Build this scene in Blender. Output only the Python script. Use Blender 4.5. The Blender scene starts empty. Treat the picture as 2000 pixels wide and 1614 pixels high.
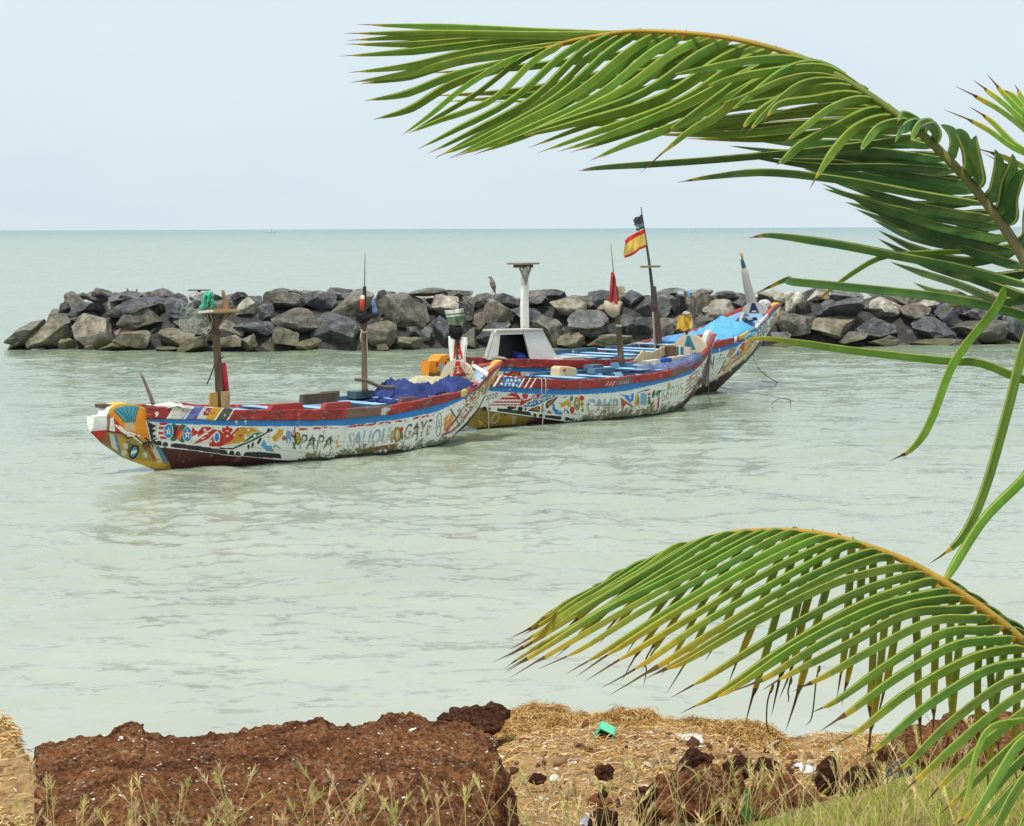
import bpy, math, random
import numpy as np
from mathutils import Vector, Matrix
random.seed(7); RNG = np.random.default_rng(11)
SC = bpy.context.scene
COL = SC.collection
# ------------------------------------------------------------------ camera model (photo pixels 2000 x 1614)
F, CX, CY, CH = 4010.0, 1000.0, 807.0, 4.8
PITCH, ROLL = math.atan((807 - 446.5) / F), 0.0035
_f = np.array([0, math.cos(PITCH), -math.sin(PITCH)]); _u0 = np.array([0, math.sin(PITCH), math.cos(PITCH)]); _r0 = np.array([1.0, 0, 0])
_u = _u0 * math.cos(ROLL) + _r0 * math.sin(ROLL); _r = _r0 * math.cos(ROLL) - _u0 * math.sin(ROLL)
CAM = np.array([0, 0, CH])
def ray(px, py): return _f + _r * ((px - CX) / F) - _u * ((py - CY) / F)
def W(px, py, z=0.0):
    d = ray(px, py); return CAM + d * ((z - CH) / d[2])
def P(px, py, d): return CAM + ray(px, py) * d
def onplane(px, py, o, n):
    d = ray(px, py); return CAM + d * (np.dot(np.asarray(o) - CAM, n) / np.dot(d, n))
def proj(p):
    q = np.asarray(p) - CAM; w = q @ _f
    return np.stack([CX + F * (q @ _r) / w, CY - F * (q @ _u) / w], -1)
def depth(p): return (np.asarray(p) - CAM) @ _f
# ------------------------------------------------------------------ noise
def _hash(ix, iy, iz):
    h = (ix.astype(np.int64) * 374761393 + iy.astype(np.int64) * 668265263 + iz.astype(np.int64) * 2147483647) & 0xffffffff
    h = ((h ^ (h >> 13)) * 1274126177) & 0xffffffff
    h = (h ^ (h >> 16)) & 0xffff
    return h / 32767.5 - 1.0
def vnoise(p):
    p = np.asarray(p, float); i = np.floor(p).astype(np.int64); f = p - i; f = f * f * f * (f * (f * 6 - 15) + 10)
    x, y, z = i[..., 0], i[..., 1], i[..., 2]; r = 0
    for a in (0, 1):
        for b in (0, 1):
            for c in (0, 1):
                w = (f[..., 0] if a else 1 - f[..., 0]) * (f[..., 1] if b else 1 - f[..., 1]) * (f[..., 2] if c else 1 - f[..., 2])
                r = r + w * _hash(x + a, y + b, z + c)
    return r
def fbm(p, o=4, g=0.5):
    p = np.asarray(p, float); r = 0; a = 1.0
    for k in range(o):
        r = r + a * vnoise(p * (2.03 ** k) + 17.3 * k); a *= g
    return r
def cat(xs, ys, x):            # smooth interpolation through keys
    xs = np.asarray(xs, float); ys = np.asarray(ys, float); x = np.asarray(x, float)
    h = np.diff(xs); d = np.diff(ys) / h; m = np.zeros(len(xs)); m[0] = d[0]; m[-1] = d[-1]
    for k in range(1, len(xs) - 1): m[k] = 0 if d[k - 1] * d[k] <= 0 else 2 * d[k - 1] * d[k] / (d[k - 1] + d[k])
    x = np.clip(x, xs[0], xs[-1]); k = np.clip(np.searchsorted(xs, x, side='right') - 1, 0, len(xs) - 2)
    t = (x - xs[k]) / h[k]
    return (ys[k] * (1 + 2 * t) * (1 - t) ** 2 + m[k] * h[k] * t * (1 - t) ** 2 + ys[k + 1] * t * t * (3 - 2 * t) + m[k + 1] * h[k] * t * t * (t - 1))
def crv(pts, n):               # Catmull-Rom curve through points
    p = np.asarray(pts, float); p = np.vstack([2 * p[0] - p[1], p, 2 * p[-1] - p[-2]]); out = []
    m = len(p) - 3
    for t in np.linspace(0, m - 1e-6, n):
        k = int(t); t -= k; a, b, c, d = p[k:k + 4]
        out.append(0.5 * (2 * b + (c - a) * t + (2 * a - 5 * b + 4 * c - d) * t * t + (3 * b - a - 3 * c + d) * t ** 3))
    return np.array(out)
# ------------------------------------------------------------------ materials
def newmat(name):
    m = bpy.data.materials.new(name); m.use_nodes = True; nt = m.node_tree
    return m, nt, nt.nodes['Principled BSDF'], nt.nodes['Material Output']
def nd(nt, t, **k):
    n = nt.nodes.new(t)
    for a, v in k.items():
        if a.startswith('_'): setattr(n, a[1:], v)
        else: n.inputs[a.replace('__', ' ')].default_value = v
    return n
def ramp(nt, src, stops):
    r = nt.nodes.new('ShaderNodeValToRGB'); e = r.color_ramp.elements
    while len(e) < len(stops): e.new(0.5)
    for k, (p, c) in enumerate(stops):
        e[k].position = p; e[k].color = (c, c, c, 1) if isinstance(c, (int, float)) else (*c, 1)
    nt.links.new(src, r.inputs[0]); return r.outputs[0]
def mix(nt, fac, a, b, mode='MIX'):
    m = nt.nodes.new('ShaderNodeMix'); m.data_type = 'RGBA'; m.blend_type = mode
    for k, v in ((0, fac), (6, a), (7, b)):
        if hasattr(v, 'links'): nt.links.new(v, m.inputs[k])
        elif isinstance(v, (int, float)): m.inputs[k].default_value = v if k == 0 else (v, v, v, 1)
        else: m.inputs[k].default_value = (*v, 1)
    return m.outputs[2]
def noise(nt, vec, scale, detail=4, rough=0.55, dist=0.0):
    n = nd(nt, 'ShaderNodeTexNoise', Scale=scale, Detail=detail, Roughness=rough, Distortion=dist)
    if vec is not None: nt.links.new(vec, n.inputs['Vector'])
    return n.outputs['Fac']
def coords(nt, kind='Object', scale=(1, 1, 1)):
    t = nt.nodes.new('ShaderNodeTexCoord'); mp = nt.nodes.new('ShaderNodeMapping'); mp.inputs['Scale'].default_value = scale
    nt.links.new(t.outputs[kind], mp.inputs[0]); return mp.outputs[0]
def bump(nt, bs, h, strength, dist=0.02):
    b = nd(nt, 'ShaderNodeBump', Strength=strength, Distance=dist); nt.links.new(h, b.inputs['Height']); nt.links.new(b.outputs[0], bs.inputs['Normal']); return b
def vcmat(name, rough=0.6, var=0.25, nscale=8.0, bmp=0.3, bscale=30.0, bdist=0.01, stretch=(1, 1, 1), spec=0.3, trans=0.0, grime=0.0):
    m, nt, bs, out = newmat(name)
    at = nt.nodes.new('ShaderNodeAttribute'); at.attribute_name = 'Col'
    v = coords(nt, 'Object', stretch); n1 = noise(nt, v, nscale, 5, 0.62)
    c = mix(nt, 1.0, at.outputs['Color'], ramp(nt, n1, [(0.25, 1 - var), (0.75, 1 + var * 0.4)]), 'MULTIPLY')
    if name == 'palm_leaf': c = mix(nt, ramp(nt, noise(nt, v, 16, 5, 0.7, 0.5), [(0.66, 0), (0.74, 0.8)]), c, (0.20, 0.11, 0.03)); c = mix(nt, ramp(nt, noise(nt, v, 9, 4, 0.6), [(0.45, 0), (0.7, 0.35)]), c, (0.22, 0.30, 0.05))
    if grime: c = mix(nt, ramp(nt, noise(nt, v, nscale * 2.7, 6, 0.7), [(0.52, 0.0), (0.7, grime)]), c, (0.09, 0.075, 0.055))
    nt.links.new(c, bs.inputs['Base Color']); bs.inputs['Roughness'].default_value = rough; bs.inputs['Specular IOR Level'].default_value = spec
    if bmp: bump(nt, bs, noise(nt, v, bscale, 4, 0.6), bmp, bdist)
    if trans:
        tr = nt.nodes.new('ShaderNodeBsdfTranslucent'); ms = nt.nodes.new('ShaderNodeMixShader'); ms.inputs[0].default_value = trans
        nt.links.new(c, tr.inputs[0]); nt.links.new(bs.outputs[0], ms.inputs[1]); nt.links.new(tr.outputs[0], ms.inputs[2]); nt.links.new(ms.outputs[0], out.inputs[0])
    return m
MT = {}
MT['paint'] = vcmat('weathered_paint', 0.5, 0.16, 3.5, 0.25, 40, 0.006, (1, 1, 2), 0.35, 0, 0.14)
MT['wood'] = vcmat('weathered_wood', 0.8, 0.4, 9, 0.5, 40, 0.008, (1, 1, 0.25), 0.2, 0, 0.35)
MT['cloth'] = vcmat('cloth', 0.85, 0.2, 6, 0.3, 25, 0.01, (1, 1, 1), 0.15, 0.12)
MT['tarp'] = vcmat('plastic_tarp', 0.5, 0.22, 5, 0.4, 9, 0.03, (1, 1, 1), 0.4, 0.05)
MT['plastic'] = vcmat('plastic', 0.4, 0.12, 10, 0.1, 30, 0.004, (1, 1, 1), 0.4, 0.1)
MT['rope'] = vcmat('rope', 0.9, 0.3, 30, 0.3, 90, 0.004)
MT['leaf'] = vcmat('palm_leaf', 0.5, 0.22, 26, 0.12, 120, 0.002, (1, 1, 1), 0.25, 0.30)
MT['grass'] = vcmat('grass_blade', 0.6, 0.2, 20, 0, 1, 0, (1, 1, 1), 0.2, 0.3)
MT['fibre'] = vcmat('dry_fibre', 0.9, 0.35, 20, 0, 1, 0, (1, 1, 1), 0.1, 0.1)
MT['feather'] = vcmat('feather', 0.8, 0.3, 30, 0.2, 60, 0.004)
# ------------------------------------------------------------------ objects
def prop(o, label=None, cat=None, group=None, kind=None):
    for k, v in (('label', label), ('category', cat), ('group', group), ('kind', kind)):
        if v: o[k] = v
    return o
def mesh_np(name, v, f, c, mat, smooth=False, parent=None, origin=None, M=None):
    """v (n,3); f list/array of index tuples; c per-face colours"""
    v = np.asarray(v, float)
    if M is not None: v = (np.asarray(M.inverted()) @ np.c_[v, np.ones(len(v))].T).T[:, :3]
    if origin == 'base': origin = np.array([v[:, 0].mean(), v[:, 1].mean(), v[:, 2].min()])
    if origin is not None: v = v - origin
    me = bpy.data.meshes.new(name)
    if isinstance(f, np.ndarray):
        n, k = f.shape; me.vertices.add(len(v)); me.vertices.foreach_set('co', v.ravel()); me.loops.add(n * k); me.polygons.add(n)
        me.loops.foreach_set('vertex_index', f.ravel().astype(np.int32)); me.polygons.foreach_set('loop_start', np.arange(0, n * k, k, dtype=np.int32))
        me.update(calc_edges=True)
    else: me.from_pydata(v.tolist(), [], [tuple(int(i) for i in q) for q in f]); me.update()
    np_ = len(me.polygons)
    if c is not None:
        c = np.asarray(c, float)
        if c.ndim == 1: c = np.tile(c, (np_, 1))
        a = me.attributes.new('Col', 'FLOAT_COLOR', 'FACE'); a.data.foreach_set('color', np.c_[c, np.ones(len(c))].ravel().astype(np.float32))
    if smooth: me.polygons.foreach_set('use_smooth', np.ones(np_, bool))
    me.materials.append(mat)
    o = bpy.data.objects.new(name, me); COL.objects.link(o)
    if origin is not None: o.location = origin
    if parent is not None: o.parent = parent
    return o
def empty(name, loc, rz=0.0):
    o = bpy.data.objects.new(name, None); COL.objects.link(o); o.location = loc; o.rotation_euler = (0, 0, rz); o.empty_display_size = 0.3; return o
class MB:
    def __init__(s): s.v = []; s.f = []; s.c = []
    def add(s, v, f, c):
        b = len(s.v); s.v += [tuple(x) for x in v]; s.f += [tuple(i + b for i in q) for q in f]
        c = np.asarray(c, float); s.c += [c] * len(f) if c.ndim == 1 else list(c)
    def box(s, c, ax, ay, az, col):     # centre and half-axis vectors
        c, ax, ay, az = (np.asarray(q, float) for q in (c, ax, ay, az))
        v = [c + i * ax + j * ay + k * az for k in (-1, 1) for j in (-1, 1) for i in (-1, 1)]
        s.add(v, [(0, 2, 3, 1), (4, 5, 7, 6), (0, 1, 5, 4), (2, 6, 7, 3), (0, 4, 6, 2), (1, 3, 7, 5)], col)
    def tube(s, pts, r, col, n=8, cap=True, flat=1.0):
        p = np.asarray(pts, float); m = len(p); r = np.broadcast_to(np.asarray(r, float), (m,)); V = []
        up = None
        for k in range(m):
            t = p[min(k + 1, m - 1)] - p[max(k - 1, 0)]; t = t / (np.linalg.norm(t) + 1e-9)
            if up is None: up = np.array([0, 0, 1.0]) if abs(t[2]) < 0.9 else np.array([1.0, 0, 0])
            a = np.cross(t, up); a /= np.linalg.norm(a) + 1e-9; b = np.cross(a, t); up = b
            for j in range(n):
                w = 2 * math.pi * j / n; V.append(p[k] + r[k] * (math.cos(w) * a + flat * math.sin(w) * b))
        Fc = [(k * n + j, k * n + (j + 1) % n, (k + 1) * n + (j + 1) % n, (k + 1) * n + j) for k in range(m - 1) for j in range(n)]
        if cap: Fc += [tuple(range(n - 1, -1, -1)), tuple(range((m - 1) * n, m * n))]
        col = np.asarray(col, float)
        if col.ndim == 2: col = np.repeat(col[:m - 1], n, 0); col = np.vstack([col, col[:1], col[-1:]]) if cap else col
        s.add(V, Fc, col)
    def prism(s, pts, o, nrm, th, col):  # photo outline on a plane, given thickness away from the viewer
        nrm = np.asarray(nrm, float); nrm = nrm / np.linalg.norm(nrm)
        a = [onplane(x, y, o, nrm) for x, y in pts]; b = [q - nrm * th for q in a]; n = len(a)
        s.add(a + b, [tuple(range(n))[::-1], tuple(range(n, 2 * n))] + [(i, (i + 1) % n, n + (i + 1) % n, n + i) for i in range(n)], col)
    def build(s, name, mat, parent=None, M=None, smooth=False, bevel=0.0):
        o = mesh_np(name, s.v, s.f, np.array(s.c), mat, smooth, parent, 'base' if parent is None else None, M)
        if bevel:
            m = o.modifiers.new('bevel', 'BEVEL'); m.width = bevel; m.segments = 2; m.limit_method = 'ANGLE'
        return o
# paint colours (albedo)
WHITE = np.array((.84, .84, .78)); RED = np.array((.60, .03, .025)); RAIL = np.array((.30, .03, .026)); BLUE = np.array((.035, .24, .66)); LBLUE = np.array((.33, .56, .80))
BLACK = np.array((.03, .03, .032)); ORANGE = np.array((.78, .27, .02)); YELLOW = np.array((.74, .42, .05)); GREEN = np.array((.04, .20, .10)); BROWN = np.array((.085, .022, .018))
TEAL = np.array((.07, .33, .42)); CREAM = np.array((.55, .49, .36)); SLATE = np.array((.055, .12, .18)); DWOOD = np.array((.12, .085, .06)); WOODC = np.array((.20, .135, .085)); MUST = np.array((.38, .27, .05))
PLY = np.array((.55, .36, .17))
# ------------------------------------------------------------------ camera, light, sky
cam = bpy.data.cameras.new('camera'); co = bpy.data.objects.new('camera', cam); COL.objects.link(co); SC.camera = co
cam.sensor_width = 36; cam.sensor_fit = 'HORIZONTAL'; cam.lens = 36 * F / 2000; cam.clip_start = 0.1; cam.clip_end = 60000
co.matrix_world = Matrix(((_r[0], _u[0], -_f[0], 0), (_r[1], _u[1], -_f[1], 0), (_r[2], _u[2], -_f[2], CH), (0, 0, 0, 1)))
SUN_EL, SUN_AZ = math.radians(63), math.radians(205)      # azimuth clockwise from +Y: the sun stands behind the viewer's left shoulder
sd = np.array([math.sin(SUN_AZ) * math.cos(SUN_EL), math.cos(SUN_AZ) * math.cos(SUN_EL), math.sin(SUN_EL)])
sl = bpy.data.lights.new('sun', 'SUN'); sl.energy = 4.2; sl.angle = math.radians(6); sl.color = (1.0, 0.95, 0.87)
so = bpy.data.objects.new('sun', sl); COL.objects.link(so); so.rotation_euler = Vector(sd).to_track_quat('Z', 'Y').to_euler(); so.location = (0, 0, 30)
wd = bpy.data.worlds.new('World'); SC.world = wd; wd.use_nodes = True; nt = wd.node_tree; bg = nt.nodes['Background']
sk = nt.nodes.new('ShaderNodeTexSky'); sk.sky_type = 'NISHITA'; sk.sun_disc = False; sk.sun_elevation = SUN_EL; sk.sun_rotation = SUN_AZ; sk.dust_density = 3.0; sk.air_density = 1.0; sk.ozone_density = 1.0
mx = nt.nodes.new('ShaderNodeMix'); mx.data_type = 'RGBA'; mx.inputs[0].default_value = 0.86; mx.inputs[7].default_value = (9.3, 10.5, 11.2, 1)
tcw = nt.nodes.new('ShaderNodeTexCoord'); mpw = nt.nodes.new('ShaderNodeMapping'); mpw.inputs['Scale'].default_value = (2.2, 2.2, 7.0); nt.links.new(tcw.outputs['Generated'], mpw.inputs[0]); nt.links.new(mix(nt, ramp(nt, noise(nt, mpw.outputs[0], 1.0, 5, 0.6), [(0.35, 0.0), (0.68, 1.0)]), (8.9, 10.35, 11.3), (9.9, 10.9, 11.4)), mx.inputs[7]); nt.links.new(sk.outputs[0], mx.inputs[6]); nt.links.new(mx.outputs[2], bg.inputs[0]); bg.inputs[1].default_value = 0.1
vs = SC.view_settings; vs.view_transform = 'Standard'; vs.look = 'None'; vs.exposure = -0.2; vs.gamma = 1.0; vs.use_curve_mapping = False
SC.cycles.use_denoising = True; SC.cycles.max_bounces = 6; SC.cycles.transparent_max_bounces = 6
# ================================================================== WATER
def water():
    dl = np.concatenate([np.geomspace(0.55, 40, 90)[:-1], np.arange(40, 1500, 2.0)])
    y = CH * F / dl; nr = len(y)
    rt = np.concatenate([np.linspace(-1.6, -0.3, 40)[:-1], np.linspace(-0.3, 0.3, 760), np.linspace(0.3, 1.6, 40)[1:]]); nc = len(rt)
    Y, R = np.meshgrid(y, rt, indexing='ij'); X = Y * R; dy = np.abs(np.gradient(y))[:, None]
    Z = np.zeros_like(X); N = 110
    for k in range(N):
        lam = 0.26 * (6.5 / 0.26) ** ((k + 0.5) / N); a = math.radians(RNG.normal(258, 44)); kk = 2 * math.pi / lam
        w = np.clip(lam / (dy * 2.2) - 0.6, 0, 1)
        if w.max() == 0: continue
        am = lam * (0.0056 if lam < 1.4 else 0.0022) * RNG.uniform(0.5, 1.5)
        wx = X + 0.35 * np.sin(Y * 0.23 + k) * lam; ph = kk * (math.cos(a) * wx + math.sin(a) * Y) + RNG.uniform(0, 6.28)
        s = np.sin(ph); w = w * np.clip(.5 + .9 * np.sin(X * .9 / lam + 2.1 * np.sin(Y * .31 / lam + k) + k * 1.7) * np.sin(Y * 1.1 / lam - 1.3 * np.sin(X * .27 / lam + 2 * k) + k), 0, 2); Z += w * am * (s + 0.25 * np.cos(2 * ph))
    g = 0.75 + 0.45 * vnoise(np.stack([X * 0.09, Y * 0.13, 0 * X], -1)); Z *= g
    Z *= np.clip((Y - 17.5) / 4, 0.25, 1)
    v = np.stack([X, Y, Z], -1).reshape(-1, 3); i = np.arange(nr * nc).reshape(nr, nc)
    f = np.stack([i[:-1, :-1], i[1:, :-1], i[1:, 1:], i[:-1, 1:]], -1).reshape(-1, 4)
    m, nt, bs, out = newmat('turbid_sea'); ge = nt.nodes.new('ShaderNodeNewGeometry'); sp = nt.nodes.new('ShaderNodeSeparateXYZ'); nt.links.new(ge.outputs['Position'], sp.inputs[0])
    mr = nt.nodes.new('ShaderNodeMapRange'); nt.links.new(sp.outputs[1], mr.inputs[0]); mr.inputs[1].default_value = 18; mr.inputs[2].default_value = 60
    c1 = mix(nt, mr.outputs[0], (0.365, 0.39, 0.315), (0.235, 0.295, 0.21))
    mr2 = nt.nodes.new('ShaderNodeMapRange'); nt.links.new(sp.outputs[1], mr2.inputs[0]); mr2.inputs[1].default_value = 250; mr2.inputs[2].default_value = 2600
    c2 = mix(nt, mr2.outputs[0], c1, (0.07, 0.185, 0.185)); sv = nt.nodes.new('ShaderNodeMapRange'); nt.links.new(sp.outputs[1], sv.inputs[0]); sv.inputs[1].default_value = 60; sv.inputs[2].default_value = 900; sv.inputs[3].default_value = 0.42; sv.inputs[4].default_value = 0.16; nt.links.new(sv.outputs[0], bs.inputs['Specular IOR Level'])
    mp = nt.nodes.new('ShaderNodeMapping'); nt.links.new(ge.outputs['Position'], mp.inputs[0]); mp.inputs['Scale'].default_value = (0.16, 0.3, 1)
    pt = noise(nt, mp.outputs[0], 1.0, 4, 0.55); c3 = mix(nt, 1.0, c2, ramp(nt, pt, [(0.3, 0.93), (0.7, 1.06)]), 'MULTIPLY')
    nt.links.new(c3, bs.inputs['Base Color']); bs.inputs['Roughness'].default_value = 0.15; bs.inputs['IOR'].default_value = 1.333; bs.inputs['Specular IOR Level'].default_value = 0.5
    def vm(op, x, y):
        n = nt.nodes.new('ShaderNodeVectorMath'); n.operation = op
        for k, q in ((0, x), (1, y)):
            if q is None: continue
            if hasattr(q, 'links'): nt.links.new(q, n.inputs[k])
            else: n.inputs[k].default_value = q
        return n.outputs[0]
    fa = nt.nodes.new('ShaderNodeMapRange'); nt.links.new(sp.outputs[1], fa.inputs[0]); fa.inputs[1].default_value = 30; fa.inputs[2].default_value = 220; fa.inputs[3].default_value = 0.40; fa.inputs[4].default_value = 1.0
    N = ge.outputs['Normal']
    for sc, am, dt in (((1.3, 2.2, 1), 0.34, 3), ((7.5, 12, 1), 0.36, 3), ((0.22, 0.5, 1), 0.12, 3)):
        mq = nt.nodes.new('ShaderNodeMapping'); nt.links.new(ge.outputs['Position'], mq.inputs[0]); mq.inputs['Scale'].default_value = sc
        nz = nd(nt, 'ShaderNodeTexNoise', Scale=1.0, Detail=dt, Roughness=0.6); nt.links.new(mq.outputs[0], nz.inputs['Vector'])
        d = vm('MULTIPLY', vm('SUBTRACT', nz.outputs['Color'], (0.5, 0.5, 0.5)), (am * 1.6, am * 3.0, 0.0)); scn = nt.nodes.new('ShaderNodeVectorMath'); scn.operation = 'SCALE'; nt.links.new(d, scn.inputs[0]); nt.links.new(fa.outputs[0], scn.inputs['Scale']); N = vm('ADD', N, scn.outputs[0])
    nt.links.new(vm('NORMALIZE', N, None), bs.inputs['Normal'])
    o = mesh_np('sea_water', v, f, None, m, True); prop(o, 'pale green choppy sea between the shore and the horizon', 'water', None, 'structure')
water()
# ================================================================== GROUND
def gz(x, y):
    x = np.asarray(x, float); y = np.asarray(y, float)
    edge = 8.7 + 0.6 * np.clip((x - 1.0) / 1.0, 0, 1) + 0.4 * np.clip((-x - 2) / 1.5, 0, 1)
    lf = np.clip((-x / np.maximum(y, 5) - 0.226) / 0.025, 0, 1); edge = edge + 2.6 * lf
    top = 2.10 - 0.12 * lf * np.clip((y - 8.5) / 2, 0, 1) + 0.15 * np.clip((x - 1.0) / 0.8, 0, 1)
    t = np.clip((y - edge) / 1.9, 0, 1); t = t * t * (3 - 2 * t)
    beach = 1.45 - (y - 10.5) * 0.170
    beach = beach + 0.26 * np.clip((2.3 - x) / 1.1, 0, 1) * np.clip((x + 0.45) / 0.5, 0, 1) * np.clip((y - 12) / 4, 0, 1) * np.clip((19.2 - y) / 1.0, 0, 1)
    beach = beach - 0.5 * np.clip((-x - 1.0) / 1.0, 0, 1) * np.clip((y - 13) / 2, 0, 1)
    beach = np.where(y > 19, -0.02 - (y - 19) * 0.11, beach)
    return np.where(y < edge, top, top * (1 - t) + beach * t)
def gz2(x, y):
    p = np.stack([x, y, 0 * x], -1)
    return gz(x, y) + 0.05 * fbm(p * 1.3, 4) + 0.02 * fbm(p * 7, 3)
def hit_ground(px, py):
    d = ray(px, py); ts = np.linspace(6, 24, 1200); q = CAM + d[None] * ts[:, None]; k = np.argmax(q[:, 2] < gz(q[:, 0], q[:, 1])); return q[k]
def ground():
    xs = np.linspace(-9, 9, 420); ys = np.concatenate([np.linspace(-2, 7, 40)[:-1], np.linspace(7, 22, 420), np.linspace(22, 30, 20)[1:]])
    X, Y = np.meshgrid(xs, ys, indexing='ij'); Z = gz2(X, Y); nr, nc = X.shape
    v = np.stack([X, Y, Z], -1).reshape(-1, 3); i = np.arange(nr * nc).reshape(nr, nc); f = np.stack([i[:-1, :-1], i[1:, :-1], i[1:, 1:], i[:-1, 1:]], -1).reshape(-1, 4)
    m, nt, bs, out = newmat('shore_ground'); ge = nt.nodes.new('ShaderNodeNewGeometry'); sp = nt.nodes.new('ShaderNodeSeparateXYZ'); nt.links.new(ge.outputs['Position'], sp.inputs[0])
    pos = ge.outputs['Position']; mp = nt.nodes.new('ShaderNodeMapping'); nt.links.new(pos, mp.inputs[0]); mp.inputs['Scale'].default_value = (1, 0.6, 1)
    n1 = noise(nt, mp.outputs[0], 2.2, 6, 0.65); n2 = noise(nt, mp.outputs[0], 16, 5, 0.7); n3 = noise(nt, mp.outputs[0], 55, 3, 0.6)
    sand = mix(nt, ramp(nt, n2, [(0.35, 0), (0.62, 1)]), (0.30, 0.165, 0.06), (0.56, 0.36, 0.165))
    sand = mix(nt, ramp(nt, n3, [(0.62, 0), (0.72, 0.8)]), sand, (0.72, 0.6, 0.42)); sand = mix(nt, ramp(nt, n1, [(0.55, 0), (0.72, 0.75)]), sand, (0.12, 0.06, 0.035))
    soil = mix(nt, ramp(nt, n2, [(0.35, 0), (0.65, 1)]), (0.05, 0.024, 0.014), (0.2, 0.12, 0.06))
    mr = nt.nodes.new('ShaderNodeMapRange'); nt.links.new(sp.outputs[2], mr.inputs[0]); mr.inputs[1].default_value = 1.15; mr.inputs[2].default_value = 1.75
    wet = nt.nodes.new('ShaderNodeMapRange'); nt.links.new(sp.outputs[2], wet.inputs[0]); wet.inputs[1].default_value = -0.02; wet.inputs[2].default_value = 0.14; wet.inputs[3].default_value = 0.55; wet.inputs[4].default_value = 1.0
    gx = nt.nodes.new('ShaderNodeMapRange'); nt.links.new(sp.outputs[0], gx.inputs[0]); gl = nt.nodes.new('ShaderNodeMapRange'); nt.links.new(sp.outputs[0], gl.inputs[0]); gl.inputs[1].default_value = -1.7; gl.inputs[2].default_value = -2.0; soil = mix(nt, gl.outputs[0], soil, sand); gx.inputs[1].default_value = 0.6; gx.inputs[2].default_value = 1.2; soil = mix(nt, gx.outputs[0], soil, mix(nt, ramp(nt, n2, [(0.35, 0), (0.65, 1)]), (0.16, 0.15, 0.04), (0.38, 0.32, 0.10))); c = mix(nt, mr.outputs[0], sand, soil); c = mix(nt, 1.0, c, wet.outputs[0], 'MULTIPLY'); nt.links.new(c, bs.inputs['Base Color']); bs.inputs['Roughness'].default_value = 0.9; bs.inputs['Specular IOR Level'].default_value = 0.15
    bump(nt, bs, noise(nt, mp.outputs[0], 26, 6, 0.75), 0.9, 0.05)
    prop(mesh_np('shore_ground', v, f, None, m, True), 'straw littered sandy shore below the grassy bank', 'ground', None, 'structure')
ground()
# ================================================================== ROCK MATERIALS
def rock_mat():
    m, nt, bs, out = newmat('breakwater_stone'); oi = nt.nodes.new('ShaderNodeObjectInfo'); tc = nt.nodes.new('ShaderNodeTexCoord'); ge = nt.nodes.new('ShaderNodeNewGeometry')
    mp = nt.nodes.new('ShaderNodeMapping'); nt.links.new(tc.outputs['Object'], mp.inputs[0]); nt.links.new(oi.outputs['Random'], mp.inputs['Location']); v = mp.outputs[0]
    n1 = noise(nt, v, 2.2, 6, 0.62); n2 = noise(nt, v, 9, 6, 0.7, 0.6); n3 = noise(nt, v, 3.4, 5, 0.65, 1.4)
    c = mix(nt, 1.0, oi.outputs['Color'], ramp(nt, n1, [(0.30, 0.30), (0.70, 1.7)]), 'MULTIPLY')
    c = mix(nt, ramp(nt, n3, [(0.57, 0), (0.66, 0.55)]), c, (0.34, 0.29, 0.21)); c = mix(nt, ramp(nt, n2, [(0.62, 0), (0.70, 0.7)]), c, (0.50, 0.48, 0.44)); c = mix(nt, ramp(nt, n2, [(0.30, 0.6), (0.40, 0)]), c, (0.03, 0.03, 0.032))
    c = mix(nt, ramp(nt, ge.outputs['Pointiness'], [(0.52, 0), (0.60, 0.45)]), c, (0.42, 0.40, 0.36)); sp = nt.nodes.new('ShaderNodeSeparateXYZ'); nt.links.new(ge.outputs['Position'], sp.inputs[0]); mr = nt.nodes.new('ShaderNodeMapRange'); nt.links.new(sp.outputs[2], mr.inputs[0]); mr.inputs[1].default_value = 0.05; mr.inputs[2].default_value = 0.55; mr.inputs[3].default_value = 0.75; mr.inputs[4].default_value = 0  # sharp edges paled in the colour, standing for lit and glinting rock
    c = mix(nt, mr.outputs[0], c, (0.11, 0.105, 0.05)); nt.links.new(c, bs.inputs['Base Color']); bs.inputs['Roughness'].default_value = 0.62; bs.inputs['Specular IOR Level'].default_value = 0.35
    bump(nt, bs, noise(nt, v, 6, 8, 0.75, 0.4), 1.0, 0.12); return m
MT['rock'] = rock_mat()
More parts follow.
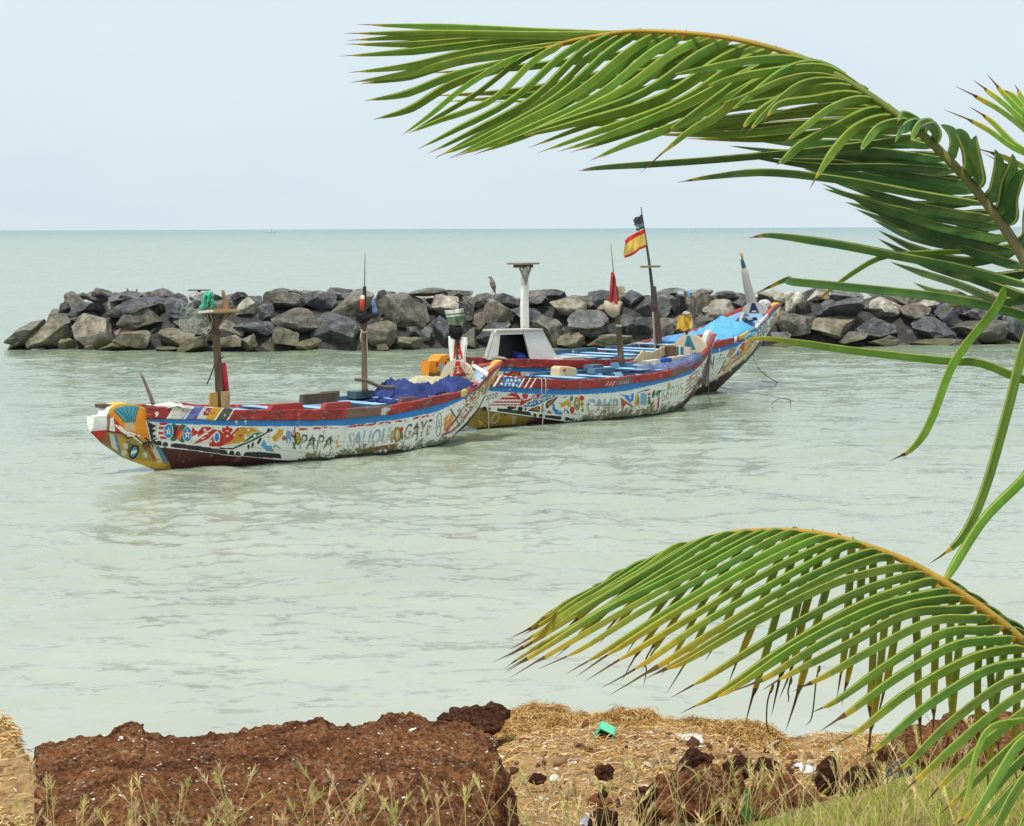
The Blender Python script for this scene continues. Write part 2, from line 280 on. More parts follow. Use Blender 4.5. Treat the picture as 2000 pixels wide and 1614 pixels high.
def laterite(name, col, hi, spk=0.6):
    m, nt, bs, out = newmat(name); v = coords(nt, 'Object'); n1 = noise(nt, v, 2.5, 5, 0.6); n2 = noise(nt, v, 34, 7, 0.8)
    vo = nd(nt, 'ShaderNodeTexVoronoi', Scale=34.0); nt.links.new(v, vo.inputs['Vector'])
    c = mix(nt, ramp(nt, n1, [(0.35, 0), (0.66, 1)]), col, hi); n6 = noise(nt, v, 7, 5, 0.7); c = mix(nt, ramp(nt, n6, [(0.52, 0), (0.68, 0.55)]), c, tuple(min(1, q * 1.5 + .03) for q in hi)); c = mix(nt, ramp(nt, n6, [(0.30, 0.7), (0.44, 0)]), c, tuple(q * .45 for q in col)); c = mix(nt, 1.0, c, ramp(nt, n2, [(0.36, 0.12), (0.66, 1.95)]), 'MULTIPLY')
    mp2 = coords(nt, 'Object', (1, 1, 2.0)); n4 = noise(nt, mp2, 30, 3, 0.6, 0.4); n5 = noise(nt, mp2, 3.5, 3, 0.6)
    mk = mix(nt, 1.0, ramp(nt, n4, [(0.57, 0), (0.63, spk)]), ramp(nt, n5, [(0.42, 0.05), (0.6, 1)]), 'MULTIPLY')
    c = mix(nt, mk, c, (0.60, 0.50, 0.36)); nt.links.new(c, bs.inputs['Base Color']); bs.inputs['Roughness'].default_value = 0.95; bs.inputs['Specular IOR Level'].default_value = 0.08
    ad = nt.nodes.new('ShaderNodeMath'); ad.operation = 'MULTIPLY_ADD'; nt.links.new(vo.outputs['Distance'], ad.inputs[0]); ad.inputs[1].default_value = 0.7; nt.links.new(n2, ad.inputs[2])
    bump(nt, bs, ad.outputs[0], 1.0, 0.045); return m
MT['later'] = laterite('laterite', (0.15, 0.055, 0.026), (0.34, 0.15, 0.06))
MT['later_d'] = laterite('dark_laterite', (0.06, 0.027, 0.019), (0.12, 0.05, 0.028), 0.15)
MT['later_g'] = laterite('grey_pitted_stone', (0.10, 0.09, 0.08), (0.2, 0.19, 0.17), 0.3)
_ico = {}
def ico(n):
    if n not in _ico:
        import bmesh
        b = bmesh.new(); bmesh.ops.create_icosphere(b, subdivisions=n, radius=1.0); b.verts.ensure_lookup_table()
        _ico[n] = (np.array([q.co[:] for q in b.verts]), np.array([[w.index for w in q.verts] for q in b.faces])); b.free()
    return _ico[n]
def rock_shape(seed, sub=4, cuts=13, rough=0.05, soft=0.0, lo=0.42):
    v, f = ico(sub); v = v.copy(); r = np.random.default_rng(seed)
    for k in range(cuts):
        n = r.normal(size=3); n /= np.linalg.norm(n); h = r.uniform(lo, 0.82); d = v @ n - h; w = np.clip(d, 0, None); v = v - (w * (1 - soft))[:, None] * n
    v = v * (1 + 0.06 * fbm(v * 1.2 + seed % 97, 2)[:, None]); nn = v / np.linalg.norm(v, axis=1)[:, None]
    v = v + nn * (rough * fbm(v * 3.1 + seed % 53, 4))[:, None]
    v = v / np.abs(v).max(0); return v, f
# ================================================================== BREAKWATER
SL = dict(slate=(.080, .088, .098), olive=(.135, .125, .10), tan=(.21, .185, .135), pale=(.36, .33, .27), dark=(.038, .039, .041), grey=(.14, .14, .137), moss=(.17, .16, .09))
SLN = dict(slate='slate grey', olive='olive grey', tan='tan', pale='pale beige', dark='blackish', grey='grey', moss='mossy tan')
B = [(157,579,34,14,'olive'),(195,573,48,18,'olive'),(238,581,74,24,'grey'),(145,592,54,44,'olive'),(131,608,42,34,'dark'),(172,605,90,42,'slate'),(270,597,114,38,'slate'),(312,601,34,28,'olive'),(350,600,64,44,'slate'),(106,627,64,46,'olive'),(52,657,88,34,'olive'),(94,656,90,50,'tan'),(28,676,60,16,'grey'),(66,640,40,26,'grey'),(184,645,88,66,'tan'),(160,622,54,26,'olive'),(280,624,98,56,'olive'),(260,662,78,46,'tan'),(218,677,68,20,'moss'),(129,673,38,26,'moss'),(175,680,24,14,'moss'),(347,660,74,46,'tan'),(365,634,76,36,'olive'),(381,676,62,32,'moss'),(430,648,90,46,'tan'),(440,670,64,30,'tan'),(465,582,36,22,'dark'),(482,602,46,38,'pale'),(490,672,46,36,'tan'),(323,683,54,14,'moss'),(398,588,52,26,'grey'),(425,605,56,36,'olive'),
(548,590,94,40,'olive'),(622,588,72,38,'slate'),(574,574,32,18,'olive'),(585,625,106,50,'olive'),(519,613,34,38,'slate'),(494,640,102,40,'slate'),(550,661,68,46,'tan'),(604,673,54,26,'moss'),(652,645,112,62,'slate'),(690,596,84,54,'tan'),(790,606,106,62,'olive'),(752,648,80,56,'tan'),(809,649,30,30,'grey'),(835,654,26,30,'grey'),(800,671,58,26,'tan'),(744,677,32,16,'moss'),(862,650,36,60,'slate'),(748,586,26,40,'dark'),(871,600,64,44,'pale'),(830,573,84,18,'olive'),(830,598,34,30,'grey'),(890,579,44,24,'olive'),
(925,588,44,30,'olive'),(905,615,44,50,'dark'),(930,632,36,46,'tan'),(965,617,72,62,'tan'),(978,588,68,38,'slate'),(1033,613,70,40,'slate'),(970,648,86,40,'slate'),(920,661,34,42,'olive'),(1053,588,46,24,'grey'),(1085,577,50,22,'slate'),(1106,605,78,46,'tan'),(1130,589,62,40,'olive'),(1073,643,72,74,'olive'),(1160,637,104,58,'grey'),(1118,666,60,34,'tan'),(1195,668,98,30,'tan'),(1178,591,46,40,'slate'),(1198,605,64,32,'tan'),(1235,584,50,38,'slate'),(1275,601,96,54,'grey'),(1260,640,76,54,'dark'),(1228,634,46,44,'grey'),(1292,649,62,50,'olive'),
(1322,600,40,44,'dark'),(1340,640,50,44,'olive'),(1368,596,58,60,'tan'),(1408,607,72,46,'pale'),(1372,573,56,20,'pale'),(1418,574,52,20,'grey'),(1452,592,48,36,'grey'),(1515,580,38,30,'pale'),(1546,592,48,50,'pale'),(1564,600,46,48,'olive'),(1630,605,106,48,'slate'),(1650,580,66,28,'grey'),(1720,599,82,48,'pale'),(1550,638,72,50,'olive'),(1628,635,96,56,'tan'),(1720,645,94,48,'slate'),(1815,643,106,44,'slate'),(1793,612,74,38,'tan'),(1853,619,56,48,'slate'),(1770,585,56,28,'olive'),(1818,592,50,24,'pale'),(1910,647,116,48,'olive'),(1925,616,78,34,'grey'),(1982,641,58,54,'slate'),(1880,602,50,34,'dark'),(1662,662,60,26,'olive'),(1735,667,78,24,'olive'),(1815,668,96,20,'moss'),(1522,657,44,26,'grey'),(1535,675,66,14,'moss'),(1945,580,60,24,'pale'),(1600,578,48,24,'pale'),(1485,620,60,50,'grey'),(1470,650,60,40,'olive'),(1490,578,40,20,'pale'),(1985,605,60,30,'olive'),(2035,640,80,60,'grey'),(2040,600,70,40,'tan')]
def wl(x): return np.interp(x, [-50, 60, 400, 1000, 1500, 2100], [679, 684, 688, 681, 679, 671])
def slope_pt(x, y):                    # point of the breakwater's seaward face seen at (x, y)
    o = W(x, wl(x), 0.0); n = np.array([0, -0.62, 0.78]); return onplane(x, y, o, n / np.linalg.norm(n))
LM = [(30, "breakwater's tapering end"), (425, 'the netted brown mast'), (712, 'the antenna mast'), (893, 'the red A post'), (1027, "the cabin's white pole"), (1205, 'the red cloth mast'), (1275, 'the flag mast'), (1335, 'the black bundle'), (1517, 'the yellow bow tip')]
GAPN = {'602': 'highest', '624': 'second highest', '646': 'second lowest', '668': 'lowest'}
ORD = 'first second third fourth fifth sixth seventh eighth ninth tenth eleventh twelfth thirteenth fourteenth fifteenth sixteenth'.split()
def breakwater():
    items = []
    for k, (x, y, w, h, c) in enumerate(B):
        p = slope_pt(x, y); d = depth(p)
        row = 'top row' if y < 593 else 'upper row' if y < 626 else 'lower row' if y < 659 else 'waterline row'
        items.append((x, p, w * 1.05 / F * d / 2, h * 1.05 / F * d / 2, c, row, 4))
    r = random.Random(5)
    for y in (602, 624, 646, 668):      # stones wedged between and behind
        x = {602: 135, 624: 100, 646: 70, 668: 30}[y] + r.uniform(0, 20)
        while x < 2080:
            w = r.uniform(44, 76); p = slope_pt(x, y); d = depth(p); p = p + np.array([0, 0.75, -0.22])
            items.append((x, p, w / F * d / 2, w * r.uniform(0.6, 0.9) / F * d / 2, r.choice(['olive', 'grey', 'dark', 'slate', 'tan']), 'gap row %d' % y, 3)); x += r.uniform(64, 92)
    for rr in range(2):                           # crest behind the front edge
        x = 190 + r.uniform(0, 40) + rr * 25
        while x < 2080:
            w = r.uniform(40, 80); p0 = slope_pt(x, 576); p = np.array([p0[0] * (1 + 0.012 * (rr + 1)), p0[1] + 0.9 + rr * 1.1, p0[2] - 0.16 - 0.12 * r.random()]); d = depth(p)
            items.append((x, p, w / F * d / 2, w * r.uniform(0.4, 0.62) / F * d / 2, r.choice(['olive', 'grey', 'pale', 'slate', 'tan']), 'crest row %d' % rr, 3)); x += r.uniform(54, 84)
    cnt = {}
    for x, p, a, b, c, row, sub in sorted(items, key=lambda t: t[0]):
        sd_ = int(x * 7 + p[2] * 1000) % 9973; v, f = rock_shape(sd_, sub, 12 if sub == 4 else 9, 0.05, 0.0, 0.36); rr = np.random.default_rng(sd_)
        dp = a * rr.uniform(0.75, 1.05); w = np.array([a, dp, b * 1.04]); ang = rr.normal(0, 0.10) + (0.42 if x < 120 else 0); v = v * w
        ca, sa = math.cos(ang), math.sin(ang); v = v @ np.array([[ca, 0, sa], [0, 1, 0], [-sa, 0, ca]])
        cc = np.array(SL[c]) * rr.uniform(0.8, 1.4) * (1 + rr.normal(0, 0.015, 3))
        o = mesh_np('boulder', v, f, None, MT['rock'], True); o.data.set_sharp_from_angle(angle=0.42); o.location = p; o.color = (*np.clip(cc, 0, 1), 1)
        L = min(LM, key=lambda q: abs(q[0] - x)); side = 'right' if x >= L[0] else 'left'; key = (row, L[1], side); cnt.setdefault(key, []).append((abs(x - L[0]), o, a, c))
    for (row, lm, side), q in cnt.items():
        for k, (_, o, a, c) in enumerate(sorted(q, key=lambda t: t[0])):
            sz = 'big' if a > 0.85 else 'middling' if a > 0.55 else 'small'
            if row.startswith('gap'): t = f"{sz} {SLN[c]} stone, {GAPN[row[-3:]]} gap line, {ORD[k]} {side} of {lm}"
            elif row.startswith('crest'): t = f"{sz} {SLN[c]} boulder, {('front', 'back')[int(row[-1])]} crest line, {ORD[k]} {side} of {lm}"
            else: t = f"{sz} {SLN[c]} boulder in the {row}, {ORD[k]} {side} of {lm}"
            prop(o, t, 'boulder', 'boulders piled up as a breakwater')
    # rubble core under the boulders, coloured near black as shade in the gaps
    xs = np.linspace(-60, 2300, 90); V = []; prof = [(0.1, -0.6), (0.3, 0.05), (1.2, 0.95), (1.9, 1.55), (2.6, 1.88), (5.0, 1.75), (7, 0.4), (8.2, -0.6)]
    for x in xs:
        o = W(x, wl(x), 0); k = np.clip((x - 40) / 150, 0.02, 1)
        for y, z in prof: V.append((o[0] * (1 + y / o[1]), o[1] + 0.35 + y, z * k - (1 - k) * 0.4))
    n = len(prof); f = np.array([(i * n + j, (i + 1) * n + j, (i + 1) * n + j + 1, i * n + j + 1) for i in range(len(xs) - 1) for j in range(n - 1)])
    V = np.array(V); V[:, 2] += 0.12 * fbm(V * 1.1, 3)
    m, nt, bs, out = newmat('gap_shade_rubble'); v = coords(nt, 'Object'); nt.links.new(ramp(nt, noise(nt, v, 4, 5, 0.7), [(0.3, (0.02, 0.02, 0.02)), (0.7, (0.085, 0.08, 0.07))]), bs.inputs['Base Color']); bs.inputs['Roughness'].default_value = 0.9; bump(nt, bs, noise(nt, v, 6, 5, 0.7), 1, 0.1)
    prop(mesh_np('breakwater_mound', V, f, None, m, True), 'rubble mound under the breakwater boulders, coloured dark as gap shade', 'mound', None, 'structure')
breakwater()
# ================================================================== PAINTING ON A HULL (one colour per small hull face)
class Paint:
    def __init__(s, px, col, s3): s.p = px; s.c = col; s.s3 = s3; s.T = lambda x, y: (x, y)
    def tf(s, ox, oy, k): s.T = lambda x, y: (ox + x / k, oy + y / k); s.k = k
    def pts(s, q): return np.array([s.T(x, y) for x, y in q], float)
    def inside(s, q):
        q = s.pts(q); lo, hi = q.min(0), q.max(0); m = np.where(np.all((s.p >= lo) & (s.p <= hi), 1))[0]
        if len(m) == 0: return m
        x, y = s.p[m, 0], s.p[m, 1]; r = np.zeros(len(m), bool)
        for i in range(len(q)):
            x1, y1 = q[i]; x2, y2 = q[(i + 1) % len(q)]
            if y1 == y2: continue
            r ^= ((y1 > y) != (y2 > y)) & (x < (x2 - x1) * (y - y1) / (y2 - y1) + x1)
        return m[r]
    def worn(s, m, wear):
        if wear <= 0 or len(m) == 0: return m
        return m[fbm(s.s3[m] * np.array([9, 9, 14.0]), 3) < 1.15 - wear * 1.5]
    def poly(s, q, c, wear=0): s.c[s.worn(s.inside(q), wear)] = c
    def ell(s, x, y, a, b, c, rot=0, wear=0, n=20):
        t = np.linspace(0, 2 * math.pi, n, endpoint=False); ca, sa = math.cos(rot), math.sin(rot)
        s.poly([(x + a * math.cos(w) * ca - b * math.sin(w) * sa, y + a * math.cos(w) * sa + b * math.sin(w) * ca) for w in t], c, wear)
    def ring(s, x, y, a, b, t, c, rot=0, wear=0):
        s.stroke([(x + a * math.cos(w) * math.cos(rot) - b * math.sin(w) * math.sin(rot), y + a * math.cos(w) * math.sin(rot) + b * math.sin(w) * math.cos(rot)) for w in np.linspace(0, 2 * math.pi, 17)], t, c, wear)
    def stroke(s, q, w, c, wear=0):
        q = s.pts(q); w = w / s.k / 2; lo, hi = q.min(0) - w, q.max(0) + w; m = np.where(np.all((s.p >= lo) & (s.p <= hi), 1))[0]
        if len(m) == 0: return
        d = np.full(len(m), 1e9)
        for a, b in zip(q[:-1], q[1:]):
            ab = b - a; t = np.clip(((s.p[m] - a) @ ab) / (ab @ ab + 1e-9), 0, 1); d = np.minimum(d, np.linalg.norm(s.p[m] - a - t[:, None] * ab, axis=1))
        s.c[s.worn(m[d < w], wear)] = c
    def star(s, x, y, r, c, rot=-1.57, asp=1.0, wear=0):
        s.poly([(x + asp * (r if k % 2 == 0 else r * .42) * math.cos(rot + k * .628), y + (r if k % 2 == 0 else r * .42) * math.sin(rot + k * .628)) for k in range(10)], c, wear)
    def text(s, txt, x0, y0, x1, y1, h, shear, c, off=0.0, wear=0, lo=0.0, hi=1.0):
        cu = bpy.data.curves.new('t', 'FONT'); cu.body = txt; cu.size = 1.0; cu.offset = off; cu.space_character = 1.12; o = bpy.data.objects.new('t', cu); COL.objects.link(o)
        me = bpy.data.meshes.new_from_object(o.evaluated_get(bpy.context.evaluated_depsgraph_get())); bpy.data.objects.remove(o)
        me.calc_loop_triangles(); v = np.array([q.co[:2] for q in me.vertices]); wx = v[:, 0].max() - v[:, 0].min(); hh = 0.70
        for t in me.loop_triangles:
            a = v[list(t.vertices)]
            if a[:, 1].max() < lo * hh or a[:, 1].min() > hi * hh: continue
            q = []
            for X, Y in a:
                u = (X - v[:, 0].min()) / wx; Y = min(max(Y, lo * hh), hi * hh) / hh; q.append((x0 + (x1 - x0) * u + shear * Y * h, y0 + (y1 - y0) * u - Y * h))
            s.poly(q, c, wear)
        bpy.data.meshes.remove(me)
def squiggles(pt, quad, n, cols, w, seed, wear=0.3):
    r = random.Random(seed)
    for k in range(n):
        u, v = r.random(), r.random(); a, b, c, d = [np.array(q, float) for q in quad]
        p = (a * (1 - u) + b * u) * (1 - v) + (d * (1 - u) + c * u) * v; e = (b - a) / np.linalg.norm(b - a); g = (d - a) / np.linalg.norm(d - a); L = r.uniform(.08, .25) * np.linalg.norm(b - a); pts = []
        for t in np.linspace(0, 1, 6): pts.append(tuple(p + e * L * t * .7 + g * L * (.5 * math.sin(t * r.uniform(2, 6)) - .4 * t)))
        pt.stroke(pts, w * r.uniform(.6, 1.3), cols[k % len(cols)], wear)
# ================================================================== BOATS
class Boat:
    def __init__(s, label, PL, PR, bmax, L, rail_from):
        s.A = W(*PL, 0.0); Bp = W(*PR, 0.0); u = (Bp - s.A)[:2]; u /= np.linalg.norm(u); s.u = np.array([u[0], u[1], 0]); s.n = np.array([-u[1], u[0], 0])
        s.M = Matrix(((s.u[0], s.n[0], 0, s.A[0]), (s.u[1], s.n[1], 0, s.A[1]), (0, 0, 1, 0), (0, 0, 0, 1)))
        s.bmax = bmax; s.L = L; s.rail_from = rail_from
        s.s0 = s.s_of(L['top'][0][0] + 1, 0.8, 0); s.s1 = s.s_of(L['top'][-1][0] - 1, 1.8, 0)
        s.root = empty('fishing_boat', tuple(s.A), math.atan2(u[1], u[0])); prop(s.root, label, 'boat', 'painted wooden fishing boats moored in the bay')
        s.hull()
    def pt(s, x, y, off=0.0): return onplane(x, y, s.A + s.n * off, s.n)          # on the lengthwise plane
    def tp(s, x, y, st): return onplane(x, y, s.A + s.u * st, s.u)               # on the crosswise plane at station st
    def s_of(s, x, z, off):
        d = ray(x, 700); o = s.A + s.n * off; q = onplane(x, 700, o, s.n); k = float(np.dot(q - s.A, s.u))
        for _ in range(5):
            p = s.A + s.u * k + s.n * off + np.array([0, 0, z]); e = x - proj(p)[0]; p2 = p + s.u * 0.1; k += 0.1 * e / (proj(p2)[0] - proj(p)[0])
        return k
    def bg(s, st):
        q = (np.asarray(st) - s.s0) / (s.s1 - s.s0)
        return s.bmax * cat([0, .05, .12, .2, .35, .5, .65, .78, .87, .94, 1], [.13, .21, .38, .6, .88, 1, .99, .86, .66, .38, .04], q)
    def fit(s, st, b, line):
        ln = np.array(line, float); z = np.full(len(st), 0.8)
        for _ in range(6):
            p = s.A + st[:, None] * s.u - b[:, None] * s.n + np.c_[0 * z, 0 * z, z]; q = proj(p); z = z - (np.interp(q[:, 0], ln[:, 0], ln[:, 1]) - q[:, 1]) * depth(p) / F
        k = np.array([1, 2, 3, 2, 1.]) / 9; zz = np.convolve(np.pad(z, 2, mode='edge'), k, 'valid'); return zz
    def wp(s, st, y, z): return s.A + np.multiply.outer(st, s.u) + np.multiply.outer(y, s.n) + np.multiply.outer(z, [0, 0, 1.0])
    def zt(s, st): return np.interp(st, s.st, s.ztop)
    def loc(s, st, y, z): return s.A + s.u * st + s.n * y + np.array([0, 0, z])
    def hull(s):
        ns = 760; st = np.linspace(s.s0, s.s1, ns); b = s.bg(st); bc = b * 0.66; s.st = st
        zt = s.fit(st, b, s.L['top']); zr = s.fit(st, b, s.L['rb']); zb = s.fit(st, b * .985, s.L['bb']); zc = s.fit(st, bc, s.L['ch']); zk = s.fit(st, b * 0, s.L['kl'])
        zk = np.maximum(zk, -0.5); zc = np.minimum(zc, zt - 0.06); zk = np.minimum(zk, zc - 0.015); s.ztop = zt; s.zrb = zr; s.zch = zc
        def side(nv1, nv2, sgn, stt, inset=0.0):
            f = lambda a: np.interp(stt, st, a); V = []
            for v in np.linspace(0, 1, nv1):
                w = f(b) * (1 - v) + f(bc) * v + 0.07 * f(b) * math.sin(math.pi * v) - inset; z = f(zt) * (1 - v) + f(zc) * v; V.append(s.wp(stt, sgn * np.maximum(w, .004), z))
            for v in np.linspace(0, 1, nv2 + 1)[1:]:
                w = f(bc) * (1 - v) + 0.02 * v; z = f(zc) * (1 - v ** 1.15) + f(zk) * v ** 1.15; V.append(s.wp(stt, sgn * np.maximum(w, .004), z))
            return np.array(V)                                   # (nv, ns, 3)
        parts = []; nv1, nv2 = 84, 30
        G = side(nv1, nv2, -1, st); parts.append(G)
        st2 = np.linspace(s.s0, s.s1, 160); parts.append(side(14, 6, 1, st2))
        V = []; Fc = []; base = 0; cnts = []
        for k, g in enumerate(parts):
            nv, n = g.shape[:2]; i = np.arange(nv * n).reshape(nv, n) + base; q = np.stack([i[:-1, :-1], i[1:, :-1], i[1:, 1:], i[:-1, 1:]], -1).reshape(-1, 4)
            V.append(g.reshape(-1, 3)); Fc.append(q if k == 0 else q[:, ::-1]); base += nv * n; cnts.append(len(q))
        # inner shell with a floor, beak deck, end cap
        sti = np.linspace(s.s0 + 0.05, s.s1 - 0.05, 160); bi = np.maximum(np.interp(sti, st, b) - .05, .01); zi = np.interp(sti, st, zt); zf = np.minimum(np.maximum(0.22 + 0 * zi, np.interp(sti, st, zc) + .08), zi - .03)
        rows = [s.wp(sti, -bi, zi), s.wp(sti, -bi * .62, zf), s.wp(sti, bi * .62, zf), s.wp(sti, bi, zi)]; g = np.array(rows); i = np.arange(4 * 160).reshape(4, 160) + base
        q = np.stack([i[:-1, :-1], i[:-1, 1:], i[1:, 1:], i[1:, :-1]], -1).reshape(-1, 4); V.append(g.reshape(-1, 3)); Fc.append(q); cnts.append(len(q)); base += 640
        m = st < s.s_of(s.rail_from, 1.0, -.3) + 0.1; sb = st[m]; g = np.array([s.wp(sb, -b[m], zt[m]), s.wp(sb, 0 * sb, zt[m] + .01), s.wp(sb, b[m], zt[m])]); n = len(sb); i = np.arange(3 * n).reshape(3, n) + base
        q = np.stack([i[:-1, :-1], i[:-1, 1:], i[1:, 1:], i[1:, :-1]], -1).reshape(-1, 4); V.append(g.reshape(-1, 3)); Fc.append(q); cnts.append(len(q)); base += 3 * n
        g0 = np.array([parts[0][:, 0], s.wp(np.full(nv1 + nv2, st[0]), np.zeros(nv1 + nv2), parts[0][:, 0, 2]), np.array([s.A + s.u * st[0] + s.n * (np.dot(s.A + s.u * st[0] - p, s.n)) + np.array([0, 0, p[2]]) for p in parts[0][:, 0]])])
        n = nv1 + nv2; i = np.arange(3 * n).reshape(3, n) + base; q = np.stack([i[:-1, :-1], i[:-1, 1:], i[1:, 1:], i[1:, :-1]], -1).reshape(-1, 4); V.append(g0.reshape(-1, 3)); Fc.append(q); cnts.append(len(q))
        V = np.vstack(V); Fc = np.vstack(Fc); cen = V[Fc].mean(1); col = np.tile(WHITE, (len(Fc), 1)); c0, c1, c2, c3, c4 = np.cumsum(cnts)
        # base bands of the two sides
        ss = (cen - s.A) @ s.u; I = lambda a: np.interp(ss, st, a); zz = cen[:, 2]
        k = np.arange(len(Fc)) < c1; wc = I(zc); col[k & (zz < wc)] = BROWN; col[k & (zz > I(zb))] = BLUE; col[k & (zz > I(zr))] = RAIL
        lc = LBLUE * .9; col[c1:c2] = lc; col[c1 + 159:c1 + 318] = (.11, .10, .09)
        s3 = np.stack([ss, (cen - s.A) @ s.n, zz], -1); px = proj(cen)
        near = np.zeros(len(Fc), bool); near[:c0] = True; s.pt_ = Paint(px[:c0], col[:c0], s3[:c0]); s.decor(s.pt_)
        capi = slice(c3, c4); s.cap = Paint(px[c2:c4], col[c2:c4], s3[c2:c4]); s.decor_cap(s.cap)
        # flaking paint, drips, dirt, algae along the waterline
        n1 = fbm(s3 * np.array([5, 3, 8.]), 5, .6); n2 = fbm(s3 * np.array([22, 9, 26.]), 3, .6); n3 = fbm(s3 * np.array([26, 9, 2.2]), 3); kk = np.arange(len(Fc)) < c1
        def blend(mask, c, a): col[mask] = col[mask] * (1 - a) + np.asarray(c) * a
        n4 = fbm(s3 * np.array([45, 20, 60.]), 3, .6); blend(kk & (n4 > .95) & (n1 > -.05), (.22, .20, .17), .5); blend(kk & (n3 > .85) & (zz > .25), (.22, .19, .15), .3); blend(kk & (n1 > 1.0), (.40, .36, .28), .25)
        kr = np.arange(c0) // (ns - 1); kx = np.arange(c0) % (ns - 1); nr_ = np.random.default_rng(4); seam = (kr == 46) | (kr == 66) | np.isin(kx, nr_.integers(40, ns - 40, 9)); col[:c0][seam] *= .62; nail = ((kr % 20 == 6) & (kx % 24 == 3)); col[:c0][nail] = col[:c0][nail] * .4 + np.array((.10, .05, .03)) * .6
        al = zz - .05 - .13 * n1 - .05 * n3; lim = s.algae(ss); blend(kk & (al < lim + .07), (.42, .38, .16), .3); blend(kk & (al + .10 * n2 < lim + .02), (.10, .11, .03), .8); blend(kk & (zz < .045 + .02 * n1), (.025, .025, .02), .9)
        s.hull_o = mesh_np('hull', V, Fc, col, MT['paint'], True, s.root, None, s.M)
        # rub rail / gunwale on both sides
        m = st > s.s_of(s.rail_from, 1.0, -.3); sr = st[m]
        for sgn in (-1, 1):
            f = lambda a: a[m]; bo = f(b) + .055; bn = np.maximum(f(b) - .07, .01); T = f(zt) + .012; R = np.minimum(f(zr), T - .03)
            prof = [(np.maximum(f(b) - .02, .0), R - .0)] + [(bo, R + (T - .015 - R) * t) for t in np.linspace(0.03, 1, 13)] + [(bo + (bn - bo) * t, T) for t in np.linspace(.06, 1, 7)] + [(bn, R + .02)]
            g = np.array([s.wp(sr, sgn * w, z) for w, z in prof]); nv, n = g.shape[:2]; i = np.arange(nv * n).reshape(nv, n); q = np.stack([i[:-1, :-1], i[:-1, 1:], i[1:, 1:], i[1:, :-1]], -1).reshape(-1, 4)
            if sgn > 0: q = q[:, ::-1]
            v = g.reshape(-1, 3); cen = v[q].mean(1); rc = np.tile(RAIL, (len(q), 1)); s3 = np.stack([(cen - s.A) @ s.u, (cen - s.A) @ s.n, cen[:, 2]], -1)
            v = v + (0.012 * fbm(np.stack([(v - s.A) @ s.u, v @ s.n, v[:, 2]], -1) * np.array([3, 3, 5.]), 3))[:, None] * np.array([0, 0, 1.0])
            n1 = fbm(s3 * np.array([4, 6, 10.]), 5, .6); rc[n1 > .25] = RAIL * np.array((.6, .75, .8)); rc[n1 > .85] = (.20, .10, .07); rc[n1 < -.85] = (.42, .10, .08)
            if sgn < 0: s.decor_rail(Paint(proj(cen), rc, s3))
            n2 = fbm(s3 * np.array([30, 12, 50.]), 3, .6); a = n2 > 1.3; rc[a] = rc[a] * .5 + np.array((.36, .30, .25)) * .5
            mesh_np('gunwale', v, q, rc, MT['paint'], False, s.root, None, s.M)
    def algae(s, ss): return np.zeros_like(ss)
    def decor(s, p): pass
    def decor_cap(s, p): pass
    def decor_rail(s, p): pass
    def part(s, mb, name, mat='paint', parent=None, bevel=0.006, smooth=False): return mb.build(name, MT[mat], parent or s.root, s.M, smooth, bevel)
    def thwart(s, x, zoff=-.06, w=.16, top=LBLUE, sidec=SLATE, t=.05):
        st = s.s_of(x, 1.0, 0.0); z = float(s.zt(st)) + zoff; b = float(s.bg(st)) - .06; m = MB(); c = s.loc(st, 0, z); m.box(c, s.u * w, s.n * b, np.array([0, 0, t / 2]), sidec); m.c[1] = top
        s.part(m, 'thwart')
    def mast(s, pts, r, col, off=0.0, name='mast', n=10):
        m = MB(); q = [s.pt(x, y, off) for x, y in pts]; q = crv(q, 12) if len(q) > 2 else q; m.tube(q, np.linspace(*np.atleast_1d(r)[[0, -1]], len(q)), col, n); return s.part(m, name, 'wood', bevel=0, smooth=True)
    def bow_arch(s, x, yt, half, col, acol, A, zlow=.12):
        st = s.s_of(x, 1.5, 0.0); o = s.A + s.u * st; base = float(s.zt(st)) - zlow; b = float(s.bg(st)) * half; top = onplane(x, yt, o, s.u)[2]
        V = []; ar = [(-b, base)] + [(-b * math.cos(w), base + (top - base) * math.sin(w) ** .8) for w in np.linspace(0.02, math.pi - .02, 24)] + [(b, base)]
        fr = [s.loc(st, y, z) for y, z in ar]; bk = [q + s.u * .06 for q in fr]; n = len(fr); m = MB()
        m.add(fr + bk, [tuple(range(n)), tuple(range(n, 2 * n))[::-1]] + [(i, (i + 1) % n, n + (i + 1) % n, n + i) for i in range(n)], col); pa = s.part(m, 'bow_bulkhead')
        m = MB(); o2 = o - s.u * .012
        for q, c, dz in A: m.prism(q, o2 - s.u * dz, -s.u, .008, c)
        s.part(m, 'painted_emblem', parent=pa, bevel=0); return st
    def head(s, q, col, half=.07, col2=None):
        m = MB(); m.prism(q, s.A - s.n * half, -s.n, 2 * half, col); s.part(m, 'stem_head', bevel=.02)
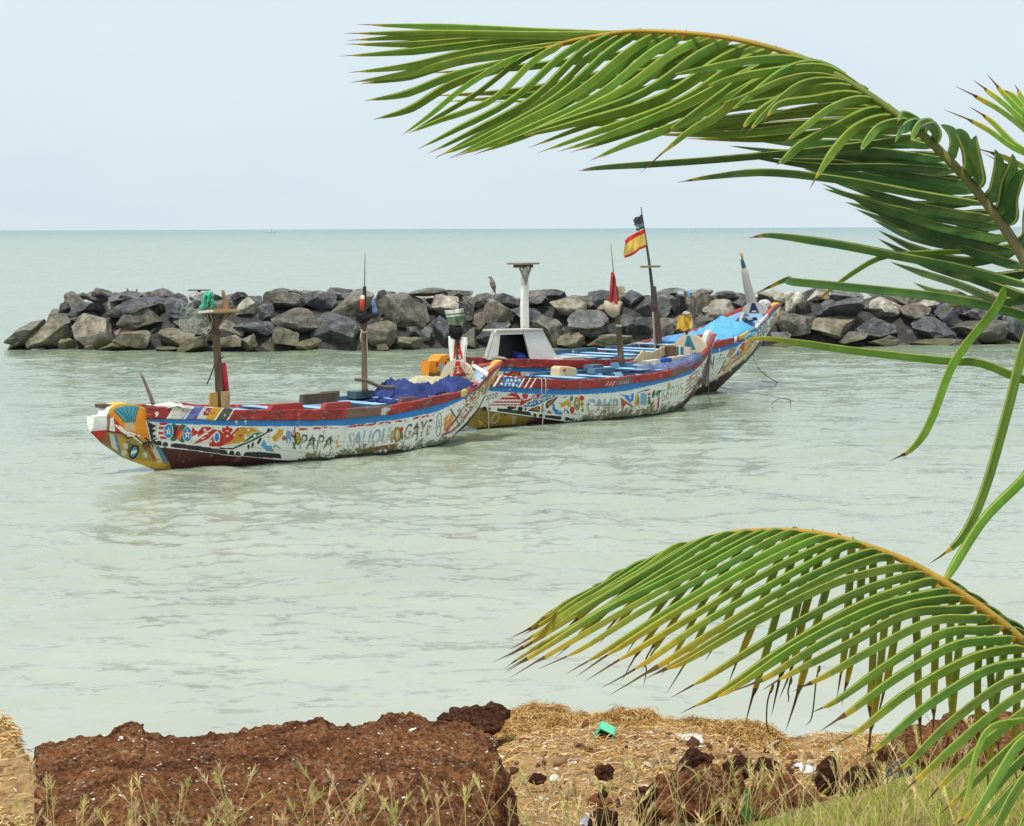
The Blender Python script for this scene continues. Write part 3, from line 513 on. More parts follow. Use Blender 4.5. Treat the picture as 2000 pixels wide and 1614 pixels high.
def drape(b, name, label, cat_, x0, x1, top, offs, edge, col, seed, mat='tarp', fold=.05, n=(90, 46), col2=None, group=None, lift=0.02, **kw):
    """cloth heaped over the boat: follows the photo's crest line between x0 and x1"""
    tl = np.array(top, float); us = np.linspace(0, 1, n[0]); tent = kw.get('tent', 2.2); vs_ = np.linspace(-1, 1, n[1]); xs = x0 + (x1 - x0) * us; V = []
    ctr = (offs[0] + offs[1]) / 2; hw = (offs[1] - offs[0]) / 2
    zt_ = np.array([b.pt(x, np.interp(x, tl[:, 0], tl[:, 1]), ctr + hw * .3) for x in xs]); st = (zt_ - b.A) @ b.u; zc = zt_[:, 2]
    for v in vs_:
        y = ctr + hw * v * (1 + .06 * np.sin(us * 23 + seed)); bb = b.bg(st); y = np.clip(y, -(bb + .08), bb + .08); ze = b.zt(st) + lift - edge * (np.abs(y) > bb); k = 1 - np.abs(v) ** tent
        p3 = np.stack([st * 1.5 + y * 1.3, y * 2.4 - st * .9, 0 * st + seed], -1); r = 1 - np.abs(vnoise(p3 * 1.25 + .5 * vnoise(p3 * 1.1)[:, None]) + .18 * vnoise(p3 * 3.1)) * 1.5; z = ze + (zc - ze) * k + fold * (r - .5) * 2 * (.35 + .65 * k) + .12 * fold * fbm(p3 * 4, 2)
        w = np.minimum(us, 1 - us) * 10; z = np.where(w < 1, ze + (z - ze) * np.clip(w, 0, 1) ** .6, z); V.append(b.wp(st + .05 * vnoise(p3 * 2), y, z))
    V = np.array(V); i = np.arange(V.shape[0] * V.shape[1]).reshape(V.shape[:2]); q = np.stack([i[:-1, :-1], i[:-1, 1:], i[1:, 1:], i[1:, :-1]], -1).reshape(-1, 4); v = V.reshape(-1, 3)
    c = np.tile(np.asarray(col, float), (len(q), 1)); cen = v[q].mean(1); nn = fbm(cen * 2.1 + seed, 3)
    if col2 is not None: c[nn > .25] = col2
    o = mesh_np(name, v, q, c, MT[mat], True, None, 'base'); md = o.modifiers.new('thick', 'SOLIDIFY'); md.thickness = .012; return prop(o, label, cat_, group)
def flagcloth(name, label, cat_, o, n, quad, bands, seed, amp=.05, mat='cloth', ng=(26, 22), hem=0.0):
    a, b, c, d = [np.array(q, float) for q in quad]; V = []; cf = []
    for v in np.linspace(0, 1, ng[1]):
        for u in np.linspace(0, 1, ng[0]):
            p = (a * (1 - u) + b * u) * (1 - v) + (d * (1 - u) + c * u) * v; p = p + np.array([0, hem * math.sin(u * math.pi * 3 + seed) * v])
            V.append(onplane(p[0], p[1], o, n) + np.asarray(n) * (amp * u * (math.sin(u * 7 + v * 3 + seed) + .4 * math.sin(u * 15 - v * 6))))
    i = np.arange(ng[0] * ng[1]).reshape(ng[1], ng[0]); q = np.stack([i[:-1, :-1], i[1:, :-1], i[1:, 1:], i[:-1, 1:]], -1).reshape(-1, 4); vv = ((np.arange(len(q)) // (ng[0] - 1)) + .5) / (ng[1] - 1); c = np.zeros((len(q), 3))
    for lim, k in bands: c[vv >= lim] = k
    ob = mesh_np(name, np.array(V), q, c, MT[mat], True, None, 'base'); m = ob.modifiers.new('thick', 'SOLIDIFY'); m.thickness = .006; return prop(ob, label, cat_)
def rope(name, label, pts3, r=.012, col=(.33, .30, .24), group=None, n=24):
    m = MB(); m.tube(crv(pts3, n), r, col, 6); return prop(m.build(name, MT['rope'], None, None, True), label, 'rope', group)
# ================================================================== BOAT 1 (front)
class Boat1(Boat):
    def algae(s, ss):                       # trimmed by the stern: growth only towards the right half
        x0 = s.s_of(590, .2, -.8); return np.where(ss > x0, np.clip((ss - x0) * .03, 0, .05), -.5)
    def decor(s, p):
        p.tf(150, 660, 4.444); c0 = BROWN
        # carved beak at the left end
        p.poly([(100, 640), (300, 560), (610, 560), (620, 720), (650, 880), (800, 1080), (860, 1230), (300, 1200), (90, 860)], MUST)
        p.poly([(270, 700), (300, 600), (420, 555), (600, 590), (605, 720), (628, 885), (560, 890), (440, 850), (330, 820), (270, 800)], ORANGE)
        p.poly([(270, 690), (330, 700), (400, 780), (440, 850), (330, 830), (262, 810)], RED, .3); p.poly([(292, 700), (318, 690), (335, 820), (280, 815)], WHITE); p.poly([(262, 680), (292, 670), (280, 800), (250, 800)], (.35, .16, .07))
        for q in ([(340, 760), (380, 800), (420, 830)], [(370, 770), (410, 800), (450, 840)], [(450, 820), (490, 835), (540, 850)]): p.stroke(q, 16, WHITE, .2)
        p.poly([(310, 618), (400, 585), (530, 590), (535, 620), (505, 690), (500, 738), (418, 740), (380, 690)], TEAL)
        for k in range(5): p.stroke([(345 + 42 * k, 612 - 8 * (k > 1)), (425 + 16 * k, 690), (435 + 13 * k, 735)], 7, (.02, .10, .14))
        p.stroke([(310, 622), (380, 690), (418, 742)], 7, BLACK); p.stroke([(535, 605), (508, 690), (500, 740)], 7, BLACK)
        p.poly([(415, 738), (498, 735), (512, 812), (428, 806)], (.62, .46, .24)); p.stroke([(282, 650), (330, 600), (420, 575), (520, 580), (575, 605)], 26, YELLOW)
        p.poly([(100, 660), (265, 655), (262, 800), (190, 828), (115, 815)], WHITE); p.poly([(110, 812), (265, 800), (262, 880), (200, 905), (140, 870)], RED)
        p.poly([(255, 830), (300, 850), (300, 950), (205, 900)], (.28, .12, .04))
        for q, c in (([(280, 830), (325, 840), (365, 985), (300, 945)], (.6, .58, .5)), ([(320, 835), (352, 850), (388, 1000), (360, 990)], (.08, .22, .40)), ([(352, 850), (430, 890), (440, 1000), (390, 1000)], YELLOW * .8), ([(430, 890), (490, 920), (470, 1010), (430, 980)], (.16, .18, .05)), ([(540, 940), (620, 920), (600, 1010), (540, 1040)], (.30, .26, .05)), ([(560, 935), (640, 900), (650, 960), (600, 980)], (.24, .06, .02)), ([(640, 930), (680, 930), (745, 1085), (700, 1080)], (.62, .58, .46)), ([(600, 950), (630, 950), (700, 1075), (650, 1040)], (.38, .09, .03)), ([(665, 925), (725, 955), (800, 1085), (765, 1090)], (.07, .22, .36)), ([(480, 1060), (700, 1080), (790, 1100), (750, 1140), (560, 1110)], YELLOW * .9)): p.poly(q, c, .25)
        p.ring(495, 990, 34, 56, 20, BLACK, .35); p.ell(495, 990, 24, 44, TEAL * 1.1, .35); p.poly([(470, 985), (520, 975), (518, 1000), (472, 1010)], WHITE)
        for x, y in ((425, 940), (590, 1020), (410, 1000)): p.ell(x, y, 22, 26, (.62, .60, .5), 0, .3)
        p.stroke([(265, 812), (400, 830), (440, 872), (520, 858), (575, 925), (640, 905)], 13, BLACK); p.stroke([(440, 850), (480, 850), (520, 880), (560, 915)], 12, WHITE)
        for k in range(7): p.stroke([(640, 905), (640 + 62 * math.cos(k * .9 + .3), 905 + 50 * math.sin(k * .9 + .3))], 14, BLACK)
        # left edge of the side planks
        p.poly([(605, 725), (695, 765), (650, 790), (690, 800), (655, 835), (695, 850), (660, 880), (700, 905), (650, 915), (625, 880)], BLACK); p.stroke([(603, 722), (640, 892)], 9, WHITE)
        for y, a in ((748, 75), (783, 80), (828, 85), (868, 70)): p.poly([(790 - a, y - 10), (790, y - 12), (790, y + 10), (795 - a, y + 10)], RED)
        G2 = (.03, .17, .09)
        p.ell(840, 822, 44, 78, G2); p.ell(920, 830, 50, 80, G2); p.ell(875, 822, 40, 62, BLACK); p.poly([(850, 870), (880, 760), (915, 800), (900, 880)], RED); p.poly([(868, 875), (905, 800), (918, 830), (900, 885)], ORANGE)
        for x, y in ((795, 812), (960, 838)): p.ell(x, y, 42, 66, WHITE); p.ell(x, y, 37, 60, BLUE); p.star(x, y, 42, WHITE, -1.57, .72); p.ell(x, y, 8, 14, ORANGE)
        # swirls
        p.poly([(1000, 775), (1030, 790), (1055, 830), (1000, 862)], RED); p.poly([(1050, 815), (1090, 775), (1140, 772), (1190, 785), (1120, 815), (1080, 845), (1050, 862)], RED, .15)
        p.poly([(1000, 930), (1080, 868), (1180, 792), (1245, 806), (1300, 858), (1340, 905), (1250, 945), (1150, 945), (1138, 905), (1160, 870), (1090, 900)], RED, .12); p.stroke([(1010, 905), (1090, 850), (1180, 790)], 13, WHITE); p.stroke([(1142, 935), (1150, 880), (1195, 828)], 11, WHITE)
        p.ell(1215, 862, 30, 50, WHITE); p.ell(1215, 865, 20, 38, BLUE); p.ell(1112, 800, 11, 15, WHITE); p.ell(1032, 790, 10, 15, WHITE); p.ell(1165, 895, 9, 11, WHITE)
        for x, y in ((1275, 800), (1305, 785), (1335, 800), (1290, 830), (1320, 830)): p.ell(x, y, 17, 21, RED)
        p.poly([(1262, 880), (1330, 850), (1390, 785), (1455, 775), (1400, 830), (1340, 905), (1300, 900)], RED); p.ell(1370, 845, 12, 13, WHITE); p.ell(1420, 800, 11, 12, WHITE)
        p.poly([(1270, 930), (1340, 895), (1372, 860), (1375, 820), (1440, 780), (1530, 780), (1600, 815), (1520, 822), (1455, 900), (1400, 915), (1330, 925)], (.72, .34, .03)); p.ell(1420, 850, 14, 14, (.5, .12, .02)); p.ell(1490, 800, 12, 12, WHITE)
        p.poly([(1380, 930), (1450, 905), (1530, 828), (1625, 815), (1560, 880), (1440, 928)], (.03, .2, .1)); p.ell(1465, 858, 13, 26, WHITE); p.ell(1545, 850, 10, 15, WHITE, .5); p.stroke([(1390, 925), (1440, 912)], 9, WHITE); p.stroke([(1300, 935), (1460, 912), (1640, 812)], 8, WHITE)
        p.stroke([(1655, 820), (1530, 890), (1350, 965), (1240, 958)], 13, BLACK); p.ell(1585, 895, 12, 34, BLACK, .5); p.ell(1665, 805, 15, 20, BLACK); p.ell(1690, 800, 9, 16, BLACK); p.ell(1525, 930, 10, 26, BLACK, .3); p.ell(1490, 945, 10, 22, BLACK)
        # black scalloped border over the bottom planks
        p.poly([(815, 925), (850, 915), (1120, 948), (1300, 978), (1312, 1012), (1120, 990), (810, 950)], BLACK); p.ell(712, 920, 27, 27, BLACK); p.ell(768, 930, 26, 26, BLACK); p.ell(1345, 1008, 24, 30, BLACK); p.ell(1400, 1015, 22, 30, BLACK); p.poly([(1440, 1035), (1460, 992), (1600, 990), (1765, 1008), (1780, 1048), (1600, 1040)], BLACK, .35)
        p.stroke([(690, 935), (1310, 1018), (1780, 1060)], 6, WHITE)
        for x in (1385, 1465): p.poly([(x - 14, 715), (x + 14, 715), (x, 752)], WHITE)
        # flowers and leaf before the name
        p.poly([(1700, 850), (1730, 838), (1750, 790), (1795, 800), (1785, 850), (1750, 870), (1735, 905), (1700, 895)], (.75, .40, .04)); p.poly([(1595, 935), (1625, 880), (1650, 935), (1690, 940), (1710, 990), (1650, 985)], (.12, .38, .66)); p.ell(1838, 862, 27, 60, (.12, .38, .66)); p.ell(1840, 900, 9, 30, WHITE); p.ell(1800, 872, 20, 22, (.5, .16, .10)); p.ell(1880, 835, 20, 36, RED); p.ring(1880, 825, 10, 18, 6, WHITE); p.ell(1915, 875, 26, 50, (.55, .38, .03)); p.ring(1915, 875, 26, 52, 8, BLACK); p.stroke([(1880, 960), (1905, 900), (1890, 780)], 9, BLACK); p.stroke([(1895, 965), (1880, 910)], 16, GREEN, .3); p.stroke([(1700, 985), (1720, 930), (1765, 960)], 10, GREEN, .3); p.stroke([(1660, 845), (1690, 950), (1710, 985)], 4, (.3, .3, .2))
        # the name and the worn red line
        p.tf(550, 640, 4.444); p.stroke([(150, 885), (540, 862), (980, 822), (1350, 752)], 19, RED * .9 + .04, .75); p.poly([(650, 1075), (760, 1045), (1005, 1008), (985, 1045), (950, 1080), (880, 1050), (760, 1095)], (.24, .07, .05), .3)
        p.tf(0, 0, 1); gray = (.50, .49, .42); dk = (.05, .05, .05)
        p.text('PAPA', 584, 877, 648, 879, 29, .22, dk, .012, .45); p.text('PAPA', 584, 877, 648, 879, 29, .22, (.52, .46, .36), -.012, .1, 0, .55); p.text('PAPA', 584, 877, 648, 879, 29, .22, (.16, .16, .15), -.012, .2, .55, 1)
        p.stroke([(662, 851), (657, 862), (659, 873), (666, 871)], 4, (.72, .45, .2), .4)
        lb = (.22, .42, .62); p.text('SALIOU', 677, 876, 757, 866, 31, .2, (.45, .46, .44), .03, .3); p.text('SALIOU', 677, 876, 757, 866, 31, .2, (.62, .63, .58), -.01, .2, 0, .5); p.text('SALIOU', 677, 876, 757, 866, 31, .2, lb, -.01, .3, .45, 1)
        p.ell(776, 849, 6.5, 14, (.66, .38, .04)); p.ring(776, 849, 6.5, 14, 2.2, (.25, .06, .03)); p.ell(776, 849, 3, 8, (.62, .6, .5)); p.ell(766, 853, 4, 13, (.42, .36, .18), .1, .3); p.ell(784, 840, 3, 7, RED, .3, .2); p.ell(785, 852, 3, 8, (.10, .2, .06), 0, .2)
        p.text('GAYE', 787, 861, 840, 849, 31, .2, (.04, .04, .04), .014, .42); p.text('GAYE', 787, 861, 840, 849, 31, .2, (.5, .44, .34), -.012, .1, 0, .6); p.text('GAYE', 787, 861, 840, 849, 31, .2, (.16, .15, .13), -.012, .3, .6, 1)
        p.ring(857, 830, 5, 23, 1.6, (.2, .22, .18), .08); p.text('A', 853.5, 842, 860, 840, 22, .05, (.2, .22, .18), 0, .2)
        p.poly([(868, 815), (878, 806), (872, 826), (884, 800), (888, 812), (876, 838), (866, 842)], (.75, .32, .08), .2); p.stroke([(872, 842), (888, 822), (905, 800), (918, 782)], 5, (.46, .10, .10), .35); p.stroke([(864, 850), (884, 842), (902, 824), (925, 792)], 5, (.5, .16, .14), .35); p.stroke([(880, 800), (890, 815), (897, 832)], 3, GREEN, .2)
        p.poly([(845, 872), (880, 856), (912, 826), (918, 812), (914, 833), (884, 862), (848, 880)], BLACK, .25)
        squiggles(p, [(880, 815), (930, 770), (965, 720), (905, 830)][:4], 46, [(.5, .12, .10), (.35, .33, .28), (.7, .36, .12), (.12, .14, .12), (.55, .46, .2)], 2.2, 3)
        squiggles(p, [(925, 765), (965, 720), (958, 755), (920, 810)], 30, [(.62, .40, .08), (.12, .12, .1), (.5, .48, .42)], 2.4, 8)
    def decor_cap(s, p): p.tf(0, 0, 1); p.poly([(150, 700), (213, 700), (213, 900), (150, 900)], WHITE); p.poly([(213, 700), (300, 700), (300, 900), (213, 900)], YELLOW)
    def decor_rail(s, p):
        p.tf(150, 660, 4.444)
        for q, c, w in (([(850, 580), (930, 580), (880, 720), (770, 720)], (.62, .6, .54), .45), ([(925, 580), (1015, 580), (930, 720), (880, 720)], (.5, .45, .42), .5), ([(1010, 590), (1110, 590), (1030, 720), (905, 720)], (.12, .16, .42), .2), ([(1110, 590), (1190, 590), (1110, 720), (1030, 720)], (.62, .6, .55), .4), ([(1195, 580), (1285, 580), (1190, 720), (1110, 720)], (.58, .30, .03), .1), ([(1285, 580), (1385, 580), (1300, 720), (1190, 720)], (.07, .08, .06), .1)): p.poly(q, c, w)
        for a, b in (((860, 590), (770, 722)), ((1015, 590), (925, 722)), ((1285, 590), (1190, 722)), ((1380, 590), (1300, 722))): p.stroke([a, b], 9, WHITE)
        p.text('9', 678, 680, 708, 680, 42, .05, WHITE, .02); p.ell(1285, 668, 8, 12, (.5, .4, .3))
        p.tf(550, 640, 4.444); p.poly([(560, 690), (960, 660), (920, 770), (560, 800)], (.16, .095, .07), .25); p.poly([(870, 700), (950, 685), (920, 760), (860, 765)], (.5, .46, .4), .5); p.poly([(1560, 520), (1620, 540), (1600, 600), (1555, 600)], (.62, .48, .15), .2); p.poly([(1620, 500), (1710, 440), (1700, 520), (1620, 580)], (.48, .08, .06), .1); p.poly([(1705, 430), (1780, 380), (1770, 430), (1700, 520)], (.4, .44, .5), .2)
    
b1 = Boat1('long pirogue moored in front, two brown masts and an orange carved stern', (330, 918), (890, 862), 1.0, dict(
    top=[(176, 814), (209, 812), (213, 799), (230, 790), (250, 788), (272, 793), (285, 797), (341, 795), (436, 797), (465, 801), (550, 802), (600, 801.5), (674, 800), (761, 793), (830, 780), (899, 765), (932, 748), (946, 737), (960, 722), (978, 706)],
    rb=[(176, 824), (285, 819), (442, 821), (600, 822), (676, 818), (764, 810), (850, 792), (901, 776), (932, 759), (946, 745), (962, 728), (978, 710)],
    bb=[(176, 826), (285, 823), (340, 828), (476, 833), (600, 833), (685, 831), (780, 820), (854, 805), (914, 776), (938, 757), (960, 733), (978, 712)],
    ch=[(176, 836), (211, 843), (240, 853), (270, 861), (294, 863), (312, 874), (442, 887), (544, 898), (640, 912), (720, 914), (790, 903), (850, 879), (880, 856), (910, 826), (935, 795), (955, 756), (976, 714)],
    kl=[(176, 842), (200, 867), (240, 894), (307, 919), (345, 932), (420, 948), (600, 946), (800, 905), (850, 880), (872, 862), (908, 833), (932, 804), (953, 762), (978, 716)]), 283)
M = b1
# thwarts, coamings and boards
for x, z in ((455, -.05), (530, -.03), (604, -.02), (690, 0.02), (742, .03), (800, .0), (345, -.04)): M.thwart(x, z, .17)
def rail_block(b, x0, x1, y, h, col, off=None, depth_=.14, name='coaming', mat='paint', slant=0.25):
    sa, sb = b.s_of(x0, 1.1, -.8 if off is None else off), b.s_of(x1, 1.1, -.8 if off is None else off); o_ = -(float(b.bg((sa + sb) / 2)) - .02) if off is None else off; z = b.pt((x0 + x1) / 2, y, o_)[2]; zz = z - h; k = (sb - sa) * slant * .5
    m = MB(); V = [b.loc(s_, o_ + y_, z_) for s_, z_ in ((sa, zz), (sb, zz), (sb - k, z), (sa + k, z)) for y_ in (0, depth_)]
    m.add(V, [(0, 2, 3, 1), (2, 4, 5, 3), (4, 6, 7, 5), (6, 0, 1, 7), (0, 6, 4, 2), (1, 3, 5, 7)], col); b.part(m, name, mat)
rail_block(M, 520, 592, 789, .16, RAIL * 1.1); rail_block(M, 620, 682, 787, .16, RAIL * .9 + np.array((.04, .02, .01))); rail_block(M, 773, 810, 777, .15, (.13, .085, .07))
rail_block(M, 591, 662, 769, .22, DWOOD, .35, .12, 'plank', 'wood', .02); rail_block(M, 632, 664, 765, .20, DWOOD * 1.2, .55, .12, 'plank', 'wood', .02); rail_block(M, 655, 702, 774, .14, SLATE, .4, .14, 'plank', 'paint', .02)
rail_block(M, 695, 731, 764, .16, (.055, .10, .115), .1, .3, 'mast_step', 'paint', 0)
rail_block(M, 411, 426, 767, .34, (.60, .33, .08), -.16, .05, 'mast_step', 'wood', .03); rail_block(M, 434, 450, 765, .36, PLY * .95, -.14, .05, 'mast_step', 'wood', .03)
# netted mast with its platform
ma = M.mast([(430, 800), (427, 740), (421, 640), (417, 612)], (.085, .07), WOODC * .8)
m = MB(); c = M.pt(420, 610, 0); m.box(c, M.u * .36, M.n * .27, np.array([0, 0, .018]), PLY * .62); m.box(c + np.array([0, 0, .03]) - M.n * .26, M.u * .40, M.n * .03, np.array([0, 0, .03]), PLY * .8); m.box(c + np.array([0, 0, .03]) + M.n * .26, M.u * .40, M.n * .03, np.array([0, 0, .03]), PLY * .5)
pf = M.part(m, 'platform', 'wood', ma); m = MB(); m.prism([(388, 608), (417, 606), (417, 610), (388, 613)], M.A - M.n * .31, -M.n, .03, (.8, .8, .8)); M.part(m, 'white_batten', 'plastic', ma)
for x, o_ in ((400, -.2), (446, -.2), (404, .2), (440, .2)): mm = MB(); mm.tube([M.pt(418 + (x - 420) * .1, 645, 0), M.pt(x, 611, o_)], .028, WOODC * 1.1, 6); M.part(mm, 'strut', 'wood', ma, 0)
mm = MB(); mm.tube([M.pt(407, 647, -.09), M.pt(430, 650, -.09)], .045, (.10, .07, .055), 8); M.part(mm, 'lashing', 'rope', ma, 0)
m = MB(); q = [M.pt(440, 768, .05), M.pt(437, 740, .05), M.pt(434, 712, .05), M.pt(433, 708, .05), M.pt(432.5, 705, .05)]; m.tube(q, [.085, .085, .082, .06, .02], [(.62, .03, .05)] * 3 + [(.7, .65, .62)] * 2, 14); prop(m.build('fire_extinguisher', MT['plastic'], None, None, True), 'red cylinder strapped upright behind the netted brown mast', 'extinguisher')
m = MB(); m.tube([M.pt(404, 751, -.15), M.pt(412, 733, -.12), M.pt(419, 712, -.1)], .014, (.06, .055, .05), 6); m.tube([M.pt(428, 704, -.1), M.pt(436, 697, -.1)], .012, (.08, .06, .05), 6); prop(m.build('metal_hook', MT['wood'], None, None, True), 'thin dark hooked rod tied across the netted brown mast', 'hook')
m = MB(); m.tube(crv([M.pt(443, 608, .1), M.pt(441, 592, .1), M.pt(437, 578, .1), M.pt(435, 567, .1)], 8), [.07, .07, .06, .05, .045, .04, .035, .03], (.34, .2, .13), 8); prop(m.build('wooden_peg', MT['wood'], None, None, True), 'stout wooden peg standing on the netted mast platform', 'peg')
m = MB(); r = random.Random(4)
for k in range(26):
    a = np.array([r.uniform(388, 402), r.uniform(598, 606)]); b_ = np.array([r.uniform(396, 412), r.uniform(576, 592)]); cc = np.array([r.uniform(404, 416), r.uniform(570, 578)]); e = np.array([r.uniform(396, 418), r.uniform(590, 604)]); m.tube(crv([M.pt(*q, r.uniform(-.25, .1)) for q in (a, b_, cc, e)], 12), .012, (.10, r.uniform(.42, .6), r.uniform(.28, .38)), 5)
prop(m.build('fishing_net', MT['rope'], None, None, True), 'bundle of bright green net heaped on the mast platform', 'net')
m = MB()
for k in range(30):
    x = r.uniform(360, 396); y = r.uniform(590, 640); w = r.uniform(8, 20); t0 = r.uniform(0, 6); m.tube(crv([M.pt(x + w * math.cos(t0 + t), y + w * .9 * math.sin(t0 + t * r.uniform(.9, 1.1)), -.3 + .1 * math.sin(k)) for t in np.linspace(0, r.uniform(3, 5.5), 7)], 16), .0045, (.36, .42, .36), 4)
for k in range(8): m.tube(crv([M.pt(392, 604, -.2), M.pt(r.uniform(372, 388), r.uniform(606, 618), -.3), M.pt(r.uniform(364, 390), r.uniform(620, 645), -.3)], 12), .0045, (.36, .42, .36), 4)
prop(m.build('line_tangle', MT['rope'], None, None, True), 'loose tangle of pale fishing line hanging off the mast platform', 'fishing line', None)
# antenna mast
mb_ = M.mast([(713, 768), (712, 700), (710, 625)], (.075, .062), WOODC * .95, .1); m = MB(); m.tube([M.pt(713, 640, .1), M.pt(712, 600, .1), M.pt(712, 560, .1)], [.045, .04, .04], (.05, .045, .04), 8); M.part(m, 'topmast', 'wood', mb_, 0)
m = MB(); m.tube([M.pt(712, 562, .1), M.pt(713, 497, .1)], [.014, .007], (.10, .10, .10), 6); M.part(m, 'antenna', 'wood', mb_, 0)
m = MB(); q = [M.pt(706, 652, 0), M.pt(710, 645, 0), M.pt(716, 652, 0)]; m.tube(crv([M.pt(704, 644, .03), M.pt(711, 650, -.0), M.pt(718, 645, .03)], 8), .02, (.5, .42, .3), 6); m.tube(crv([M.pt(706, 648, 0), M.pt(704, 660, 0), M.pt(706, 668, 0)], 6), .014, (.5, .42, .3), 6); m.tube([M.pt(716, 648, .0), M.pt(718, 700, .0), M.pt(718, 760, .0)], .012, (.42, .36, .28), 6); M.part(m, 'lashing', 'rope', mb_, 0)
v, f = rock_shape(77, 3, 5, .16); 
def blob(b, x, y, off, sx, sy, sz, col, name, label, cat_, mat='cloth', seed=77, sub=3):
    v, f = rock_shape(seed, sub, 4, .14); v = v * np.array([sx, sy, sz]); ob = mesh_np(name, v + b.pt(x, y, off), f, col, MT[mat], True, None, 'base'); return prop(ob, label, cat_)
blob(M, 713, 621, .0, .22, .2, .13, (.028, .022, .022), 'black_bag', 'crumpled black bag wrapped round the antenna mast top', 'bag', 'cloth')
m = MB(); m.tube([M.pt(707, 606, -.1), M.pt(707.5, 590, -.1), M.pt(708, 584, -.1), M.pt(708, 577, -.1)], [.04, .05, .05, .035], [(.72, .07, .03), (.72, .07, .03), (.75, .72, .68), (.75, .72, .68)], 10); prop(m.build('marker_float', MT['plastic'], None, None, True), 'red and white tube float lashed to the antenna mast', 'float')
m = MB(); m.tube(crv([M.pt(733, 612, 0), M.pt(731, 600, 0), M.pt(729, 592, 0), M.pt(729, 582, 0)], 8), [.07, .06, .05, .05, .05, .04, .03, .01], (.16, .2, .42), 8); prop(m.build('plastic_bag', MT['tarp'], None, None, True), 'little blue grey plastic bag caught beside the antenna mast', 'bag')
rope('guy_line', 'thin dark line running left from the antenna mast top', [M.pt(711, 564, .1), M.pt(690, 567, .1), M.pt(676, 570, .1)], .006, (.07, .06, .05))
# loose things aboard
m = MB(); m.tube(crv([M.pt(694, 741, -.4), M.pt(715, 744, -.4), M.pt(742, 755, -.4), M.pt(765, 757, -.4), M.pt(792, 758, -.4)], 16), np.linspace(.035, .045, 16), (.17, .13, .095), 8); prop(m.build('driftwood_pole', MT['wood'], None, None, True), 'crooked grey wooden pole lying across the dark blue tarpaulin', 'pole')
m = MB(); m.tube(crv([M.pt(301, 794, 0), M.pt(293, 772, 0), M.pt(285, 752, 0), M.pt(274, 727, 0)], 10), np.linspace(.045, .025, 10), (.26, .22, .18), 8); prop(m.build('wooden_stake', MT['wood'], None, None, True), 'grey stake leaning up from the orange sterned pirogue', 'stake')
TB = (.032, .048, .17)
drape(M, 'tarpaulin', 'dark blue tarpaulin crumpled over the bow of the front pirogue', 'tarpaulin', 716, 888, [(716, 779), (742, 772), (756, 748), (768, 740), (783, 745), (795, 759), (810, 760), (836, 754), (856, 748), (870, 739), (880, 737), (888, 746)], (-.80, .45), .05, TB, 3, 'cloth', fold=.12, col2=(.05, .075, .23))
drape(M, 'canvas_cover', 'pale cream canvas folded behind the dark blue tarpaulin', 'canvas', 790, 862, [(790, 742), (805, 738), (825, 737), (840, 739), (862, 736)], (.2, .9), .03, (.56, .50, .34), 9, 'cloth', .04, (40, 24))
drape(M, 'white_cloth', 'scraps of white cloth along the striped rail by the stake', 'cloth', 300, 345, [(300, 793), (318, 788), (330, 787), (345, 794)], (-.7, .3), .02, (.66, .64, .58), 12, 'cloth', .03, (36, 20))
st = M.bow_arch(893, 704, .92, CREAM * 1.05, None, [([(884, 735), (890.5, 706), (897.5, 706), (910, 735)], RED * .85, 0), ([(891.5, 730), (894, 719), (898.5, 730)], (.6, .5, .38), .012)])
m = MB(); o = M.A + M.u * (st + .35); m.prism([(880, 722), (878, 700), (876, 676), (875, 657), (881, 660), (886, 656), (908, 660), (909, 674), (906, 690), (905, 722)], o, -M.u, .07, WHITE); po = M.part(m, 'bow_post'); m = MB(); m.prism([(885, 700), (889, 661), (895.5, 661), (904, 700)], o - M.u * .012, -M.u, .008, RED); m.prism([(890.5, 686), (893, 678), (896, 686)], o - M.u * .024, -M.u, .008, WHITE); m.prism([(889.5, 701), (890.5, 693), (898.5, 693), (900, 701)], o - M.u * .024, -M.u, .008, (.62, .55, .45)); M.part(m, 'painted_emblem', 'paint', po, 0)
m = MB(); m.tube([M.tp(893, 722, st + .3), M.tp(892.5, 660, st + .3), M.tp(891, 622, st + .3)], .025, (.10, .08, .06), 8); M.part(m, 'flag_staff', 'wood', None, 0)
def tblob(b, x, y, stt, s3, col, name, label, cat_, mat='cloth', seed=41):
    v, f = rock_shape(seed, 4, 4, .16); ob = mesh_np(name, v * np.array(s3) + b.tp(x, y, stt), f, col, MT[mat], True, None, 'base'); return prop(ob, label, cat_)
tblob(M, 889, 648, st + .25, (.17, .12, .22), (.022, .022, .022), 'black_bag', 'black plastic bag tied over the red A bow post', 'bag')
flagcloth('striped_flag', 'green and white striped cloth knotted on the red A bow post', 'flag', M.A + M.u * (st + .2), -M.u, [(868, 607), (908, 603), (899, 636), (876, 637)], [(0, (.60, .62, .52)), (.22, (.10, .17, .09)), (.34, (.60, .62, .52)), (.44, (.14, .19, .12)), (.8, (.18, .22, .15))], 2, .06)
m = MB(); m.prism([(920, 714), (927, 711), (954, 727), (951, 734)], M.A - M.n * .28, np.array([0, -.3, 1.0]), .04, (.72, .70, .64)); M.part(m, 'bow_plank')
m = MB(); m.tube(crv([M.tp(912 + 12 * math.cos(t), 716 + 10 * math.sin(t * 1.7), st + .1 * math.sin(t)) for t in np.linspace(0, 9, 12)], 30), .012, (.50, .42, .28), 6); m.tube(crv([M.tp(905, 696, st), M.tp(903, 714, st - .1), M.tp(885, 720, st - .1), M.tp(918, 730, st)], 16), .012, (.50, .42, .28), 6); prop(m.build('tie_rope', MT['rope'], None, None, True), 'pale rope knotted round the base of the red A post', 'rope')
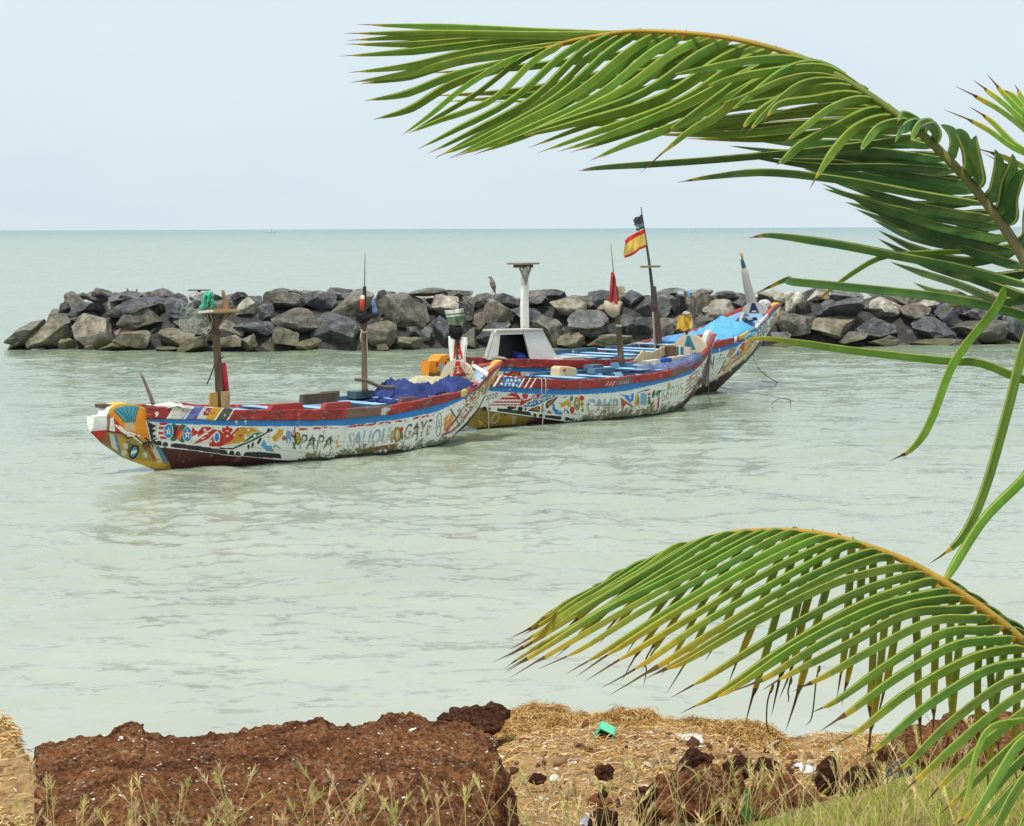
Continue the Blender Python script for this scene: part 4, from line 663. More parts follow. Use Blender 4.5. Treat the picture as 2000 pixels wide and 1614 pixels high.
M.head([(950, 738), (958, 728), (971, 706), (980, 703), (981, 708), (974, 726), (962, 750), (952, 748)], YELLOW, .09)
m = MB(); m.tube(crv([M.pt(941 + 9 * math.cos(t), 718 + (8 - .5 * t) * math.sin(t), .45) for t in np.linspace(0, 11, 16)], 40), .02, (.42, .22, .12), 6); prop(m.build('rope_coil', MT['rope'], None, None, True), 'brown rope coil hanging beside the yellow bow tip', 'rope')
m = MB(); m.prism([(201, 791), (233, 789), (233, 797), (202, 798)], M.A - M.n * .05, -M.n, .3, DWOOD); M.part(m, 'stern_bar', 'wood')
# ================================================================== BOAT 2 (middle)
class Boat2(Boat):
    def algae(s, ss): x0 = s.s_of(1120, .2, -.8); return np.where(ss > x0, np.clip((ss - x0) * .09, 0, .10), -.5)
    def decor(s, p):
        p.tf(930, 690, 8.0)
        p.poly([(-600, 700), (0, 820), (200, 905), (850, 990), (700, 1250), (-600, 1250)], MUST * .7)
        for q, c in (([(0, 1000), (130, 1060), (190, 1150), (60, 1130)], YELLOW * .75), ([(430, 960), (640, 990), (640, 1140), (420, 1120)], YELLOW * .55), ([(560, 980), (620, 985), (600, 1130), (565, 1130)], (.45, .40, .22)), ([(-100, 880), (60, 880), (60, 960), (-100, 950)], YELLOW * .5)): p.poly(q, c, .3)
        p.ring(300, 1020, 45, 85, 22, (.46, .42, .22), .5); p.star(450, 970, 26, BLACK); p.stroke([(0, 1010), (100, 1060), (180, 1140)], 12, BLACK)
        p.text('2020', 145, 745, 330, 690, 80, .12, BLACK, .01)
        for a, b_, y0, y1 in ((480, 640, 628, 664), (350, 690, 692, 724), (240, 680, 752, 776), (180, 680, 800, 818)): p.poly([(a, y1), (a + 60, y0), (b_ - 10, y0), (b_ + 20, y1)], RED)
        p.poly([(480, 660), (540, 625), (620, 625), (660, 650), (690, 700), (740, 740), (810, 730), (900, 650), (1020, 645), (960, 700), (880, 720), (760, 800), (680, 830), (690, 760), (640, 690)], RED); p.ell(690, 735, 10, 22, WHITE); p.ell(850, 700, 12, 14, WHITE); p.ell(930, 670, 10, 12, WHITE)
        for x, y in ((735, 665), (765, 650), (795, 665), (750, 695), (785, 695)): p.ell(x, y, 20, 24, RED)
        BB = (.06, .2, .42); p.poly([(720, 840), (800, 765), (880, 760), (900, 690), (960, 700), (990, 670), (1050, 655), (1290, 660), (1060, 760), (900, 840)], BB); p.stroke([(720, 835), (800, 762), (870, 745), (885, 690), (930, 680), (960, 740), (1000, 680), (1060, 650)], 12, WHITE)
        for x, y in ((790, 800), (840, 810), (910, 730), (915, 780), (980, 760), (1030, 700), (1080, 700), (1130, 690), (1180, 680), (1000, 720), (1060, 730), (870, 790)): p.star(x, y, 24, WHITE)
        p.stroke([(680, 845), (880, 850), (1080, 770), (1300, 655)], 12, WHITE); p.poly([(800, 900), (880, 860), (980, 825), (1005, 860), (990, 915), (940, 920)], BLACK); p.poly([(870, 890), (960, 840), (985, 865), (975, 900)], ORANGE * .8); p.poly([(1085, 800), (1120, 750), (1300, 668), (1180, 800), (1110, 870), (1090, 850)], BLACK); p.poly([(1110, 800), (1150, 760), (1240, 705), (1170, 780), (1125, 835)], ORANGE * .85); p.poly([(1020, 800), (1055, 790), (1065, 920), (1020, 930)], (.25, .2, .08), .3)
        p.poly([(330, 860), (600, 885), (840, 920), (875, 985), (330, 905)], BLACK); p.ell(130, 872, 42, 36, BLACK); p.ell(210, 870, 22, 22, BLACK); p.ell(540, 855, 60, 25, BLACK); p.ell(690, 870, 42, 34, BLACK); p.ell(610, 850, 14, 26, BLACK); p.ell(770, 875, 14, 28, BLACK); p.ell(915, 985, 32, 44, BLACK); p.ell(1015, 990, 40, 40, BLACK); p.poly([(1070, 965), (1200, 975), (1330, 985), (1330, 1040), (1080, 1020)], BLACK, .55); p.poly([(1390, 1000), (1560, 1030), (1560, 1075), (1390, 1050)], BLACK, .75); p.stroke([(190, 902), (840, 985), (1360, 1050), (1600, 1090)], 7, WHITE)
        p.poly([(1180, 780), (1215, 775), (1240, 870), (1290, 890), (1340, 920), (1350, 965), (1240, 955), (1190, 880)], BLUE); p.ell(1200, 830, 8, 10, WHITE); p.ell(1295, 910, 9, 12, WHITE); p.poly([(1100, 935), (1145, 890), (1200, 950)], (.30, .08, .04), .2); p.poly([(1310, 800), (1380, 760), (1450, 705), (1440, 790), (1360, 850), (1320, 840)], (.72, .40, .04), .1); p.ell(1490, 715, 22, 46, GREEN, .2); p.ell(1455, 800, 30, 46, (.66, .42, .05)); p.ell(1500, 890, 36, 56, RED); p.ell(1430, 915, 14, 40, GREEN, -.5); p.ell(1385, 890, 10, 36, GREEN, .2); p.ell(1575, 790, 46, 100, (.62, .36, .04)); p.ring(1575, 790, 46, 102, 10, (.2, .09, .04)); p.ell(1575, 800, 22, 60, (.1, .22, .14)); p.ell(1575, 780, 12, 30, WHITE); p.ell(1650, 705, 36, 44, RED); p.ell(1655, 800, 26, 50, (.60, .42, .06)); p.ell(1655, 800, 12, 22, (.12, .2, .06)); p.ell(1660, 885, 18, 40, GREEN, 0, .3); p.stroke([(1320, 690), (1400, 690), (1430, 672)], 10, BLACK, .3)
        for x in (525, 1110): p.poly([(x - 24, 560), (x + 24, 560), (x, 590)], WHITE)
        p.tf(0, 0, 1)
        for t, a, b_ in (('CAMP', (1145, 808), (1206, 807)),): p.text(t, *a, *b_, 28, .08, (.45, .30, .26), .035, .45, 0, .5); p.text(t, *a, *b_, 28, .08, (.18, .22, .30), .035, .25, .5, 1); p.text(t, *a, *b_, 28, .08, (.60, .57, .50), -.012, .0, 0, .5); p.text(t, *a, *b_, 28, .08, (.38, .50, .64), -.012, .2, .5, 1)
        p.tf(1120, 680, 6.667)
        p.poly([(610, 600), (720, 620), (790, 585), (780, 680), (740, 715)], BLUE); p.ell(660, 640, 10, 18, WHITE); p.ell(740, 640, 16, 30, (.5, .6, .7)); p.poly([(610, 640), (680, 690), (790, 760), (820, 720), (790, 790), (690, 730), (650, 780), (640, 860)], (.48, .10, .07), .3); p.ell(825, 680, 26, 80, (.70, .36, .05), .1); p.ell(845, 690, 9, 60, GREEN, .1); p.poly([(870, 600), (910, 580), (955, 600), (950, 740), (875, 745)], (.22, .42, .58), .3); p.poly([(985, 570), (1010, 610), (965, 625)], RED); p.ell(985, 655, 22, 22, (.08, .22, .36), 0, .2); p.ell(985, 705, 24, 34, (.05, .22, .14), 0, .2); p.ell(1045, 600, 22, 55, GREEN, .2, .1); p.poly([(1070, 600), (1090, 555), (1160, 545), (1120, 600), (1090, 640)], (.04, .2, .12), .15); p.poly([(990, 830), (1040, 740), (1060, 680), (1000, 720)], (.45, .12, .06), .3); p.stroke([(990, 830), (1085, 720)], 8, (.07, .2, .35), .2); p.poly([(1085, 790), (1100, 640), (1125, 600), (1115, 780)], (.46, .10, .08), .2); p.stroke([(830, 590), (900, 560), (990, 545)], 10, BLACK, .4); p.ell(740, 815, 12, 40, (.1, .3, .12), .3, .4); p.ell(860, 800, 22, 50, (.55, .48, .15), 0, .4)
        p.text('SEPIIS', 1150, 700, 1420, 590, 150, .1, (.50, .24, .18), .0, .35, 0, .5); p.text('SEPIIS', 1150, 700, 1420, 590, 150, .1, (.26, .28, .28), .0, .35, .5, 1); p.ell(1245, 490, 24, 34, (.62, .40, .1), 0, .3)
        for k in range(5): p.stroke([(1445 + k * 8, 640 - 50 * k), (1560, 560 - 55 * k), (1640, 480 - 50 * k)], 15, (.48, .12, .09), .3)
        p.poly([(1230, 800), (1390, 720), (1500, 640), (1480, 680), (1370, 770), (1240, 830)], BLACK, .35); p.stroke([(1150, 560), (1150, 860)], 4, (.3, .28, .22)); p.stroke([(330, 640), (335, 900)], 4, (.34, .3, .24))
        p.tf(0, 0, 1); squiggles(p, [(1340, 750), (1375, 715), (1388, 700), (1352, 770)], 24, [(.5, .14, .1), (.3, .3, .27), (.5, .48, .4)], 2.0, 5)
    def decor_rail(s, p):
        p.tf(930, 690, 8.0); p.poly([(0, 300), (440, 300), (420, 400), (330, 530), (0, 530)], RAIL)
        for k in range(4): x = 250 + k * 85; p.poly([(x + 110, 350), (x + 150, 350), (x + 40, 530), (x, 530)], WHITE)
        p.poly([(440, 370), (745, 390), (650, 545), (330, 520)], (.05, .16, .36))
        for k in range(4): p.star(490 + k * 62, 425, 30, WHITE); p.star(400 + k * 62, 478, 30, WHITE); p.star(450 + k * 62, 505, 22, WHITE)
        for k in range(6): x = 640 + k * 46; p.poly([(x + 105, 390), (x + 128, 390), (x + 23, 555), (x, 555)], WHITE if k % 2 == 0 else (.24, .03, .03))
        p.tf(1120, 680, 6.667); p.poly([(560, 400), (780, 380), (760, 490), (540, 500)], (.16, .10, .09), .2)
        for x in (420, 460, 500, 800, 850): p.stroke([(x + 40, 440), (x, 500)], 8, (.6, .5, .44))
        p.text('1183', 600, 470, 720, 462, 40, .1, (.5, .45, .4), 0, .1); p.poly([(1270, 290), (1560, 190), (1540, 300), (1270, 370)], (.18, .10, .08), .45)
b2 = Boat2('pirogue with stars and stripes on its rail, moored in the middle', (935, 838), (1335, 797), 1.05, dict(
    top=[(862, 757), (880, 756), (884, 745), (900, 740), (930, 737), (971, 734), (1045, 741), (1105, 744), (1180, 741), (1262, 732), (1307, 724), (1337, 713), (1367, 699), (1380, 682), (1395, 652)],
    rb=[(862, 768), (900, 758), (955, 755), (1040, 759), (1092, 761), (1120, 761), (1180, 758), (1210, 753), (1270, 744), (1315, 736), (1352, 722), (1367, 713), (1382, 692), (1395, 656)],
    bb=[(862, 772), (900, 766), (954, 764), (1055, 771), (1111, 772), (1180, 769), (1225, 764), (1300, 747), (1352, 731), (1380, 702), (1395, 660)],
    ch=[(862, 776), (880, 778), (910, 786), (937, 796), (955, 803), (1036, 814), (1099, 823), (1150, 831), (1210, 832), (1270, 822), (1315, 803), (1345, 773), (1370, 734), (1394, 662)],
    kl=[(862, 780), (880, 802), (908, 830), (948, 843), (1000, 852), (1200, 850), (1290, 828), (1318, 808), (1334, 795), (1357, 768), (1379, 730), (1395, 664)]), 950)
M = b2
for x, z in ((985, -.08), (1040, -.10), (1085, .02), (1150, -.02), (1205, .10), (1235, .02), (1268, -.03)): M.thwart(x, z, .2)
rail_block(M, 1040, 1090, 727, .10, SLATE, .55, .14, 'plank', 'paint', .1); rail_block(M, 1120, 1150, 724, .10, SLATE, .55, .14, 'plank', 'paint', .1); rail_block(M, 1100, 1148, 736, .12, (.06, .15, .36), -.25, .3, 'thwart_pad', 'paint', .2)
rail_block(M, 1157, 1180, 713, .10, SLATE, .2, .3, 'plank', 'paint', .1); rail_block(M, 1160, 1212, 719, .12, SLATE * 1.1, -.1, .25, 'plank', 'paint', .1); rail_block(M, 1208, 1238, 709, .2, (.07, .2, .32), .0, .3, 'mast_step', 'paint', .1); rail_block(M, 1277, 1302, 721, .14, SLATE * 1.4, -.35, .2, 'plank', 'paint', .1)
# jerrycan
m = MB(); o = M.A - M.n * .1; m.prism([(1091, 738), (1092, 719), (1097, 715.5), (1112, 716), (1126, 719), (1128, 723), (1127, 737), (1112, 741), (1095, 743)], o, -M.n, .30, (.66, .52, .30)); jc = m.build('jerrycan', MT['plastic'], None, None, False, .03); prop(jc, 'yellowish cream jerrycan with a round red cap', 'jerrycan')
m = MB(); c = onplane(1102, 723, o - M.n * .01, M.n); m.tube([c + M.n * .03, c - M.n * .03], .04, (.55, .07, .02), 12); q = m.build('cap', MT['plastic'], None, None, False); q.parent = jc; q.location = q.location - jc.location
# masts
mc = M.mast([(1214, 712), (1208, 640), (1203, 560)], (.09, .055), WOODC * .85); m = MB(); m.tube([M.pt(1203, 562, 0), M.pt(1198, 530, 0), M.pt(1193, 476, 0)], [.02, .014, .006], (.12, .11, .10), 6); M.part(m, 'antenna', 'wood', mc, 0)
flagcloth('red_flag', 'faded red cloth hanging limp from the slim mast', 'flag', M.A - M.n * .08, -M.n, [(1194, 531), (1200, 532), (1203, 592), (1189, 594)], [(0, (.46, .06, .07))], 5, .07, hem=4)
m = MB(); m.tube([M.pt(1213, 566, .06), M.pt(1214, 566, -.06)], .10, (.40, .32, .22), 14); prop(m.build('wooden_disc', MT['wood'], None, None, False, .01), 'round tan wooden disc fixed beside the limp red cloth', 'disc')
m = MB(); m.tube(crv([M.pt(1182, 588, 0), M.pt(1190, 602, -.1), M.pt(1200, 612, -.1), M.pt(1206, 596, -.1), M.pt(1214, 592, 0)], 14), [.03, .08, .12, .13, .14, .13, .12, .1, .1, .09, .08, .07, .06, .03], (.52, .42, .30), 9); m.tube(crv([M.pt(1204, 590, -.05), M.pt(1209, 600, -.1), M.pt(1207, 615, -.1)], 8), .03, (.46, .38, .28), 6); prop(m.build('sail_bundle', MT['cloth'], None, None, True), 'tan cloth bundle slung round the slim red flag mast', 'bundle')
m = MB(); m.tube([M.pt(1204, 636, -.08), M.pt(1213, 637, -.08)], .03, (.6, .58, .5), 8); M.part(m, 'lashing', 'rope', mc, 0)
# bow gear
st = M.bow_arch(1347, 654, .95, CREAM, None, [([(1336, 679), (1342, 656), (1347, 656), (1358, 682), (1347, 682)], (.035, .17, .25), 0), ([(1341.5, 672), (1343.5, 665), (1347, 672)], (.08, .1, .1), .012)])
m = MB(); o = M.A + M.u * (st - .5); m.prism([(1238, 707), (1257, 684), (1270, 690), (1299, 676), (1298, 684), (1299, 695), (1262, 712)], M.A + M.n * .35, -M.n, .05, (.58, .47, .28)); prop(m.build('folded_board', MT['wood'], None, None, False, .008), 'warped pale plywood board propped behind the striped plank', 'board')
m = MB(); c = M.tp(1306, 692, st - .55); m.box(c, M.u * .02, M.n * .26, np.array([0, 0, .22]), (.12, .075, .045)); m.box(c + np.array([0, 0, .12]) + M.u * .3 + M.n * .3, M.u * .3, M.n * .02, np.array([0, 0, .1]), (.6, .3, .06)); prop(m.build('brown_crate', MT['wood'], None, None, False, .008), 'dark brown crate side standing before the blue A panel', 'crate')
m = MB(); c = M.tp(1330, 692, st - .2); m.box(c, M.u * .02, M.n * .34, np.array([0, 0, .20]), (.56, .5, .38)); m.box(c - M.u * .03, M.u * .015, M.n * .11, np.array([0, 0, .20]), (.04, .16, .24)); m.box(c - M.u * .05 , M.u * .02, M.n * .02, np.array([0, 0, .22]), (.7, .68, .6)); M.part(m, 'bow_locker')
m = MB(); q = [(1264, 713), (1290, 709), (1290, 702), (1263, 706)]; m.prism(q, M.A + M.n * -.1, -M.n, .2, (.62, .56, .44)); m.prism([(1290, 709), (1312, 706), (1312, 699), (1290, 702)], M.A + M.n * -.102, -M.n, .2, (.03, .12, .46)); m.prism([(1312, 706), (1342, 702), (1340, 694), (1312, 699)], M.A + M.n * -.1, -M.n, .2, (.62, .56, .44)); prop(m.build('striped_plank', MT['paint'], None, None, False), 'cream plank with one bright blue block along the middle boat', 'plank')
drape(M, 'tarpaulin', 'faded violet blue tarpaulin spilling over the middle boat rail', 'tarpaulin', 1238, 1368, [(1238, 716), (1262, 716), (1290, 716), (1315, 711), (1335, 704), (1350, 696), (1362, 691), (1368, 694)], (-1.0, -.45), .10, (.09, .12, .25), 14, fold=.10, n=(70, 34))
m = MB(); m.tube([M.tp(1342, 700, st + .2), M.tp(1341, 640, st + .2), M.tp(1338, 570, st + .2)], [.035, .03, .025], (.10, .08, .06), 8); m.tube([M.tp(1353, 712, st + .1), M.tp(1352, 660, st + .1), M.tp(1351, 618, st + .1)], .014, (.66, .64, .58), 6); M.part(m, 'bow_post', 'wood', None, 0)
tblob(M, 1334, 597, st + .15, (.13, .12, .26), (.02, .018, .02), 'black_bundle', 'tall black plastic bundle tied up on the bow post', 'bundle', 'cloth', 52)
tblob(M, 1329, 573, st + .15, (.10, .1, .06), (.30, .42, .48), 'plastic_bag', 'pale blue plastic bag knotted on the black bundle', 'bag', 'tarp', 23); tblob(M, 1346, 574, st + .15, (.06, .06, .10), (.14, .36, .55), 'plastic_bag', 'tiny bright blue plastic bag right of the black bundle', 'bag', 'tarp', 29)
tblob(M, 1341, 612, st + .05, (.13, .1, .08), (.55, .52, .44), 'white_bag', 'off white bundle above the yellow cloth', 'bag', 'cloth', 31)
flagcloth('yellow_cloth', 'mustard yellow cloth hung out below the black bundle', 'cloth', M.A + M.u * (st + .05), -M.u, [(1325, 617), (1351, 616), (1350, 644), (1320, 646)], [(0, (.66, .42, .06))], 3, .06, hem=3)
m = MB(); m.prism([(1376, 676), (1381, 655), (1387, 645), (1393, 646), (1394, 652), (1398, 655), (1396, 668), (1388, 690), (1378, 700)], M.A - M.n * .08, -M.n, .16, (.70, .67, .60)); M.part(m, 'stem_head', 'paint', None, .02)
# old pale net over the bow
V = []; nu, nv = 26, 40; r = np.random.default_rng(3); a0 = np.array([1364, 672]); 
for v_ in np.linspace(0, 1, nv):
    for u_ in np.linspace(0, 1, nu):
        x = 1366 + 26 * u_ - 12 * v_ * (1 - .3 * u_); y = 676 - 10 * u_ + (78 + 10 * math.sin(u_ * 9)) * v_; V.append(M.pt(x, y, -.16 - .10 * v_ + .04 * math.sin(u_ * 17 + 3 * v_) * (.4 + v_)))
i = np.arange(nu * nv).reshape(nv, nu); q = np.stack([i[:-1, :-1], i[1:, :-1], i[1:, 1:], i[:-1, 1:]], -1).reshape(-1, 4); q = q[r.random(len(q)) > .06]
ob = mesh_np('draped_net', np.array(V), q, np.clip(np.array((.46, .42, .37)) * r.uniform(.7, 1.15, (len(q), 1)), 0, 1), MT['cloth'], True, None, 'base'); md = ob.modifiers.new('net', 'WIREFRAME'); md.thickness = .022; prop(ob, 'old pale grey net draped over the middle pirogue bow', 'net')
rope('bow_line', 'thin line dropping from the net draped bow into the water', [M.pt(1384, 690, -.2), M.pt(1384, 740, -.3), M.pt(1385, 775, -.3), M.pt(1390, 794, -.5)], .011, (.2, .19, .17))
for k, (x, o_) in enumerate(((1058, -.3), (1066, -.3))): rope('side_rope', ('left' if k == 0 else 'right') + ' strand of the pale rope looped over the red rail', [M.pt(x - 8, 741, -.6), M.pt(x - 3, 738.5, -1.02), M.pt(x, 745, -1.14), M.pt(x, 770, -1.14), M.pt(x + (1 if k else 3), 800, -1.05), M.pt(x + (-3 if k else 1), 835 if k == 0 else 774, -1.0)][:6 if k == 0 else 4], .011, (.50, .44, .36))
rope('side_rope', 'pale line hanging straight down past the painted year', [M.pt(953, 745, -.66), M.pt(953.5, 765, -.7), M.pt(954, 800, -.66), M.pt(955, 842, -.6)], .011, (.50, .44, .36))
# ================================================================== BOAT 3 (rear)
class Boat3(Boat):
    def algae(s, ss): return np.full_like(ss, -.02)
    def decor(s, p):
        p.tf(780, 600, 8.07); p.poly([(380, 780), (1000, 700), (1010, 1000), (900, 1200), (640, 1300), (380, 1300)], ORANGE * 1.0)
        p.star(785, 842, 62, BLACK); p.ell(745, 890, 34, 42, BLACK); p.ell(765, 880, 30, 40, ORANGE); p.poly([(620, 1000), (640, 900), (665, 870), (690, 940), (690, 985)], (.2, .42, .64)); p.poly([(580, 870), (625, 860), (610, 940), (575, 950)], RED, .2)
        p.poly([(400, 1000), (640, 1010), (640, 1160), (400, 1160)], (.20, .12, .06)); p.poly([(400, 1010), (640, 1000), (560, 1040)], ORANGE)
        p.tf(930, 690, 8.0); p.poly([(420, 320), (440, 280), (460, 320), (500, 310), (560, 285), (690, 300), (700, 340), (690, 390), (460, 390)], RED); p.ell(590, 350, 42, 42, ORANGE); p.star(585, 350, 26, BLACK); p.ell(660, 365, 26, 26, ORANGE); p.ell(635, 322, 8, 8, WHITE)
        for x in (525, 1115): p.poly([(x - 26, 235), (x + 26, 235), (x, 265)], WHITE)
        p.tf(1370, 580, 8.07); p.poly([(40, 1200), (90, 1180), (110, 1330), (60, 1360), (40, 1300)], ORANGE * .8); p.poly([(0, 1260), (50, 1250), (50, 1450), (0, 1450)], (.28, .08, .06)); p.text('W', 78, 1165, 220, 1135, 200, -.06, BLACK, .02, .15); p.stroke([(240, 990), (290, 960), (300, 900), (330, 930)], 10, (.15, .15, .13), .3); p.stroke([(250, 1040), (330, 960)], 9, (.15, .15, .13), .3)
        p.poly([(330, 1140), (430, 1000), (560, 870), (650, 760), (800, 640), (840, 600), (830, 700), (700, 900), (560, 1020), (420, 1140), (330, 1200)], (.74, .40, .08), .1); p.poly([(335, 1150), (450, 1010), (560, 900), (600, 820), (640, 740), (690, 700), (650, 880), (560, 990), (430, 1090), (350, 1180)], RED, .15); p.ell(575, 900, 34, 62, (.55, .58, .6), .3); p.ell(575, 900, 22, 46, (.12, .2, .4), .3)
        for q in ([(360, 1150), (450, 1060), (520, 980)], [(420, 1120), (500, 1060), (560, 1000)], [(380, 1080), (470, 1000), (560, 960)], [(600, 820), (640, 860), (650, 900)]): p.stroke(q, 14, WHITE, .2)
        p.poly([(390, 960), (450, 830), (520, 780), (540, 850), (450, 960)], (.48, .30, .18), .2); p.stroke([(440, 830), (440, 930)], 14, (.7, .34, .06)); p.stroke([(560, 780), (450, 960)], 8, (.3, .25, .2)); p.stroke([(330, 1120), (380, 1000), (350, 960)], 22, (.12, .2, .08), .4); p.stroke([(270, 1210), (330, 1100)], 18, (.1, .16, .08), .3)
        p.stroke([(60, 1370), (330, 1230), (600, 1040), (760, 880), (880, 720)], 20, (.72, .42, .12)); p.poly([(40, 1390), (330, 1260), (590, 1070), (780, 890), (900, 720), (960, 640), (930, 740), (800, 920), (620, 1100), (430, 1240), (250, 1340), (0, 1440)], BLACK, .05)
        for x, y in ((240, 1310), (455, 1175), (690, 980)): p.poly([(x - 18, y - 24), (x + 20, y - 44), (x + 6, y + 24)], WHITE)
        for x, y in ((800, 500), (920, 420), (545, 700), (285, 840)): p.poly([(x - 14, y - 40), (x + 14, y - 20), (x - 4, y + 40)], WHITE)
        p.ring(870, 590, 26, 44, 10, (.1, .16, .2), .5, .2); p.poly([(820, 460), (960, 330), (985, 390), (850, 500)], (.18, .3, .55), .1)
        squiggles(p, [(850, 560), (1150, 330), (1180, 380), (880, 700)], 60, [(.5, .32, .1), (.12, .14, .12), (.4, .12, .08), (.5, .5, .46), (.12, .25, .4)], 17, 4); squiggles(p, [(640, 830), (850, 600), (880, 700), (700, 930)], 16, [(.1, .2, .12), (.7, .36, .06), (.55, .5, .4)], 14, 6)
    def decor_cap(s, p): p.c[:] = ORANGE
    def decor_rail(s, p):
        p.tf(1370, 580, 8.07); p.poly([(590, 600), (740, 530), (760, 570), (700, 640), (590, 680)], (.62, .40, .05), .1); p.poly([(740, 520), (840, 470), (830, 540), (730, 590)], (.16, .24, .12), .2); p.poly([(1040, 230), (1140, 160), (1140, 240), (1060, 310)], (.35, .10, .08), .1); p.poly([(840, 440), (1040, 250), (1060, 320), (850, 520)], (.5, .5, .5), .3); p.poly([(520, 640), (560, 625), (560, 690), (520, 710)], WHITE)
b3 = Boat3('rear pirogue with a white cabin hut and red yellow flag', (950, 806), (1395, 763), 1.2, dict(
    top=[(830, 706), (857, 705), (861, 696), (875, 693), (888, 694), (908, 698), (980, 702), (1132, 704), (1236, 702), (1320, 690), (1396, 668), (1440, 659), (1475, 640), (1495, 617), (1508, 602), (1523, 593)],
    rb=[(830, 715), (908, 713), (980, 718), (1160, 719), (1236, 716), (1320, 703), (1396, 680), (1442, 668), (1492, 628), (1510, 608), (1523, 596)],
    bb=[(830, 722), (908, 722), (976, 726), (1160, 729), (1300, 715), (1388, 694), (1440, 678), (1480, 648), (1510, 615), (1523, 599)],
    ch=[(830, 736), (858, 744), (890, 765), (950, 785), (1100, 800), (1300, 785), (1376, 754), (1420, 728), (1460, 697), (1492, 663), (1516, 623), (1524, 602)],
    kl=[(830, 738), (838, 745), (860, 770), (900, 800), (950, 812), (1150, 818), (1350, 787), (1398, 764), (1460, 704), (1500, 657), (1519, 625), (1524, 605)]), 905)
M = b3
for x, z in ((940, -.05), (1105, .04), (1140, .06), (1180, .08), (1215, .10), (1250, .08), (1300, .0)): M.thwart(x, z, .2)
for x0, x1, y in ((1088, 1118, 683), (1128, 1168, 680), (1190, 1248, 675), (1246, 1268, 681)): rail_block(M, x0, x1, y, .14, SLATE * .8, .75, .14, 'plank', 'paint', .05)
rail_block(M, 1097, 1152, 697, .12, (.50, .48, .42), -.85, .3, 'thwart_pad', 'paint', .1); rail_block(M, 1238, 1300, 672, .12, (.50, .34, .32), .8, .1, 'side_plank', 'paint', .02)
# cabin hut: two raking side walls with an open end, roof board
st = M.s_of(1020, 1.5, 0); sa, sb = M.s_of(985, 1.5, 0), M.s_of(1058, 1.5, 0)
def quadbox(q, th, col, m):
    q = [np.asarray(p, float) for p in q]; n = np.cross(q[1] - q[0], q[3] - q[0]); n /= np.linalg.norm(n); b_ = [p + n * th for p in q]; m.add(q + b_, [(3, 2, 1, 0), (4, 5, 6, 7), (0, 1, 5, 4), (1, 2, 6, 5), (2, 3, 7, 6), (3, 0, 4, 7)], col)
zl = 1.28; zt = M.pt(1022, 645, -.3)[2]; cw = (.78, .77, .70)
def cabpts(px): return [M.pt(x, y, o_) for x, y, o_ in px]
yo = -.55; yb = -.18
fl, fr_ = (955, 703), (1035, 703); 
A_ = dict(fbl=M.pt(953, 703, yo), ftl=M.pt(968, 648, yo), ftr=M.pt(1022, 645, yo), fbr=M.pt(1037, 703, yo), sbr=M.pt(1090, 703, yo), str_=M.pt(1057, 646, yo))
m = MB()
m.prism([(952, 703), (968, 650), (978, 650), (972, 703)], M.A + M.n * yo, -M.n, .05, cw); m.prism([(1022, 645), (1058, 646), (1090, 704), (1037, 704)], M.A + M.n * (yo - .01), -M.n, .05, (.80, .79, .74)); m.prism([(968, 646), (1022, 642), (1022, 653), (968, 655)], M.A + M.n * (yo - .005), -M.n, .06, cw)
bk = [(952, 706), (972, 650), (1057, 648), (1088, 706)]; m.prism(bk, M.A + M.n * yb, -M.n, .05, (.02, .02, .02))  # back panel coloured near black to stand for the shaded inside
cab = M.part(m, 'deckhouse')
m = MB(); c0_, c1_ = M.pt(968, 648, yo), M.pt(1058, 646, yo); L_ = M.n * (yb - yo + .1); m.add([c0_ - M.n * .05, c1_ - M.n * .05, c1_ + L_, c0_ + L_] + [p + np.array([0, 0, .05]) for p in (c0_ - M.n * .05, c1_ - M.n * .05, c1_ + L_, c0_ + L_)], [(3, 2, 1, 0), (4, 5, 6, 7), (0, 1, 5, 4), (1, 2, 6, 5), (2, 3, 7, 6), (3, 0, 4, 7)], (.52, .50, .42)); M.part(m, 'roof', 'paint', cab)
m = MB(); f0, f1 = M.pt(952, 703, yo), M.pt(968, 650, yo); quadbox([f0, f1, f1 + M.n * .12, f0 + M.n * .12], .04, (.4, .39, .34), m); M.part(m, 'side_wall', 'paint', cab); m = MB(); f0, f1 = M.pt(1090, 704, yo), M.pt(1058, 646, yo); quadbox([f0, f0 + M.n * .33, f1 + M.n * .33, f1], .04, (.6, .58, .5), m); M.part(m, 'side_wall', 'paint', cab)
blob(M, 1008, 697, -.2, .32, .25, .16, (.035, .06, .30), 'blue_sack', 'dark blue sack stowed inside the white cabin opening', 'sack', 'tarp', 15, 4)
drape(M, 'white_cloth', 'white cloth strips lying on the rail before the cabin', 'cloth', 962, 1004, [(962, 700), (985, 697), (1004, 701)], (-1.2, -.7), .02, (.66, .64, .58), 19, 'cloth', .03, (40, 20))
m = MB(); o = M.A + M.n * .0; m.prism([(1022, 648), (1021, 600), (1023, 545), (1025, 524), (1031, 524), (1033, 560), (1033, 600), (1034, 648)], o, -M.n, .10, (.80, .78, .70)); cp = M.part(m, 'cabin_pole')
m = MB(); c = M.pt(1022, 515, .06); m.box(c, M.u * .34, M.n * .28, np.array([0, 0, .025]), (.32, .27, .2)); m.box(c - np.array([0, 0, .07]), M.u * .2, M.n * .18, np.array([0, 0, .04]), (.14, .11, .085)); M.part(m, 'platform', 'wood', cp)
for x0, o0 in ((1014, 0), (1037, 0), (1021, .2), (1031, -.2)): m = MB(); m.tube([M.pt(x0, 521, o0), M.pt(1027 + (x0 - 1027) * .2, 545, o0 * .3), M.pt(1027, 556, 0)], .03, (.40, .35, .27), 6); M.part(m, 'strut', 'wood', cp, 0)
